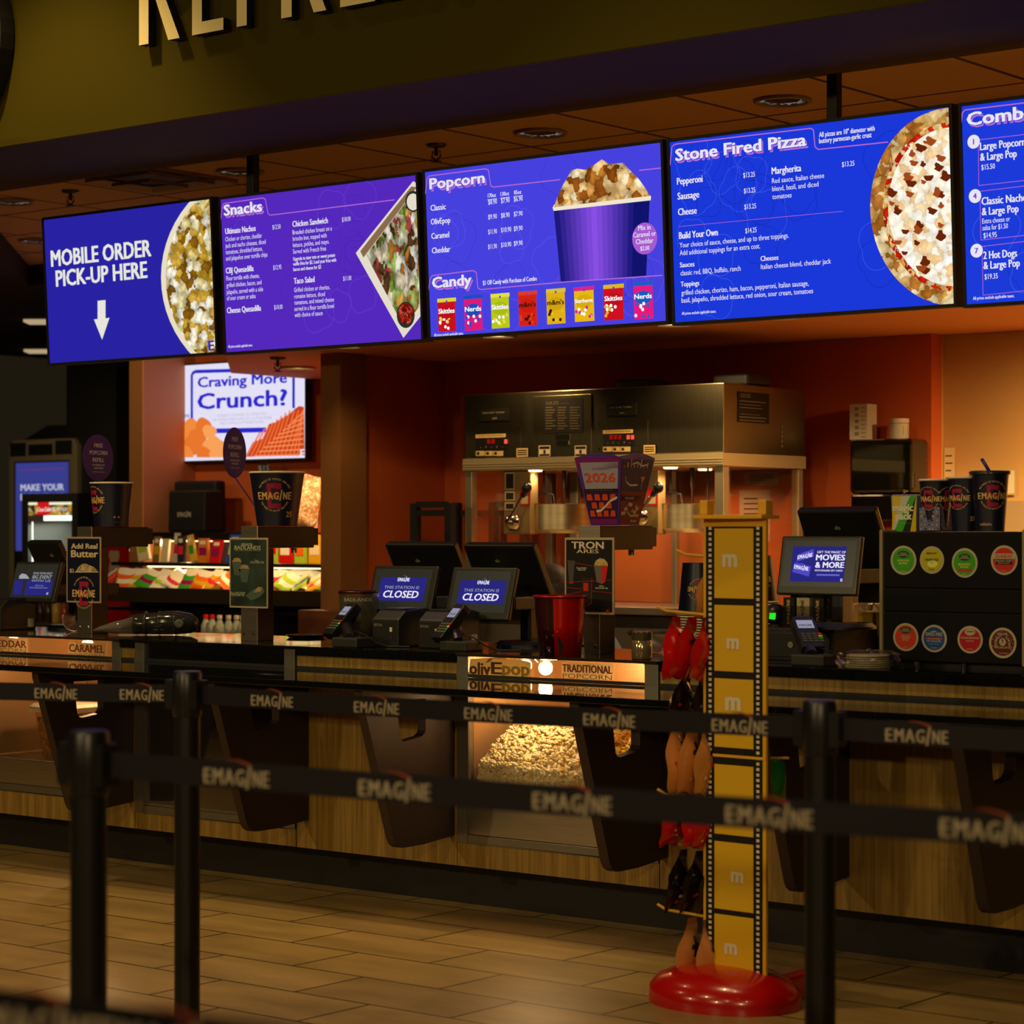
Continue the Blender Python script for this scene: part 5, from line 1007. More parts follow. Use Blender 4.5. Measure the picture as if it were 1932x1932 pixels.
for (x, y, rx, ry), col, txt in (((1705, 1057, 24.5, 27.5), '#3c9a18', [('GREEN', .42, .10, .5, 1), ('MOUNTAIN', .29, .10, .72, 1), ('HORIZON', -.08, .13, .9, 3), ('BLEND', -.27, .13, .66, 3), ('— — — —', -.46, .06, .8, 3), ('KEURIG', -.78, .06, .4, 3)]),
                                 ((1758.7, 1056.5, 23, 26), '#b0ac10', [('BIGELOW', .42, .14, .8, 0), ('GREEN TEA', -.05, .16, 1.1, 0), ('CLASSIC', -.2, .05, .3, 0), ('KEURIG', -.72, .08, .45, 0)]),
                                 ((1820.5, 1062, 24.5, 28), '#3c9a18', [('GREEN', .40, .10, .5, 1), ('MOUNTAIN', .27, .10, .72, 1), ('BREAKFAST', -.16, .12, .95, 3), ('BLEND', -.33, .12, .6, 3), ('KEURIG', -.78, .06, .4, 3)]),
                                 ((1895, 1056.8, 25.5, 28), '#c02818', [("DUNKIN'", .14, .24, 1.25, 4), ('ORIGINAL BLEND', -.10, .10, 1.25, 1), ('MEDIUM ROAST', -.24, .08, .9, 1), ('KEURIG', -.75, .06, .4, 1)]),
                                 ((1709.4, 1202, 24, 26.5), '#c43a18', [('GREEN', .52, .10, .5, 1), ('MOUNTAIN', .39, .10, .72, 1), ('Seasonal', .08, .09, .7, 1), ('PUMPKIN', -.10, .13, .7, 1), ('SPICE', -.26, .13, .5, 1), ('KEURIG', -.75, .06, .4, 1)]),
                                 ((1763, 1204.7, 24, 26), '#0e4a90', [('SWISS MISS', .18, .26, 1.3, 1), ('HOT COCOA MIX', -.26, .14, 1.1, 1), ('NATURALLY FLAVORED', -.42, .05, .8, 1), ('KEURIG', -.72, .09, .45, 1)]),
                                 ((1830.8, 1206.8, 24, 26), '#a81424', [('TWININGS', .54, .10, .62, 0), ('ENGLISH BREAKFAST', .06, .13, 1.45, 1), ('BLACK TEA', -.14, .09, .6, 1), ('KEURIG', -.72, .07, .45, 1)]),
                                 ((1892.3, 1213, 26, 29), '#5a1410', [('ORIGINAL', .52, .13, .75, 1), ('1', .08, .16, .08, 0), ('STEP', -.04, .06, .25, 0), ('MOCHA LATTE', -.36, .13, 1.15, 1), ('KEURIG', -.70, .07, .45, 1)])):
    A, B = P.ab(x, y); ra = P.ab(x+rx, y)[0]-A; rb = B-P.ab(x, y+ry)[1]; m = MB(); m.disc(P, A, B, ra, rb, .002, 0); m.disc(P, A, B, ra*.84, rb*.84, .0026, 1)
    cs = [ink('#b0a888'), ink(col), ink('#1a3a14'), ink('#d8dc70'), ink('#c02818'), ink('#b8b098'), ink('#14140c'), ink('#c84a38')]; f = lambda u, v: P.w(A+u, B+v, .0036)
    if 'MOUNTAIN' in [s[0] for s in txt]: m.disc(P, A, B+rb*(txt[0][1]-.02), ra*.44, rb*.24, .003, 2)
    if txt[0][0] == "DUNKIN'": m.rect(P, A-ra*.80, B+rb*.08, A+ra*.80, B+rb*.44, .003, 0); m.rect(P, A-ra*.62, B-rb*.30, A+ra*.62, B+rb*.04, .003, 6)
    if txt[0][0] == 'SWISS MISS': m.rect(P, A-ra*.64, B-rb*.08, A+ra*.64, B+rb*.06, .003, 4); m.poly([f(-ra*.35, rb*.48), f(ra*.3, rb*.48), f(ra*.05, rb*.58)], 0); put(m, 'MILK CHOCOLATE', f, 0, B*0-rb*.05, rb*.08, ra*.9, 1, 5, align='c')
    if txt[0][0] == 'TWININGS': m.disc(P, A, B+rb*.56, ra*.42, rb*.26, .003, 0)
    if txt[0][0] == 'BIGELOW': m.disc(P, A+ra*.05, B-rb*.28, ra*.42, rb*.26, .0028, 3)
    if 'BREAKFAST' == txt[2][0]: m.rect(P, A-ra*.55, B-rb*.58, A+ra*.55, B-rb*.42, .003, 4)
    if txt[0][0] == 'ORIGINAL':
        m.disc(P, A, B+rb*.06, ra*.25, rb*.25, .003, 0); arc_text(m, 'DONUT·SHOP', lambda u, v: P.w(A+u, B+v, .0036), 0, -rb*.02, rb*.40, rb*.19, math.radians(195), math.radians(-15), 5, False, 1.2)
        for k in range(26): q = rnd.uniform(0, 6.28); s = rnd.uniform(.66, .80); m.disc(P, A+ra*s*math.cos(q), B+rb*s*math.sin(q), ra*.05, rb*.025, .003, 7 if k % 2 else 5, 6)
    for s, yy, cap, w, mi in txt: put(m, s, f, 0, yy*rb, cap*rb, w*ra, 1.2, {0: 6, 1: 5, 3: 3, 4: 4}[mi], align='c')
    m.build('pod_label', cs, t)
ZT = zt+.0005
def stand(x, Y): p = PY(x, 1000, Y); return Vector((p.x, Y, ZT))
# magic pack box
c = stand(1709, 6.98); t = thing('magic_pack_box', 'striped green, yellow and grey magic pack snack box on the coffee pod cabinet', 'box', c)
x0, x1 = PY(1681, 970, 6.95).x, PY(1730, 970, 6.95).x; P = YP(6.95); zb, zu = ZT, PY(1700, 936, 6.95).z; w = x1-x0; hh = zu-zb
m = MB(); pr = [(x0+.008, zb), (x1-.004, zb), (x1, zu)]+[(x1-w*k/12, zu+(.006 if k % 2 else 0)) for k in range(1, 12)]+[(x0, zu)]; m.prism(pr, P.w, -.075, 0); m.build('box_body', ink('#8a86a0'), t)
m = MB(); S = lambda u, v: P.w(x0+u*w, zb+v*hh, .001)
for k, (s0, s1, mi) in enumerate(((-.55, -.2, 0), (-.2, .12, 1), (.12, .45, 2), (.45, .75, 3), (.75, 1.0, 0))):
    pts = [(max(.04, min(.97, u)), v) for u, v in ((s0, 0), (s1, 0), (s1+.62, 1), (s0+.62, 1))]; m.add([S(*p) for p in pts], [(0, 1, 2, 3)], mi)
f = lambda u, v: P.w(x0+u, zb+v, .002); put(m, 'magic', f, w*.1, hh*.58, hh*.2, w*.76, 2, 4); put(m, 'pack', f, w*.2, hh*.34, hh*.2, w*.6, 2, 4); put(m, '- - - - - - - -', f, w*.1, hh*.22, hh*.04, w*.75, 0, 4)
m.build('box_print', [ink('#c8b018'), ink('#b8bcb0'), ink('#3aa02c'), ink('#14140f'), ink('#d8d8c8')], t)
# star box with cup
c = stand(1760, 7.0); t = thing('star_box', 'square grey box printed with small stars on the coffee pod cabinet', 'box', c); xa, xm, xb = PY(1733, 980, 6.95).x, PY(1764, 980, 6.95).x, 0
zu = PY(1750, 957, 6.95).z; W2 = xm-xa+.02; m = MB(); m.box(xa, xa+W2, 6.95, 6.95+W2*1.05, ZT, ZT+.003)
for q in ((xa, xa+W2, 6.95, 6.952), (xa, xa+W2, 6.95+W2*1.05-.002, 6.95+W2*1.05), (xa, xa+.002, 6.95, 6.95+W2*1.05), (xa+W2-.002, xa+W2, 6.95, 6.95+W2*1.05)): m.box(*q, ZT, zu)
m.build('box_walls', ink('#6a6a90'), t); m = MB(); r = random.Random(5)
def star(P, a, b, s, mi): m.poly([P.w(a+s*(1 if k % 2 == 0 else .45)*math.sin(k*math.pi/5), b+s*(1 if k % 2 == 0 else .45)*math.cos(k*math.pi/5), .001) for k in range(10)], mi)
for k in range(30): star(YP(6.95), xa+.006+(k % 5)*(W2-.012)/4.5+r.uniform(0, .006), ZT+.008+(k//5)*.014, r.uniform(.003, .005), k % 3)
for k in range(30): star(XP(xa+W2), 6.956+(k % 5)*(W2-.012)/4.4+r.uniform(0, .006), ZT+.008+(k//5)*.014, r.uniform(.003, .005), (k+1) % 3)
m.build('printed_stars', [ink('#c8a860'), ink('#1c1c30'), ink('#a8a8b0')], t)
paper_cup('paper_cup', 'navy paper cup standing inside the star printed box', (xa+W2/2, 6.95+W2*.52, ZT+.004), .040, .054, .165, 'cup', 'navy cups on the pod cabinet', ((-.72, .62, 1.5), (.78, .62, 1.5)))
paper_cup('paper_cup', 'tall navy paper cup with 25 on it, between the star box and the straw cup', stand(1821, 6.99), .040, .056, .175, 'cup', 'navy cups on the pod cabinet', ((-.75, .62, 1.5),), extras=(('25', .35, .2, .014),))
c = stand(1868, 6.97); t = paper_cup('paper_cup', 'largest navy cup with a lid and straw, right end of the pod cabinet top', c, .046, .060, .190, 'cup', 'navy cups on the pod cabinet', ((-.03, .6, 1.6),), extras=(('refillable', -.5, .10, .009),))
m = MB(); m.lathe([(.066, .184), (.067, .192), (.062, .196), (.056, .194), (.001, .193)], c, 32); m.build('lid', mat('smoky_lid', '#2a2826', .2), t, True); m = MB(); m.tube([c+Vector((.0, 0, .19)), c+Vector((-.03, 0, .235))], .006); m.build('straw', mat('blue_straw', '#1c1c70', .4), t, True)
# ================================================================ kitchen behind the counter
YB = 9.1
# back counter
t = thing('back_counter', 'steel topped dark back counter under the popcorn machine', 'counter', (-6.8, YB, 0)); bx0, bx1 = PY(858, 1140, YB).x, XE-.05; zc = PY(1160, 1140, YB).z-.012
m = MB(); m.box(bx0, bx1, YB-.02, 10.09, zc-.035, zc); m.build('steel_top', STEEL, t, bevel=.004)
m = MB(); m.box(bx0+.02, bx1-.02, YB+.03, 10.09, .02, zc-.036); m.build('cabinet_body', mat('dark_cabinet', '#1c140e', .5), t)
P = YP(YB+.028); m = MB()
for k in range(3): m.box(bx0+.05+k*.9, bx0+.9+k*.9, YB+.024, YB+.029, zc-.26, zc-.10)
m.build('louvre_panel', STEEL2, t)
# popcorn machine
mx0, mx1, mx2 = PY(877, 800, YB).x, PY(1365, 800, YB).x, 0; YE = YB+.70
zt_, zm, zl = PY(877, 745, YB).z, PY(877, 866, YB).z, PY(877, 889, YB).z
t = thing('popcorn_machine', 'wide steel popcorn machine with two kettles and red digital displays', 'popcorn machine', ((mx0+mx1)/2, YB, zc)); PM = t
HOOD = mat('hood_steel', '#8f8568', .3, 1, noise=(4, .1, (30, 1, 1)))
m = MB(); m.box(mx0, mx1, YB, YE, zm, zt_); m.build('hood', HOOD, t, bevel=.004)
m = MB(); m.box(mx0-.005, mx1+.004, YB-.012, YE+.002, zl, zm-.001)
for k in range(3): m.box(mx0-.006, mx1+.005, YB-.014, YB-.012, zl+.006+k*.012, zl+.012+k*.012)
m.build('canopy_rail', mat('pale_rail', '#c8b488', .4, .7), t, bevel=.002)
for (x, y, w, d) in ((mx0, YB, .045, .045), (mx1-.05, YB, .05, .045), (PY(1063, 950, YB+.5).x, YB+.55, .05, .03), (mx1-.045, YE-.05, .04, .04), (mx0, YE-.05, .04, .04), (PY(1262, 950, YB+.6).x, YB+.62, .03, .03)):
    m = MB(); m.box(x, x+w, y, y+d, zc, zl-.001); m.build('post', mat('ribbed_post', '#b8a88a', .35, .8), t, bevel=.003)
xb_ = PY(1068, 950, YE).x; m = MB(); m.box(xb_, mx1-.046, YE-.012, YE-.006, zc+.002, zl-.002); m.build('back_panel', mat('orange_back_panel', '#c8682f', .4), t)
m = MB(); m.box(mx0+.05, xb_-.002, YE-.012, YE-.006, zc+.002, zl-.002); m.build('back_glass', glass('back_glass', '#ffe8d8', .06), t)
for q_ in (mx0+.015, mx1-.014): m = MB(); m.box(q_, q_+.006, YB+.05, YE-.06, zc+.002, zl-.002); m.build('side_glass', glass('side_glass', '#fff4e8', .04), t)
P = YP(YB-.001)
m = MB(); m.slab(P, 1007, 748, 1117, 864, .0, .006); m.build('access_panel', HOOD, t, bevel=.002)
m = MB(); m.slab(P, 1028, 754, 1101, 815, .0065, .008, 0)
T(m, 'GILES', 1032, 764, 1056, 6, P, 2, 1, .009); T(m, 'POPCORN MACHINE', 1060, 763, 1076, 2.5, P, .5, 1, .009)
for r in range(9):
    for c_ in range(3): m.quad(P, 1031+c_*23, 768+r*5, 1031+c_*23+rnd.uniform(12, 20), 769.6+r*5, .009, 1)
m.build('instruction_plate', [ink('#14100a'), ink('#54482f')], t)
m = MB(); m.slab(P, 1050, 820, 1077, 829, .0065, .0085); m.slab(P, 1052, 832, 1075, 839, .0065, .012); m.build('latch', CHROME, t)
m = MB()
for x in (1018, 1086): m.quad(P, x, 841, x+22, 861, .0075, 0); m.quad(P, x+1.5, 842.5, x+20.5, 847, .008, 1); m.quad(P, x+9, 849, x+13, 856, .008, 1); m.quad(P, x+1.5, 857, x+20.5, 860, .008, 1)
m.build('warning_stickers', [ink('#d8c49a'), ink('#1c140a')], t)
for k, (x0, y0, xp, yp, on) in enumerate(((899, 820, 905, 772, ((921, 0), (929, 0), (953, 1))), (1139, 812, 1145, 762, ((1152, 0), (1160, 0), (1168, 0), (1184, 1), (1192, 1))))):
    m = MB(); m.slab(P, xp, yp, xp+56, yp+21, 0, .004, 0); T(m, 'ON OFF TIMER', xp+6, yp+9, xp+48, 3, P, .5, 1, .005); T(m, 'GILES', xp+25, yp+19, xp+34, 3, P, 1, 1, .005); m.build('control_strip', [ink('#14100a'), ink('#8a7c60')], t)
    m = MB(); m.slab(P, x0-11, y0-15, x0+83, y0+39, 0, .002, 0)
    for a_, b_ in ((x0-8, y0-12), (x0+79, y0-13), (x0-8, y0+35), (x0+79, y0+34)): A, B = P.ab(a_, b_); m.disc(P, A, B, .005, None, .0045, 1, 8)
    m.build('control_cover', [HOOD, CHROME], t)
    m = MB(); m.slab(P, x0, y0+5, x0+60, y0+29, .002, .006, 0); T(m, '. : . : .', x0+8, y0+25, x0+52, 4, P, .5, 1, .007); m.build('control_panel', [ink('#100c0a'), ink('#a89878')], t)
    for xx, br in on: m = MB(); m.quad(P, xx, y0+9, xx+6, y0+17, .0075, br); m.build('digit_display', [emi('#a01408', .8), emi('#ff5038', 1.2)], t)
    m = MB(); m.quad(P, x0, y0, x0+57, y0+5, .0075, 0); T(m, 'CAUTION HOT SURFACE READ MANUAL', x0+4, y0+4, x0+53, 2.4, P, .6, 1, .008)
    for q in ((0, 17), (18, 32), (33, 52)): m.quad(P, x0+q[0], y0+31, x0+q[1], y0+40, .0065, 0); m.quad(P, x0+q[0]+2, y0+33, x0+q[0]+7, y0+38, .007, 1)
    m.quad(P, x0+77, y0+26+2*k, x0+99, y0+42+2*k, .0075, 0); 
    for r in range(3): m.quad(P, x0+79, y0+29+r*4+2*k, x0+97, y0+30.4+r*4+2*k, .008, 1)
    m.build('caution_stickers', [ink('#c8a868'), ink('#2a1c0a')], t)
# right end of the hood carries the maker's plate
Q = XP(mx1); m = MB(); m.slab(Q, 1391, 738, 1450, 800, .0005, .003, 0); T(m, 'GILES', 1395, 749, 1414, 7, Q, 2, 1, .005)
for r in range(7): m.quad(Q, 1394, 757+r*6, 1394+rnd.uniform(30, 52), 759+r*6, .004, 1)
for y in range(5): A, B = Q.ab(1474, 806+y*9); m.disc(Q, A, B, .006, None, .004, 1, 8)
m.build('side_plate', [ink('#14100a'), ink('#7a6c50')], t)
# kettles, drives and levers
def kettle(xa, xb, ytop, ybot, lever):
    p0, p1 = PY(xa, ytop, YB+.22), PY(xb, ybot, YB+.22); r = (p1.x-p0.x)*.5*1.02; c = Vector(((p0.x+p1.x)/2, YB+.06+r, p1.z)); h = p0.z-p1.z
    m = MB(); m.lathe([(r*.9, 0), (r*.95, .012), (r, .02), (r, h-.004), (r*1.03, h), (r*.98, h), (r*.97, h-.02), (.001, h-.025)], c, 40, cap0=True); m.build('kettle', mat('kettle_steel', '#c8b490', .34, 1, noise=(3, .2, (1, 1, 14))), PM, .6)
    m = MB(); m.cyl((c.x+.02, c.y, c.z+h-.03), (c.x+.02, c.y, zl), .007); m.cyl((c.x+.02, c.y, c.z+h+.08), (c.x+.02, c.y, zl), .013); m.build('drive_shaft', mat('dark_shaft', '#3a2414', .4, .6), PM)
    m = MB(); m.tube([(c.x-.07, c.y-.05, zl), (c.x-.07, c.y-.05, c.z+h+.06), (c.x-.11, c.y-.05, c.z+h+.04)], .005); m.tube([(c.x-.07, c.y-.05, c.z+h+.055), (c.x-.01, c.y-.05, c.z+h+.045), (c.x, c.y-.05, c.z+h-.01)], .005); m.ball((c.x-.115, c.y-.05, c.z+h+.04), (.022, .015, .016), 10, 7); m.build('stir_arm', MATT, PM)
    m = MB(); m.cyl((c.x+.11, c.y, zl), (c.x+.11, c.y, c.z+h-.02), .005); m.build('cable', MATT, PM)
    L0, L1 = lever
    Pq = YP(YB+.03); 
    m = MB(); m.slab(Pq, L0[0], L0[1], L0[2], L0[3], -.06, 0); m.build('bracket_housing', mat('housing_steel', '#b0925e', .4, .7), PM, bevel=.004)
    m = MB(); w_ = (L0[2]-L0[0])
    for y0, y1 in ((.03, .30), (.33, .47), (.50, .62)): m.quad(Pq, L0[0]+w_*.06, L0[1]+(L0[3]-L0[1])*y0, L0[0]+w_*.42, L0[1]+(L0[3]-L0[1])*y1, .002, 0); m.quad(Pq, L0[0]+w_*.1, L0[1]+(L0[3]-L0[1])*(y0+.02), L0[0]+w_*.38, L0[1]+(L0[3]-L0[1])*(y1-.02), .003, 1)
    m.quad(Pq, L0[0]+w_*.60, L0[1]+(L0[3]-L0[1])*.27, L0[0]+w_*.97, L0[1]+(L0[3]-L0[1])*.55, .002, 2); m.quad(Pq, L0[0]+w_*.66, L0[1]+(L0[3]-L0[1])*.40, L0[0]+w_*.92, L0[1]+(L0[3]-L0[1])*.52, .003, 0)
    m.build('notice_labels', [ink('#c8b48c'), ink('#2a1e14'), ink('#c01810')], PM)
    Pl = YP(YB-.03); a = Pl.w(*Pl.ab(*L1[0])); b = Pl.w(*Pl.ab(*L1[1]))
    m = MB(); m.cyl(a, b, .007); m.build('lever', CHROME, PM); m = MB(); m.ball(b, (.026, .022, .026), 14, 9); d_ = (b-a).normalized(); m.cyl(b-d_*.05, b, .012, 12, 0, .02); m.build('lever_knob', BLACK, PM, True)
    m = MB(); m.lathe([(.001, -.035), (.03, -.03), (.034, .0), (.042, .005), (.042, .012)], a+Vector((0, .03, 0)), 20, axis='y'); m.build('pivot', CHROME, PM, True)
kettle(1001, 1108, 951, 1006, ((950, 888, 1001, 1008), ((958, 985), (994, 921))))
kettle(1245, 1352, 951, 1005, ((1188, 888, 1242, 1008), ((1200, 975), (1242, 920))))
for x, yy, e in ((1010, .05, 5), (1265, .04, 7), (1120, .4, 7), (1330, .4, 6)):
    p = PY(x, 890, YB+yy); q = Vector((p.x, p.y, zl)); m = MB(); m.lathe([(.035, -.001), (.03, -.008), (.001, -.008)], q, 18); m.build('canopy_light', emi('#ffd090', 6), PM)
    lamp('SPOT', q-Vector((0, 0, .012)), e*2.1, (1, .64, .36), q+Vector((0, .12, -1)), .03, 150, .8, PM)
# two lids on the hood
for x, lb in ((1206, 'dark exhaust cap on the popcorn machine hood, the left one'), (1395, 'dark exhaust cap on the popcorn machine hood, above its right end')):
    p = PY(x, 725, YB+.3); m = MB(); m.box(p.x-.10, p.x+.10, YB+.22, YB+.42, zt_+.0005, zt_+.055); o = m.build('exhaust_cap', MATT, None, bevel=.02, seg=3); tag(o, lb, 'exhaust cap', 'caps on the popcorn machine')
# paper notices behind the machine (seen through it)
def notice(label, x0, y0, x1, y1, Y, rows, col='#c8a888', fr=None):
    p = PY(x0, y1, Y); t = thing('paper_notice', label, 'notice', p); P = YP(Y); m = MB(); m.slab(P, x0, y0, x1, y1, -.001, .0, 0)
    if fr: m.quad(P, x0+fr, y0+fr, x1-fr, y1-fr, .0008, 2)
    h = (y1-y0)
    for k in range(rows): yy = y0+h*(.15+.6*k/max(1, rows)); m.quad(P, x0+(x1-x0)*.15, yy, x0+(x1-x0)*rnd.uniform(.55, .88), yy+max(.8, h*.022), .0012, 1)
    m.build('sheet', [ink(col), ink('#4a3a2c'), ink('#d8caa0')], t); return t, P
t, P = notice('small paper notice taped high inside the right end of the popcorn machine', 1405, 892, 1468, 916, YE-.014, 3)
t, P = notice('sheet of instructions taped inside the popcorn machine, behind the candy stand top', 1395, 925, 1453, 1022, YE-.014, 6)
t, P = notice('narrow strip of paper on the tan wall left of the taped frame', 1781, 845, 1801, 938, 10.215, 4, '#d8c48c')
t, P = notice('framed white card on the tan wall behind the navy cups', 1834, 886, 1917, 934, 10.205, 1, '#b89c62', 3)
# black towel dispenser with things on top
YW = 9.92; a, b = PY(1601, 960, YW), PY(1718, 826, YW); t = thing('towel_dispenser', 'tall black glossy paper towel dispenser on the orange wall', 'dispenser', ((a.x+b.x)/2, YW, a.z-.06))
zb_ = a.z-.06; m = MB(); m.box(a.x, b.x, YW, 10.095, zb_+.13, b.z); m.build('cover', mat('gloss_black', '#0a0806', .08, coat=1), t, bevel=.03, seg=4); m = MB(); m.box(a.x+.006, b.x-.006, YW+.01, 10.095, zb_, zb_+.129); m.build('lower_tray', mat('gloss_black', '#0a0806'), t, bevel=.01)
m = MB(); m.ball((b.x-.035, YW, zb_+.14), (.008, .005, .01), 10, 7); m.build('lock', CHROME, t)
zt2 = b.z+.0005
p, q = PY(1607, 820, YW+.06), PY(1640, 752, YW+.06); t = thing('tall_white_box', 'tall white carton standing on the towel dispenser', 'box', (p.x, YW+.04, zt2)); m = MB(); m.box(p.x, q.x, YW+.04, YW+.13, zt2, zt2+(q.z-p.z)); m.build('carton', ink('#c8bca0'), t)
m = MB(); P = YP(YW+.04); w_ = q.x-p.x
for k in range(5): m.rect(P, p.x+w_*.3, zt2+.02+.03*k, p.x+w_*.52, zt2+.036+.03*k, .001, 0)
for k in range(8): m.rect(P, p.x+w_*.65, zt2+.01+.02*k, p.x+w_*.9, zt2+.014+.02*k, .001, 0)
m.build('printing', ink('#8a8068'), t)
p, q = PY(1677, 815, YW+.06), PY(1709, 784, YW+.06); c = Vector(((p.x+q.x)/2, YW+.08, zt2)); r = (q.x-p.x)/2; t = thing('white_jar', 'short white plastic jar on the right of the towel dispenser top', 'jar', c); h = q.z-p.z+.02
m = MB(); m.lathe([(r*.9, 0), (r*.97, .006), (r*.97, h*.72), (r*.85, h*.8)], c, 28, cap0=True); m.build('jar_body', ink('#c8bca0'), t, .6); m = MB(); m.lathe([(r, h*.78), (r, h), (.001, h+.002)], c, 28); m.build('lid', ink('#d0c4a8'), t, .6); m = MB(); f = cone_fn(c, r*.97, r*.97, h, TC); m.add([f(.01, h*.2), f(.04, h*.2), f(.04, h*.62), f(.01, h*.62)], [(0, 1, 2, 3)]); m.build('label', ink('#6a6450'), t)
# steel tap fitting
YS = 8.9; p, q = PY(1597, 1168, YS), PY(1665, 1108, YS); t = thing('steel_sink_unit', 'bright steel sink unit with two taps behind the gift card terminal', 'sink', (p.x, YS, p.z))
m = MB(); m.box(p.x, q.x+.1, YS+.02, YS+.03, p.z+.02, q.z+.05); m.box(p.x, q.x+.1, YS-.1, YS+.03, p.z-.01, p.z+.012); m.build('splashback', STEEL, t, bevel=.003)
for x in (1623, 1650):
    c = PY(x, 1140, YS); m = MB(); m.cyl((c.x, YS-.02, c.z), (c.x, YS+.03, c.z), .018, 16); m.cyl((c.x, YS-.04, c.z-.045), (c.x, YS-.02, c.z+.02), .01); m.ball((c.x, YS-.035, c.z+.012), .016, 10, 7); m.build('tap', CHROME, t, .7)
m = MB(); m.box(p.x-.02, q.x+.2, YS-.12, YS+.05, .0, p.z-.012); m.build('cabinet_body', mat('sink_cabinet', '#5a3a20', .5), t)
# black metal racks against the wall
def rack(label, xa, ya, xb, yb, Y, rails, posts):
    P = YP(Y); p = PY(xa, yb, Y); t = thing('metal_rack', label, 'rack', (p.x, Y, 0), 'black racks by the wall'); a0, b0 = P.ab(xa, yb); a1, b1 = P.ab(xb, ya); zr = b1
    for x in posts:
        a, _ = P.ab(x, ya); m = MB(); m.box(a-.02, a+.02, Y, Y+.04, 0, zr); m.build('post', MATT, t)
    for x0, x1, y in rails:
        aa, bb = P.ab(x0, y); cc, _ = P.ab(x1, y); m = MB(); m.box(aa+.021, cc-.021, Y+.005, Y+.035, bb-.018, bb+.012); m.build('rail', MATT, t)
rack('black metal rack against the orange wall left of the popcorn machine', 777, 949, 848, 1150, 8.95, ((777, 844, 951), (777, 844, 967)), (779, 844))
rack('black metal rack seen through the left glass of the popcorn machine', 925, 947, 990, 1150, 10.0, ((862, 922, 967), (927, 985, 950), (927, 985, 967)), (927, 985, 858))
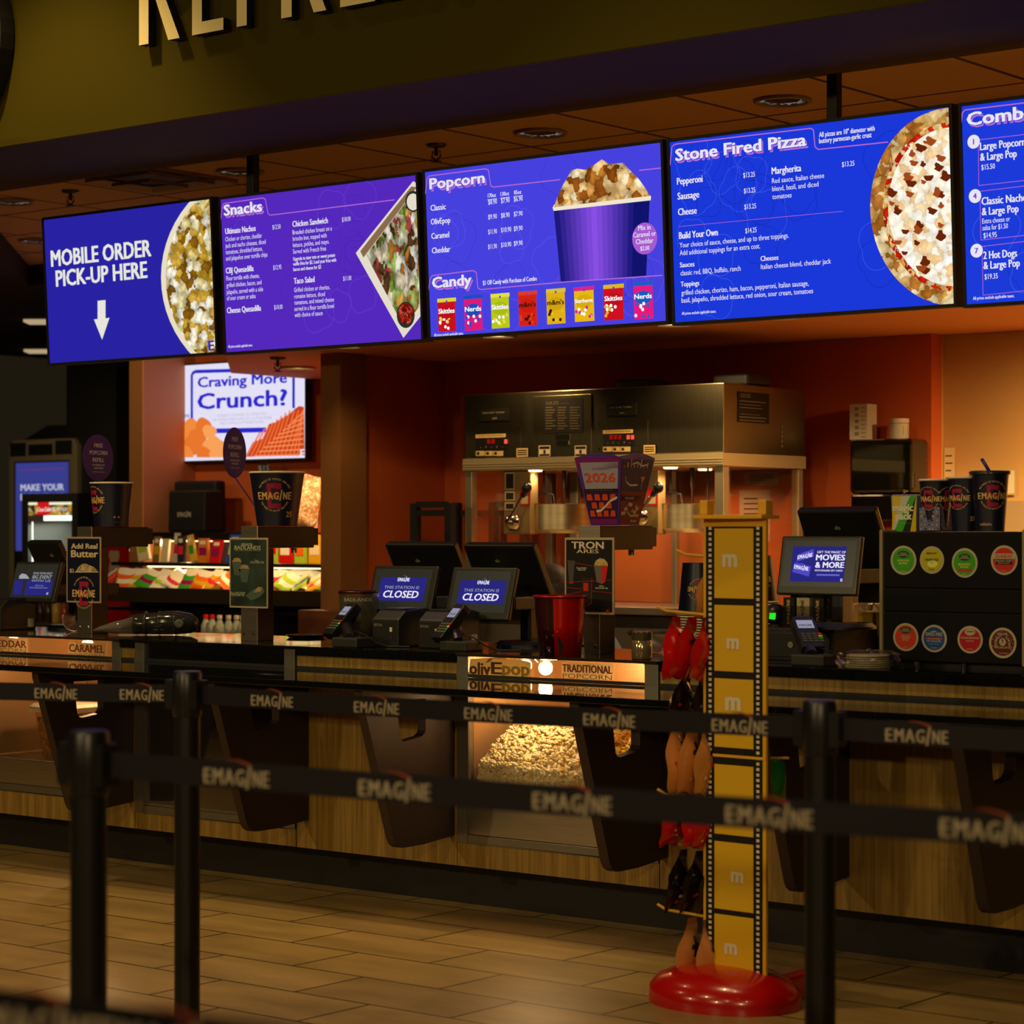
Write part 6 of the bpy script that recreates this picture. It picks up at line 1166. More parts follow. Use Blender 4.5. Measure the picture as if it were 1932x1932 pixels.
# ---------------- the worker behind the right CLOSED terminal, seated and bent forward
def person():
    o = PY(1050, 1068, 8.25); hx, hy, hz = o.x-.015, 8.25, o.z-.115        # middle of the head
    t = thing('person', 'person with short dark hair in a grey shirt, bent low behind the right CLOSED terminal', 'person', (hx+.25, hy, 0))
    J = {}; vs = []; es = []; rs = []
    def v(n, x, y, z, r, par=None):
        J[n] = len(vs); vs.append((hx+x, hy+y, hz+z)); rs.append(r)
        if par: es.append((J[par], J[n]))
    v('pelvis', .36, 0, -.62, .15); v('waist', .33, 0, -.48, .135, 'pelvis'); v('chest', .22, 0, -.31, .15, 'waist'); v('shoulder', .12, 0, -.19, .12, 'chest'); v('neck', .055, 0, -.12, .058, 'shoulder'); v('skull', .03, 0, -.06, .062, 'neck')
    for s in (-1, 1):
        k = 'lr'[s > 0]
        v('sh'+k, .11, .17*s, -.22, .06, 'shoulder'); v('el'+k, .0, .23*s, -.45, .045, 'sh'+k); v('wr'+k, -.2, .16*s, -.52, .03, 'el'+k); v('pa'+k, -.28, .14*s, -.53, .028, 'wr'+k)
        for j in range(4): v(f'f{j}{k}', -.32, (.14+.022*(j-1.5))*s, -.535, .011, 'pa'+k); v(f'g{j}{k}', -.36-.006*(j in (1, 2)), (.14+.024*(j-1.5))*s, -.55, .009, f'f{j}{k}')
        v('th'+k, -.26, (.10)*s, -.545, .011, 'wr'+k); v('tj'+k, -.30, (.085)*s, -.55, .009, 'th'+k)
        v('hip'+k, .34, .1*s, -.66, .1, 'pelvis'); v('kn'+k, -.08, .13*s, -.62, .07, 'hip'+k); v('an'+k, -.04, .13*s, -hz+.1, .045, 'kn'+k); v('to'+k, -.2, .14*s, -hz+.045, .04, 'an'+k)
    me = bpy.data.meshes.new('body'); me.from_pydata([Vector(p)-t.location for p in vs], es, []); b = bpy.data.objects.new('body', me); COL.objects.link(b); b.parent = t
    sk = b.modifiers.new('skin', 'SKIN'); sk.use_smooth_shade = True
    for i, r in enumerate(rs): me.skin_vertices[0].data[i].radius = (r, r)
    me.skin_vertices[0].data[0].use_root = True
    b.modifiers.new('smooth', 'SUBSURF').levels = 1; b.modifiers[-1].render_levels = 2
    SK = mat('skin', '#b07a58', .55, spec=.3); me.materials.append(mat('shirt_cloth', '#3a4250', .8))
    hd = MB(); R_ = Matrix.Rotation(-.45, 3, 'Y'); N, K = 24, 16; v_ = []
    for j in range(K+1):
        ph = math.pi*j/K
        for i in range(N):
            a_ = 2*math.pi*i/N; x, y, z = .098*math.sin(ph)*math.cos(a_), .077*math.sin(ph)*math.sin(a_), .118*math.cos(ph)
            fx = max(0, -x/.098)
            if z < -.02: x *= 1-.25*min(1, (-.02-z)/.1)*(x > 0); y *= 1-.28*min(1, (-.02-z)/.1)
            if fx > .8 and abs(y) < .02: x -= .022*math.exp(-((z+.015)/.022)**2)+.006*math.exp(-((z+.058)/.01)**2)
            if fx > .6 and abs(abs(y)-.032) < .014: x += .010*math.exp(-((z-.012)/.014)**2)
            v_.append(Vector((hx, hy, hz))+R_ @ Vector((x, y, z)))
    hd.add(v_, [(j*N+i, j*N+(i+1) % N, (j+1)*N+(i+1) % N, (j+1)*N+i) for j in range(K) for i in range(N)])
    for s in (-1, 1):
        e = Vector((hx, hy, hz))+R_ @ Vector((.012, .078*s, -.008)); hd.ball(e, (.018, .008, .03), 10, 8)
    hd.build('head', SK, t, True)
    m = MB(); 
    for s in (-1, 1): m.ball(Vector((hx, hy, hz))+R_ @ Vector((-.083, .032*s, .012)), .012, 10, 7)
    m.build('eye', mat('eye_white', '#d8d0c8', .3), t, True)
    h = MB(); v_ = []; r = random.Random(2)
    for j in range(12):
        ph = math.pi*.66*j/11
        for i in range(36):
            a_ = 2*math.pi*i/36; front = max(0, -math.cos(a_)); p_ = ph*(1-.42*front); q = .0105+.004*r.random()
            v_.append(Vector((hx, hy, hz))+R_ @ Vector(((.098+q)*math.sin(p_)*math.cos(a_), (.077+q)*math.sin(p_)*math.sin(a_), (.118+q)*math.cos(p_))))
    h.add(v_, [(j*36+i, j*36+(i+1) % 36, (j+1)*36+(i+1) % 36, (j+1)*36+i) for j in range(11) for i in range(36)])
    for k in range(1500):
        ph = math.pi*.66*math.sqrt(r.random()); a_ = r.uniform(0, 6.283); front = max(0, -math.cos(a_)); p_ = ph*(1-.42*front)
        n_ = Vector((math.sin(p_)*math.cos(a_), math.sin(p_)*math.sin(a_), math.cos(p_))); c_ = Vector((.108*n_.x, .087*n_.y, .128*n_.z)); d_ = Vector((.3, r.uniform(-.3, .3), -.5))*.03+n_*.004
        w_ = n_.cross(d_).normalized()*.0012; o_ = Vector((hx, hy, hz)); h.add([o_+R_ @ (c_-w_), o_+R_ @ (c_+w_), o_+R_ @ (c_+d_)], [(0, 1, 2)])
    h.build('hair', mat('brown_hair', '#3a2a20', .6, noise=(60, .5, (1, 1, 1))), t, True)
    s = Vector((hx+.36, hy, 0)); st = thing('stool', 'low stool hidden behind the counter under the seated person', 'stool', s); z_ = hz-.775
    m = MB(); m.lathe([(.001, z_), (.17, z_), (.18, z_-.02), (.17, z_-.05), (.001, z_-.05)], s, 28); m.build('seat', BLACK, st, .6)
    for k in range(4): a_ = math.pi/4+k*math.pi/2; m = MB(); m.cyl(s+Vector((.1*math.cos(a_), .1*math.sin(a_), z_-.05)), s+Vector((.17*math.cos(a_), .17*math.sin(a_), 0)), .012); m.build('leg', STEEL2, st)
person()
# ================================================================ candy alcove
YA = 10.25; a, b = PY(262, 1100, YA), PY(600, 1100, YA)
zs = [PY(430, y, YA).z for y in (1004, 1062, 1112, 1136, 1150)]
t = thing('candy_display', 'dark candy shelf unit with lit tiers of candy under the wall television', 'shelf unit', ((a.x+b.x)/2, YA, 0)); SH = mat('black_shelf', '#120c09', .35)
m = MB(); m.box(a.x, -8.76, YA-.02, 10.745, zs[0]-.05, zs[0]); m.build('top_shelf', SH, t, bevel=.004)
m = MB(); m.box(a.x-.15, -8.76, YA-.10, 10.745, zs[1]-.022, zs[1]); m.build('shelf', SH, t, bevel=.003)
m = MB(); m.box(a.x-.3, -8.76, YA-.32, 10.745, zs[2]-.03, zs[2]-.012); m.box(a.x-.3, -8.76, YA-.34, YA-.32, zs[3], zs[2]+.012); m.build('candy_tray', mat('tray_front', '#2a221a', .25), t, bevel=.003)
m = MB(); m.box(a.x-.25, -8.76, YA-.1, 10.745, zs[4]-.02, zs[4]); m.build('base_shelf', SH, t); m = MB(); m.box(a.x-.25, -8.76, YA+.2, 10.745, 0, zs[4]-.021); m.build('base', SH, t)
m = MB(); m.box(a.x, -8.76, 10.7, 10.746, zs[4], zs[0]-.051); m.build('back_panel', mat('shelf_back', '#3a2214', .6), t)
for z, y, e in ((zs[0]-.053, YA+.05, 3), (zs[1]-.025, YA-.02, 3.4)):
    m = MB(); m.box(a.x+.1, -8.8, y, y+.02, z-.006, z); m.build('light_strip', emi('#ffe0a0', 3.5), t)
    for q in range(3): lamp('POINT', (a.x+.35+q*.8, y+.02, z-.03), e, (1, .72, .38), size=.03, parent=t)
ex = PY(575, 1150, 9.75).x; m = MB()
pr = [(9.60, .0)]+[(9.60+.58*(1-math.cos(s)), .10+1.02*math.sin(s)) for s in [k*math.pi/2/12 for k in range(13)]]+[(10.70, 1.12), (10.70, 0)]
m.prism(pr, lambda p, q, d_: Vector((d_, p, q)), -8.83, -8.80); m.build('curved_end_panel', mat('brown_end', '#3a1c10', .4), t)
t = thing('brown_carton', 'plain brown cartons stacked at the end of the candy unit behind the left card reader', 'box', (-8.2, 9.0, 0))
p, q = PY(562, 1200, 9.0), PY(640, 1153, 9.0); m = MB(); m.box(p.x, q.x, 9.0, 9.15, 0, q.z); m.build('carton', mat('cardboard', '#6a3a1c', .8), t, bevel=.003)
# candy: boxes upright on the shelf, bags lying on the tray
r = random.Random(11); CC = ['#c81818', '#e8d8b0', '#d8a820', '#3a9a28', '#2848a8', '#e86818', '#f0e8d0', '#8a1a5a', '#a8c838', '#d83048']
def candy_box(name, lab, x, y, z, w, d_, h, c1, c2, lean, grp, cat='candy box', kind=0):
    t = thing(name, lab, cat, (x, y, z), grp); m = MB(); s = math.sin(lean); c_ = math.cos(lean)
    f = lambda u, v, q: Vector((x+u*c_+v*s+(w if lean < 0 else 0)*0, y+q, z+max(0, -u*s)+v*c_+ (0 if lean >= 0 else 0)))
    if kind == 0:
        K = [f(u, v, q) for q in (0, d_) for u, v in ((0, 0), (w, 0), (w, h), (0, h))]; lo = min(k.z for k in K); K = [k-Vector((0, 0, lo-z-.0005)) for k in K]
        m.add(K, [(0, 1, 2, 3), (7, 6, 5, 4), (0, 4, 5, 1), (1, 5, 6, 2), (2, 6, 7, 3), (3, 7, 4, 0)], 0); A, B, C_, D_ = K[:4]
        g = lambda u, v: A+(B-A)*u+(D_-A)*v+Vector((0, -.0012, 0)); m.add([g(.12, .3), g(.88, .3), g(.88, .62), g(.12, .62)], [(0, 1, 2, 3)], 1); m.add([g(.2, .75), g(.8, .75), g(.8, .9), g(.2, .9)], [(0, 1, 2, 3)], 2)
    else:
        n1, n2 = 6, 5; vs_ = []
        for sgn in (1, -1):
            for j in range(n2+1):
                for i in range(n1+1):
                    u, v = i/n1, j/n2; e = (1-(2*u-1)**4)*(1-(2*v-1)**4); vs_.append(Vector((x+(u-.5)*w, y+v*h*.62+.022*sgn*e, z+.014+v*h*.78+d_*.5*sgn*e*.6+r.uniform(-.003, .003))))
        rq = Matrix.Rotation(r.uniform(-.7, .7), 3, 'Y') @ Matrix.Rotation(r.uniform(-.3, .3), 3, 'X'); cq = Vector((x, y+h*.3, z+h*.4)); vs_ = [cq+rq @ (p_-cq) for p_ in vs_]; lo_ = min(p_.z for p_ in vs_); hi_ = max(p_.z for p_ in vs_); yl = min(p_.y for p_ in vs_); xh = max(p_.x for p_ in vs_); kz = min(1, (zs[1]-.034-z)/(hi_-lo_)); vs_ = [Vector((p_.x-max(0, xh+8.86), p_.y+max(0, YA-.312-yl), z+.0015+(p_.z-lo_)*kz)) for p_ in vs_]
        o_ = (n1+1)*(n2+1); fs = [(k+j*(n1+1)+i, k+j*(n1+1)+i+1, k+(j+1)*(n1+1)+i+1, k+(j+1)*(n1+1)+i) for k in (0, o_) for j in range(n2) for i in range(n1)]
        m.add(vs_, fs, 0); m.m = [1 if (q % (n1*n2))//n1 in (2,) else (2 if (q % (n1*n2))//n1 == 4 else 0) for q in range(len(m.f))]
    k = lambda c: mat('wrap_'+c, c, .22, coat=.6)
    m.build('wrapper', [k(c1), k(c2), k('#e8e0c8')], t, kind == 1)
x = PY(269, 1050, YA).x; i = 0; nm = {'#c81818': 'red', '#e8d8b0': 'cream', '#d8a820': 'golden', '#3a9a28': 'green', '#2848a8': 'blue', '#e86818': 'orange', '#f0e8d0': 'white', '#8a1a5a': 'plum', '#a8c838': 'lime', '#d83048': 'crimson'}
seq = ['#e8d8b0', '#8a6a3a', '#e8d8b0', '#c8c0a8', '#2a2a3a', '#e0b040', '#d87820', '#c81818', '#2848a8', '#c81818', '#e8d8b0', '#3a9a28', '#a8c838', '#c81818', '#a8c838', '#d8a820', '#3a9a28', '#c81818', '#a8c838']
while x < -8.92:
    w = r.choice((.05, .06, .085, .10)); c1 = seq[i % len(seq)]; c2 = r.choice(CC)
    candy_box('candy_box', 'upright candy pack on the upper lit shelf of the candy unit', x, YA-.06+r.uniform(0, .03), zs[1]+.0005, w, .02, r.uniform(.14, .185), c1, c2, r.choice((0, 0, .25, -.2, .12)) if i < 9 else 0, 'upright candy packs on the shelf'); x += w+.028; i += 1
for row in range(2):
    x = PY(252, 1100, YA).x; 
    while x < -8.95:
        candy_box('candy_bag', 'shiny candy bag lying in the lower lit tray of the candy unit', x+.05, YA-.285+.2*row, zs[2]-.0115+.012*row, r.uniform(.12, .17), .05, r.uniform(.14, .19), r.choice(CC), r.choice(CC), 0, 'candy bags in the tray', 'candy bag', 1); x += .118
# bottles low at the right
zb2 = PY(430, 1202, 9.7).z
t = thing('low_shelf', 'low brown shelf holding small bottles behind the counter', 'shelf', (-9.2, 9.7, 0)); p, q = PY(200, 1202, 9.7), PY(470, 1202, 9.7)
m = MB(); m.box(p.x, q.x, 9.66, 9.85, zb2-.03, zb2); m.box(p.x, q.x, 9.68, 9.85, 0, zb2-.031); m.build('shelf_body', mat('brown_shelf', '#4a2412', .5), t)
def bottle(x, cap, lab):
    c = PY(x, 1200, 9.72); c.z = zb2+.0005; c.y = 9.72; t = thing('small_bottle', lab, 'bottle', c, 'small bottles on the low shelf'); h = .125
    m = MB(); m.lathe([(.026, 0), (.028, .004), (.028, h*.5), (.013, h*.78), (.012, h*.86)], c, 20, cap0=True); m.build('bottle_body', mat('cloudy_bottle', '#a8b0a0', .15, alpha=.75), t, True)
    m = MB(); m.lathe([(.015, h*.82), (.015, h), (.001, h)], c, 16); m.build('cap', ink(cap), t, .6)
for x in (414, 431, 446, 457, 475): bottle(x, '#d8ccb0', 'small clear bottle with a white cap on the low shelf behind the counter')
for x in (388, 400): bottle(x, '#c81818', 'small bottle with a red cap on the low shelf behind the counter')
# box with cover, popcorn bag, round price sign
YT = YA+.12; p, q = PY(316, 1003, YT), PY(388, 925, YT); t = thing('covered_monitor', 'black covered box with the wordmark on top of the candy unit', 'monitor', ((p.x+q.x)/2, YT, zs[0]))
m = MB(); m.prism([(p.x, zs[0]+.0005), (q.x-.01, zs[0]+.0005), (q.x, q.z), (p.x+.01, q.z)], YP(YT).w, -.15, 0); m.build('cover', MATT, t, bevel=.015)
m = MB(); P = YP(YT); A, B = P.ab(348, 975); emagine(m, lambda u, v: P.w(A+u, B+v, .002), 0, 0, .125, 0, None, 1.2); m.build('lettering', ink('#b8b0a0'), t)
m = MB(); u, v = PY(325, 930, YT+.14), PY(405, 906, YT+.14); m.box(u.x, v.x, YT+.152, YT+.24, zs[0]+.0005, v.z); m.build('rear_case', MATT, t, bevel=.02)
YG = YA+.05; p, q = PY(540, 992, YG), PY(584, 897, YG); t = thing('popcorn_bag', 'clear bag of popcorn standing behind the middle navy bucket', 'popcorn bag', ((p.x+q.x)/2, YG, zs[0])); m = MB(); n1, n2 = 10, 12; vs_ = []
for sg in (1, -1):
    for j in range(n2+1):
        for i in range(n1+1):
            u, v = i/n1, j/n2; e = (1-(2*u-1)**4)*min(1, 3*(1-v))*min(1, 4*v+.3); vs_.append(Vector((p.x+(q.x-p.x)*(u*(1+.12*v))+.01*v+.006*math.sin(7*v+3*u), YG+.07-.055*sg*e, zs[0]+.001+v*(q.z-zs[0])+.012*v*math.sin(5*u))))
o_ = (n1+1)*(n2+1); m.add(vs_, [(k+j*(n1+1)+i, k+j*(n1+1)+i+1, k+(j+1)*(n1+1)+i+1, k+(j+1)*(n1+1)+i) for k in (0, o_) for j in range(n2) for i in range(n1)]); m.build('filled_bag', cells('bag_popcorn', ['#e0b080', '#f0cca0', '#c88a58', '#f4dcb8', '#b87848'], 70, 1, False, rough=.3), t, True)
P = YP(YG+.005); m = MB(); T(m, 'el', 546, 962, 556, 12, P, 1.5, 0, .02); m.build('bag_print', ink('#2a1408'), t)
c = PY(498, 885, YA+.3); t = thing('round_price_sign', 'round dark $15 popcorn sign behind the middle navy bucket', 'sign', (c.x, YA+.3, zs[0])); P = YP(YA+.3); m = MB(); m.prism([(c.x+.055*math.cos(k*.21), c.z-.01+.055*math.sin(k*.21)) for k in range(30)], P.w, -.003, 0); m.prism([(c.x-.004, zs[0]+.0005), (c.x+.004, zs[0]+.0005), (c.x+.004, c.z-.06), (c.x-.004, c.z-.06)], P.w, -.003, 0); m.build('card', MATT, t)
m = MB(); T(m, '$15', 488, 888, 508, 10, P, 2, 0, .002); T(m, 'POPPED &', 485, 894, 509, 4, P, 1, 0, .002); m.build('lettering', ink('#a8a0a0'), t)
# ---------------- drink cooler and photo kiosk
YF = 11.1; p, q = PY(42, 1100, YF), PY(147, 932, YF); X0, X1 = p.x, q.x; zf = PY(42, 932, YF).z; t = thing('drink_cooler', 'small upright drink cooler, lit inside, with red sides and a cola header', 'cooler', ((X0+X1)/2, YF, 0)); RC = mat('red_cooler_side', '#d01010', .4)
m = MB(); m.box(X0, X0+.02, YF, YF+.62, 0, zf, 0); m.box(X1-.02, X1, YF+.16, YF+.62, 0, zf, 1); m.box(X1-.02, X1, YF, YF+.16, 0, zf, 0); m.box(X0+.02, X1-.02, YF, YF+.62, zf-.03, zf, 0); m.box(X0+.02, X1-.02, YF+.6, YF+.62, .04, zf-.03, 2); m.box(X0+.02, X1-.02, YF+.02, YF+.6, 0, .25, 0); m.build('cabinet_body', [MATT, RC, ink('#d8dcd0')], t)
P = YP(YF-.001); px = lambda x, y: P.ab(x, y)
m = MB()
for q_ in ((42, 932, 54, 1215), (136, 932, 147, 1215), (54, 932, 136, 947)): m.slab(P, *q_, -.03, .004)
m.build('door_frame', MATT, t); m = MB(); m.quad(P, 54, 947, 136, 1215, -.012, 0); m.build('door_glass', glass('cooler_glass', '#f4fff4', .05), t)
m = MB(); m.slab(P, 54, 946, 140, 972, -.02, .002, 0); m.quad(P, 54, 945, 140, 952, .003, 1); m.shape(P, [(71, 947), (93, 947), (96, 971), (71, 971)], .0035, 2); T(m, 'Coca-Cola', 71, 965, 94, 8, P, 1, 3, .005, .25); T(m, 'ICE COLD', 95, 964, 128, 6.5, P, 1.3, 3, .005)
m.build('header_sign', [cells('header_bubbles', ['#5a2a10', '#c89030', '#e8e0a0', '#7a1810', '#d8b050'], 22, .9), emi('#e8e8c0', 1.1), emi('#d01818', 1), emi('#f0ece0', 1)], t)
m = MB(); m.quad(P, 72, 973, 138, 982, -.05, 0); m.rect(P, X0+.03, .9, X0+.06, zf-.2, -.05, 0); m.build('inner_light', emi('#f8fff0', 2.2), t)
lamp('AREA', ((X0+X1)/2, YF+.25, zf-.2), 16, (.92, 1, .86), ((X0+X1)/2, YF+.3, 0), .4, parent=t)
for z in (1.03, .72): m = MB(); m.box(X0+.022, X1-.022, YF+.05, YF+.55, z-.012, z); m.build('wire_shelf', STEEL2, t)
for row, z in ((0, 1.03), (1, .72)):
    for k in range(6):
        c = Vector((X0+.08+k*.088, YF+.1, z+.0005)); bt = thing('drink_bottle', 'small drink bottle on a shelf inside the lit cooler', 'bottle', c, 'bottles in the drink cooler'); col = ['#3a1408', '#3a1408', '#c89a40', '#a83020', '#1a1a1a', '#2878b8'][k]
        m = MB(); m.lathe([(.03, 0), (.032, .01), (.032, .12), (.012, .18), (.012, .2)], c, 14, cap0=True); m.build('bottle_body', mat('drink_'+col, col, .15), bt, True); m = MB(); m.lathe([(.015, .195), (.015, .215), (.001, .215)], c, 12); m.build('cap', ink('#c02018'), bt)
Q = XP(X1+.001); m = MB(); f = lambda pts: [Q.w(*Q.ab(x, y), .001) for x, y in pts]
m.poly(f([(206, 1039), (224, 1039), (225, 1050), (222, 1060), (227, 1075), (226, 1100), (228, 1130), (204, 1130), (206, 1095), (205, 1070), (208, 1058), (205, 1049)])); m.build('bottle_print', ink('#d8c0a8'), t)
YQ = 12.35; P = YP(YQ); p, q = PY(16, 1220, YQ), PY(144, 826, YQ); t = thing('photo_kiosk', 'tall silver framed kiosk with a blue screen reading MAKE YOUR, at the far left', 'kiosk', ((p.x+q.x)/2, YQ, 0)); zk = q.z; SIL = mat('silver_frame', '#a89878', .35, .5)
m = MB(); m.prism([(p.x, .02), (q.x, .02), (q.x, zk-.06), (q.x-.05, zk), (p.x+.05, zk-.0), (p.x, zk-.06)], P.w, -.08, 0); m.build('front_frame', SIL, t, bevel=.015)
m = MB(); m.prism([(YQ+.081, 0), (YQ+.75, 0), (YQ+.75, zk+.08), (YQ+.5, zk+.14), (YQ+.35, zk+.13), (YQ+.081, zk-.01)], lambda u, v, d_: Vector((d_, u, v)), p.x+.03, q.x+.06); m.build('rear_body', MATT, t, bevel=.03)
m = MB(); m.slab(P, 19, 836, 49, 861, -.01, .003); m.build('speaker', MATT, t, bevel=.01); m = MB(); m.slab(P, 104, 831, 136, 857, -.01, .003); m.build('speaker', MATT, t, bevel=.01); m = MB(); m.slab(P, 54, 839, 99, 858, -.01, .003); m.build('camera_window', BLACK, t)
m = MB(); m.slab(P, 27, 871, 131, 1215, -.01, .003, 0); m.quad(P, 30, 874, 130, 1040, .0035, 1); T(m, 'MAKE YOUR', 40, 926, 121, 12, P, 2, 2, .005); T(m, 'EXPERIENCE', 40, 944, 121, 12, P, 2, 2, .005); m.line(P, [px(40, 888), P.ab(124, 883)], .006, .005, 3); m.build('screen', [MATT, emi('#3a3f92', .9), emi('#c0c4d8', .9), emi('#8a3078', .8)], t)
# ================================================================ the queue barriers in front
POSTM = mat('black_post_metal', '#12110e', .4, .2); BELT = mat('black_belt', '#131018', .6, spec=.3); BINK = ink('#a4967e'); BARC = ink('#8a3a20')
def at(l, d): return Vector((-SA*d+CA*l, CA*d+SA*l, 0))
def stanchion(label, c, toward):
    t = thing('queue_post', label, 'queue post', c, 'belt barrier posts')
    m = MB(); m.lathe([(.17, .0), (.17, .008), (.15, .02), (.05, .035), (.033, .04)], c, 36, cap0=True); m.build('base', POSTM, t, .6)
    m = MB(); m.lathe([(.0325, .04), (.0325, .92)], c, 28); m.build('tube', POSTM, t, .6)
    m = MB(); m.lathe([(.034, .905), (.037, .91), (.037, 1.012), (.033, 1.02), (.001, 1.021)], c, 28, cap0=True); m.build('belt_head', BLACK, t, .6)
    for k, d_ in enumerate(toward):
        d_ = d_.normalized(); n = Vector((-d_.y, d_.x, 0)); m = MB(); q = lambda a, b, z: c+d_*a+n*b+Vector((0, 0, z))
        v = [q(a, b, z) for z in (.925, .998) for a, b in ((.03, -.022), (.052, -.022), (.052, .022), (.03, .022))]; m.add(v, [(3, 2, 1, 0), (4, 5, 6, 7), (0, 1, 5, 4), (1, 2, 6, 5), (2, 3, 7, 6), (3, 0, 4, 7)]); m.build('belt_clip', BLACK, t)
    return t
def belt(label, c0, c1, zt, logos, w=.046, cap=.0265, width=.125):
    d = (c1-c0); L = d.length; d = d.normalized(); n = Vector((d.y, -d.x, 0))
    if n.dot(Vector((0, 0, 0))-c0) < 0: n = -n
    t = thing('queue_belt', label, 'belt', (c0+c1)/2+Vector((0, 0, zt-w)), 'printed barrier belts'); N = 24; m = MB()
    sag = lambda s: -.006*math.sin(math.pi*s)
    vs = [c0+d*(.053+(L-.106)*i/N)+Vector((0, 0, zt+sag(i/N)-j*w))+n*k*.0012 for k in (1, -1) for j in (0, 1) for i in range(N+1)]; K = N+1
    fs = [(i, i+1, K+i+1, K+i) for i in range(N)]+[(2*K+i+1, 2*K+i, 3*K+i, 3*K+i+1) for i in range(N)]+[(i+1, i, 2*K+i, 2*K+i+1) for i in range(N)]+[(K+i, K+i+1, 3*K+i+1, 3*K+i) for i in range(N)]
    m.add(vs, fs); m.build('webbing', BELT, t)
    for x in logos:      # where along the belt each printed wordmark sits
        r = ray(x, 1000); r.z = 0; den = r.x*d.y-r.y*d.x; s = (r.y*c0.x-r.x*c0.y)/den*-1 if False else None
        A = Matrix(((d.x, -r.x), (d.y, -r.y))).inverted() @ Vector((-c0.x, -c0.y)); s = A[0]
        f = lambda a, b: c0+d*(s+a)+Vector((0, 0, zt-w*.5+sag(s/L)+b))+n*.0022
        m = MB(); emagine(m, f, 0, -cap*.62, width, 0, 1, 1.3, True, cap); m.build('printed_wordmark', [BINK, BARC], t)
def along(l0, d0, l1, d1, l): return at(l, d0+(d1-d0)*(l-l0)/(l1-l0))
A0 = at((353-966)/4500*6.03, 6.03); B0 = at((1547-966)/4500*4.98, 4.98); C0 = at((167-966)/4500*4.22, 4.22)
A_ = at(-2.05, 6.5); B_ = at(1.62, 4.35); C_ = at(.92, 3.15); D0 = at(-.95, 2.33); D1 = at(.22, 1.62)
stanchion('black queue post at left, middle distance, in front of the empty case', A0, [A_-A0, B0-A0])
stanchion('black queue post right of the candy stand', B0, [A0-B0, B_-B0])
stanchion('nearest blurred black queue post at the left', C0, [C_-C0, at(-2, 4.9)-C0])
stanchion('queue post outside the left edge of the photograph', A_, [A0-A_]); stanchion('queue post outside the right edge of the photograph', B_, [B0-B_]); stanchion('near queue post outside the right edge of the photograph', C_, [C0-C_])
stanchion('nearest queue post outside the lower left corner', D0, [D1-D0]); stanchion('nearest queue post below the lower edge', D1, [D0-D1])
belt('printed belt running from the left edge to the middle distance post', A_, A0, .985, (106, 268))
belt('long printed belt across the counter between the middle left and right posts', A0, B0, .985, (514, 711, 922, 1150, 1396), width=.135)
belt('printed belt from the right post to the right edge', B0, B_, .985, (1730,), width=.135)
belt('long blurred printed belt from the nearest left post, lower across the counter', C0, C_, .985, (447, 745, 1080, 1452, 1865), width=.14)
belt('very blurred printed belt across the lower left corner', D0, D1, .99, (68, 320), width=.14)
# ================================================================ candy stand
c = PZ(1385, 1862, .05); c = Vector((c.x, c.y, 0)); yaw = -.06; S = thing('candy_stand', 'yellow film-strip candy stand on a glossy red base in front of the counter', 'candy stand', c)
PW, PH = .228, 1.41; P = Plane(c, (math.cos(yaw), math.sin(yaw), 0), (0, 0, 1)); b0 = .055
m = MB(); m.prism([(-PW/2, b0), (PW/2, b0), (PW/2, PH), (-PW/2, PH)], P.w, -.012, 0); m.build('front_panel', YELLOW, S, bevel=.003)
m = MB(); w = PW/2; m.rect(P, -w*.9, b0+.005, w*.9, PH-.022, .0012, 0)
zz = [(P.ab(1385, y0)[1], P.ab(1385, y1)[1]) for y0, y1 in ((997, 1129), (1142, 1267), (1281, 1411), (1444, 1576), (1590, 1718), (1728, 1856))]
for hi, lo in zz: m.rect(P, -w*.62, lo, w*.62, hi, .0018, 1)
for s in (-1, 1):
    k = b0+.012
    while k < PH-.03: 
        m.rect(P, s*w*.76-.0055, k, s*w*.76+.0055, k+.0085, .0018, 2); k += .0158
hb = P.ab(1385, 1427)[1]; m.rect(P, -w*1.0, hb-.004, w*1.0, hb+.004, .004, 3)
for (x, y, s) in ((1378, 1069, 25), (1384, 1224, 21), (1384, 1340, 26), (1392, 1665, 21), (1380, 1800, 21)):
    a, b = P.ab(x, y); q = P.ab(x, y-s)[1]-b; put(m, 'm', lambda u, v: P.w(u, v, .003), a, b, q/.72, q*1.25, 2, 2, align='c')
m.build('film_strip_print', [ink('#12100a'), ink('#d8ac20'), ink('#d8d0c0'), ink('#e0a830')], S)
m = MB(); m.box(c.x-PW/2-.006, c.x+PW/2+.004, c.y-.036, c.y+.06, PH, PH+.012); m.build('top_plate', YELLOW, S, bevel=.002)
for s in (-1, 1): m = MB(); m.box(c.x+s*(PW/2-.012)-.014, c.x+s*(PW/2-.012)+.014, c.y-.01, c.y+.03, PH+.0125, PH+.055); m.build('corner_tab', YELLOW, S, bevel=.004)
m = MB(); m.box(c.x-.09, c.x+.02, c.y+.032, c.y+.08, .05, PH-.003); m.build('core', mat('core_yellow', '#a87810', .45), S)
# red base: low dome and square heel
m = MB(); N = 40; prof = [(1.0, .0), (1.0, .03), (.97, .05), (.86, .075), (.66, .095), (.45, .105), (.3, .108), (.001, .108)]; v = []
for s, z in prof:
    for i in range(N): a_ = 2*math.pi*i/N; v.append(c+Vector((-.035+.238*s*math.cos(a_), .0+.19*s*math.sin(a_), z)))
m.add(v, [(j*N+i, j*N+(i+1) % N, (j+1)*N+(i+1) % N, (j+1)*N+i) for j in range(len(prof)-1) for i in range(N)]); m.build('red_base', RED, S, .9)
m = MB(); m.box(c.x-.1, c.x+.125, c.y+.05, c.y+.235, 0, .085); m.build('red_heel', RED, S, bevel=.02, seg=3)
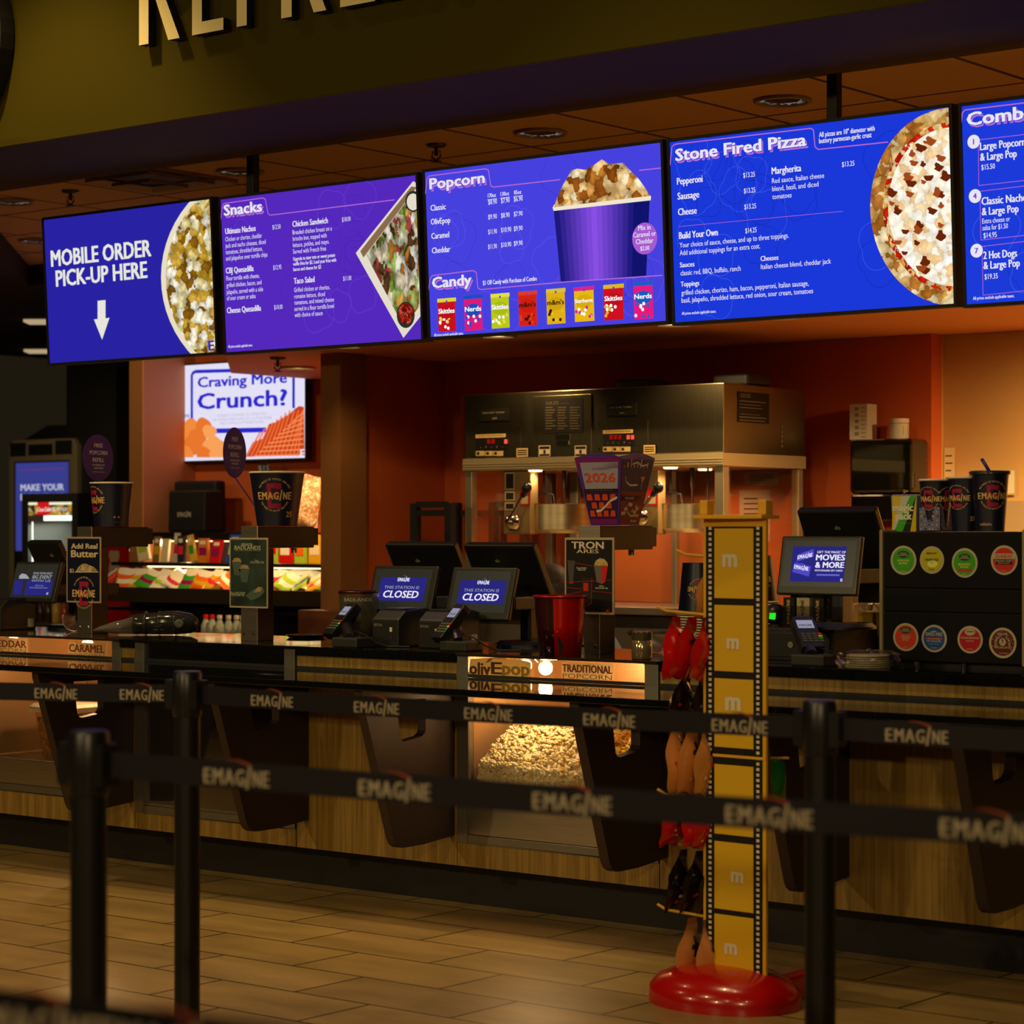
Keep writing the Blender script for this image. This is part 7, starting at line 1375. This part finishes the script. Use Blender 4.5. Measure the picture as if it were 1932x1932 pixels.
# pegs on the left side and the bags hanging on them
YEL2 = mat('yellow_peg', '#c89418', .4)
def peg(y, dy):
    p = P.pt(1330, y+12); z = p.z; o = Vector((c.x-.071, c.y+dy, z)); m = MB(); m.tube([o, o+Vector((-.17, -.02, .012)), o+Vector((-.2, -.022, .025))], .0045); m.build('peg', YEL2, S); return o
def bag(o, k, L, w, c1, c2, lab, grp, txt):
    a = o+Vector((-.03-.055*k, -.004-.006*k, -.004)); t = thing('candy_bag', lab, 'candy bag', a, grp); m = MB(); n1, n2 = 8, 10; r = random.Random(int(abs(a.z*997)+k)); lean = r.uniform(-.04, .03)-.05*(k == 3); vs_ = []
    for sg in (1, -1):
        for j in range(n2+1):
            for i in range(n1+1):
                u, v_ = i/n1, j/n2; e = (1-(2*u-1)**2)*math.sin(math.pi*min(1, max(0, v_*1.15-.18)))**.8; wid = w*(.32+.68*min(1, v_*2.2)) if v_ < .93 else w*.9
                vs_.append(a+Vector((-.026*sg*e+lean*v_+.004*math.sin(11*v_+5*u+k), -(u-.5)*wid-.01*v_, -v_*L+.006*math.sin(9*u+k)*(v_ > .9))))
    o_ = (n1+1)*(n2+1); m.add(vs_, [(q+j*(n1+1)+i, q+j*(n1+1)+i+1, q+(j+1)*(n1+1)+i+1, q+(j+1)*(n1+1)+i) for q in (0, o_) for j in range(n2) for i in range(n1)]); m.build('wrapper', mat('bag_'+c1, c1, .2, coat=.7), t, True)
    m = MB()
    g = lambda u, v_, s: (lambda uu, vv: a+Vector((s*(.0275*(1-(2*uu-1)**2)*math.sin(math.pi*min(1, max(0, vv*1.15-.18)))**.8+.0018)+lean*vv+.004*math.sin(11*vv+5*uu+k), -(uu-.5)*w*(.32+.68*min(1, vv*2.2))-.01*vv, -vv*L)))(u, v_)
    for s in (-1, 1):
        if txt: put(m, txt, lambda x, y: g(.5+y*s*1.0, .28+x, s), 0, -.12, .30, .26, 2, 0)
        for q in range(7):
            uu, vv, rr = r.uniform(.2, .8), r.uniform(.55, .85), .05; m.add([g(uu+rr*math.cos(i), vv+rr*.6*math.sin(i), s) for i in range(6)], [list(range(6))], 1+q % 3)
    m.build('bag_print', [ink('#14100c') if c1 != '#1c1008' else ink('#c8b898'), ink('#c01818'), ink(c2), ink('#d8c49a')], t)
i = 0
for y, dy, col, c2, nm, w, L in ((1043, .12, '#c88a38', '#a81c18', 'golden', .075, .16), (1150, .02, '#c81410', '#3a8a28', 'bright red', .10, .165), (1258, .08, '#1c1008', '#c01818', 'dark brown', .09, .15), (1352, .02, '#c88444', '#d8a030', 'tan', .10, .185), (1478, .10, '#c01410', '#d8a030', 'red', .09, .14), (1500, .02, '#b81210', '#3a8a28', 'deep red', .09, .12), (1596, .06, '#1c1008', '#c01818', 'dark brown', .09, .165), (1720, .02, '#c8864a', '#2858a8', 'pale tan', .10, .185)):
    o = peg(y, dy); n = 2 if nm in ('golden', 'pale tan') else 3
    pos = {1043: 'top peg', 1150: 'second peg down', 1258: 'third peg down', 1352: 'fourth peg down', 1478: 'fifth peg down', 1500: 'sixth peg down', 1596: 'second lowest peg', 1720: 'lowest peg'}[y]
    for k in range(n): bag(o, k, L*1.1, w*1.2, col, c2, f'{nm} candy bag on the {pos} of the stand, '+('nearest the panel' if k == 0 else 'outermost' if k == n-1 else 'middle one'), 'bags on the candy stand', 'm&m' if col != '#1c1008' else '')
o = PY(1440, 1430, c.y+.1); t = thing('candy_bag', 'green candy bag peeking out right of the candy stand panel', 'candy bag', (c.x+.09, c.y+.06, o.z)); m = MB(); n1 = 6; vs_ = []
for sg in (1, -1):
    for j in range(7):
        for k in range(n1+1): u, v_ = k/n1, j/6; vs_.append(Vector((c.x+.095+.018*sg*(1-(2*u-1)**2)*math.sin(math.pi*v_), c.y+.05+u*.08, o.z-.12*v_)))
m.add(vs_, [(q*7*(n1+1)+j*(n1+1)+i, q*7*(n1+1)+j*(n1+1)+i+1, q*7*(n1+1)+(j+1)*(n1+1)+i+1, q*7*(n1+1)+(j+1)*(n1+1)+i) for q in (0, 1) for j in range(6) for i in range(n1)]); m.build('wrapper', mat('bag_green', '#1c6a2a', .2, coat=.7), t, True)
m = MB(); m.tube([(c.x+.068, c.y+.09, o.z+.002), (c.x+.13, c.y+.09, o.z+.006)], .004); m.build('peg', YEL2, S)
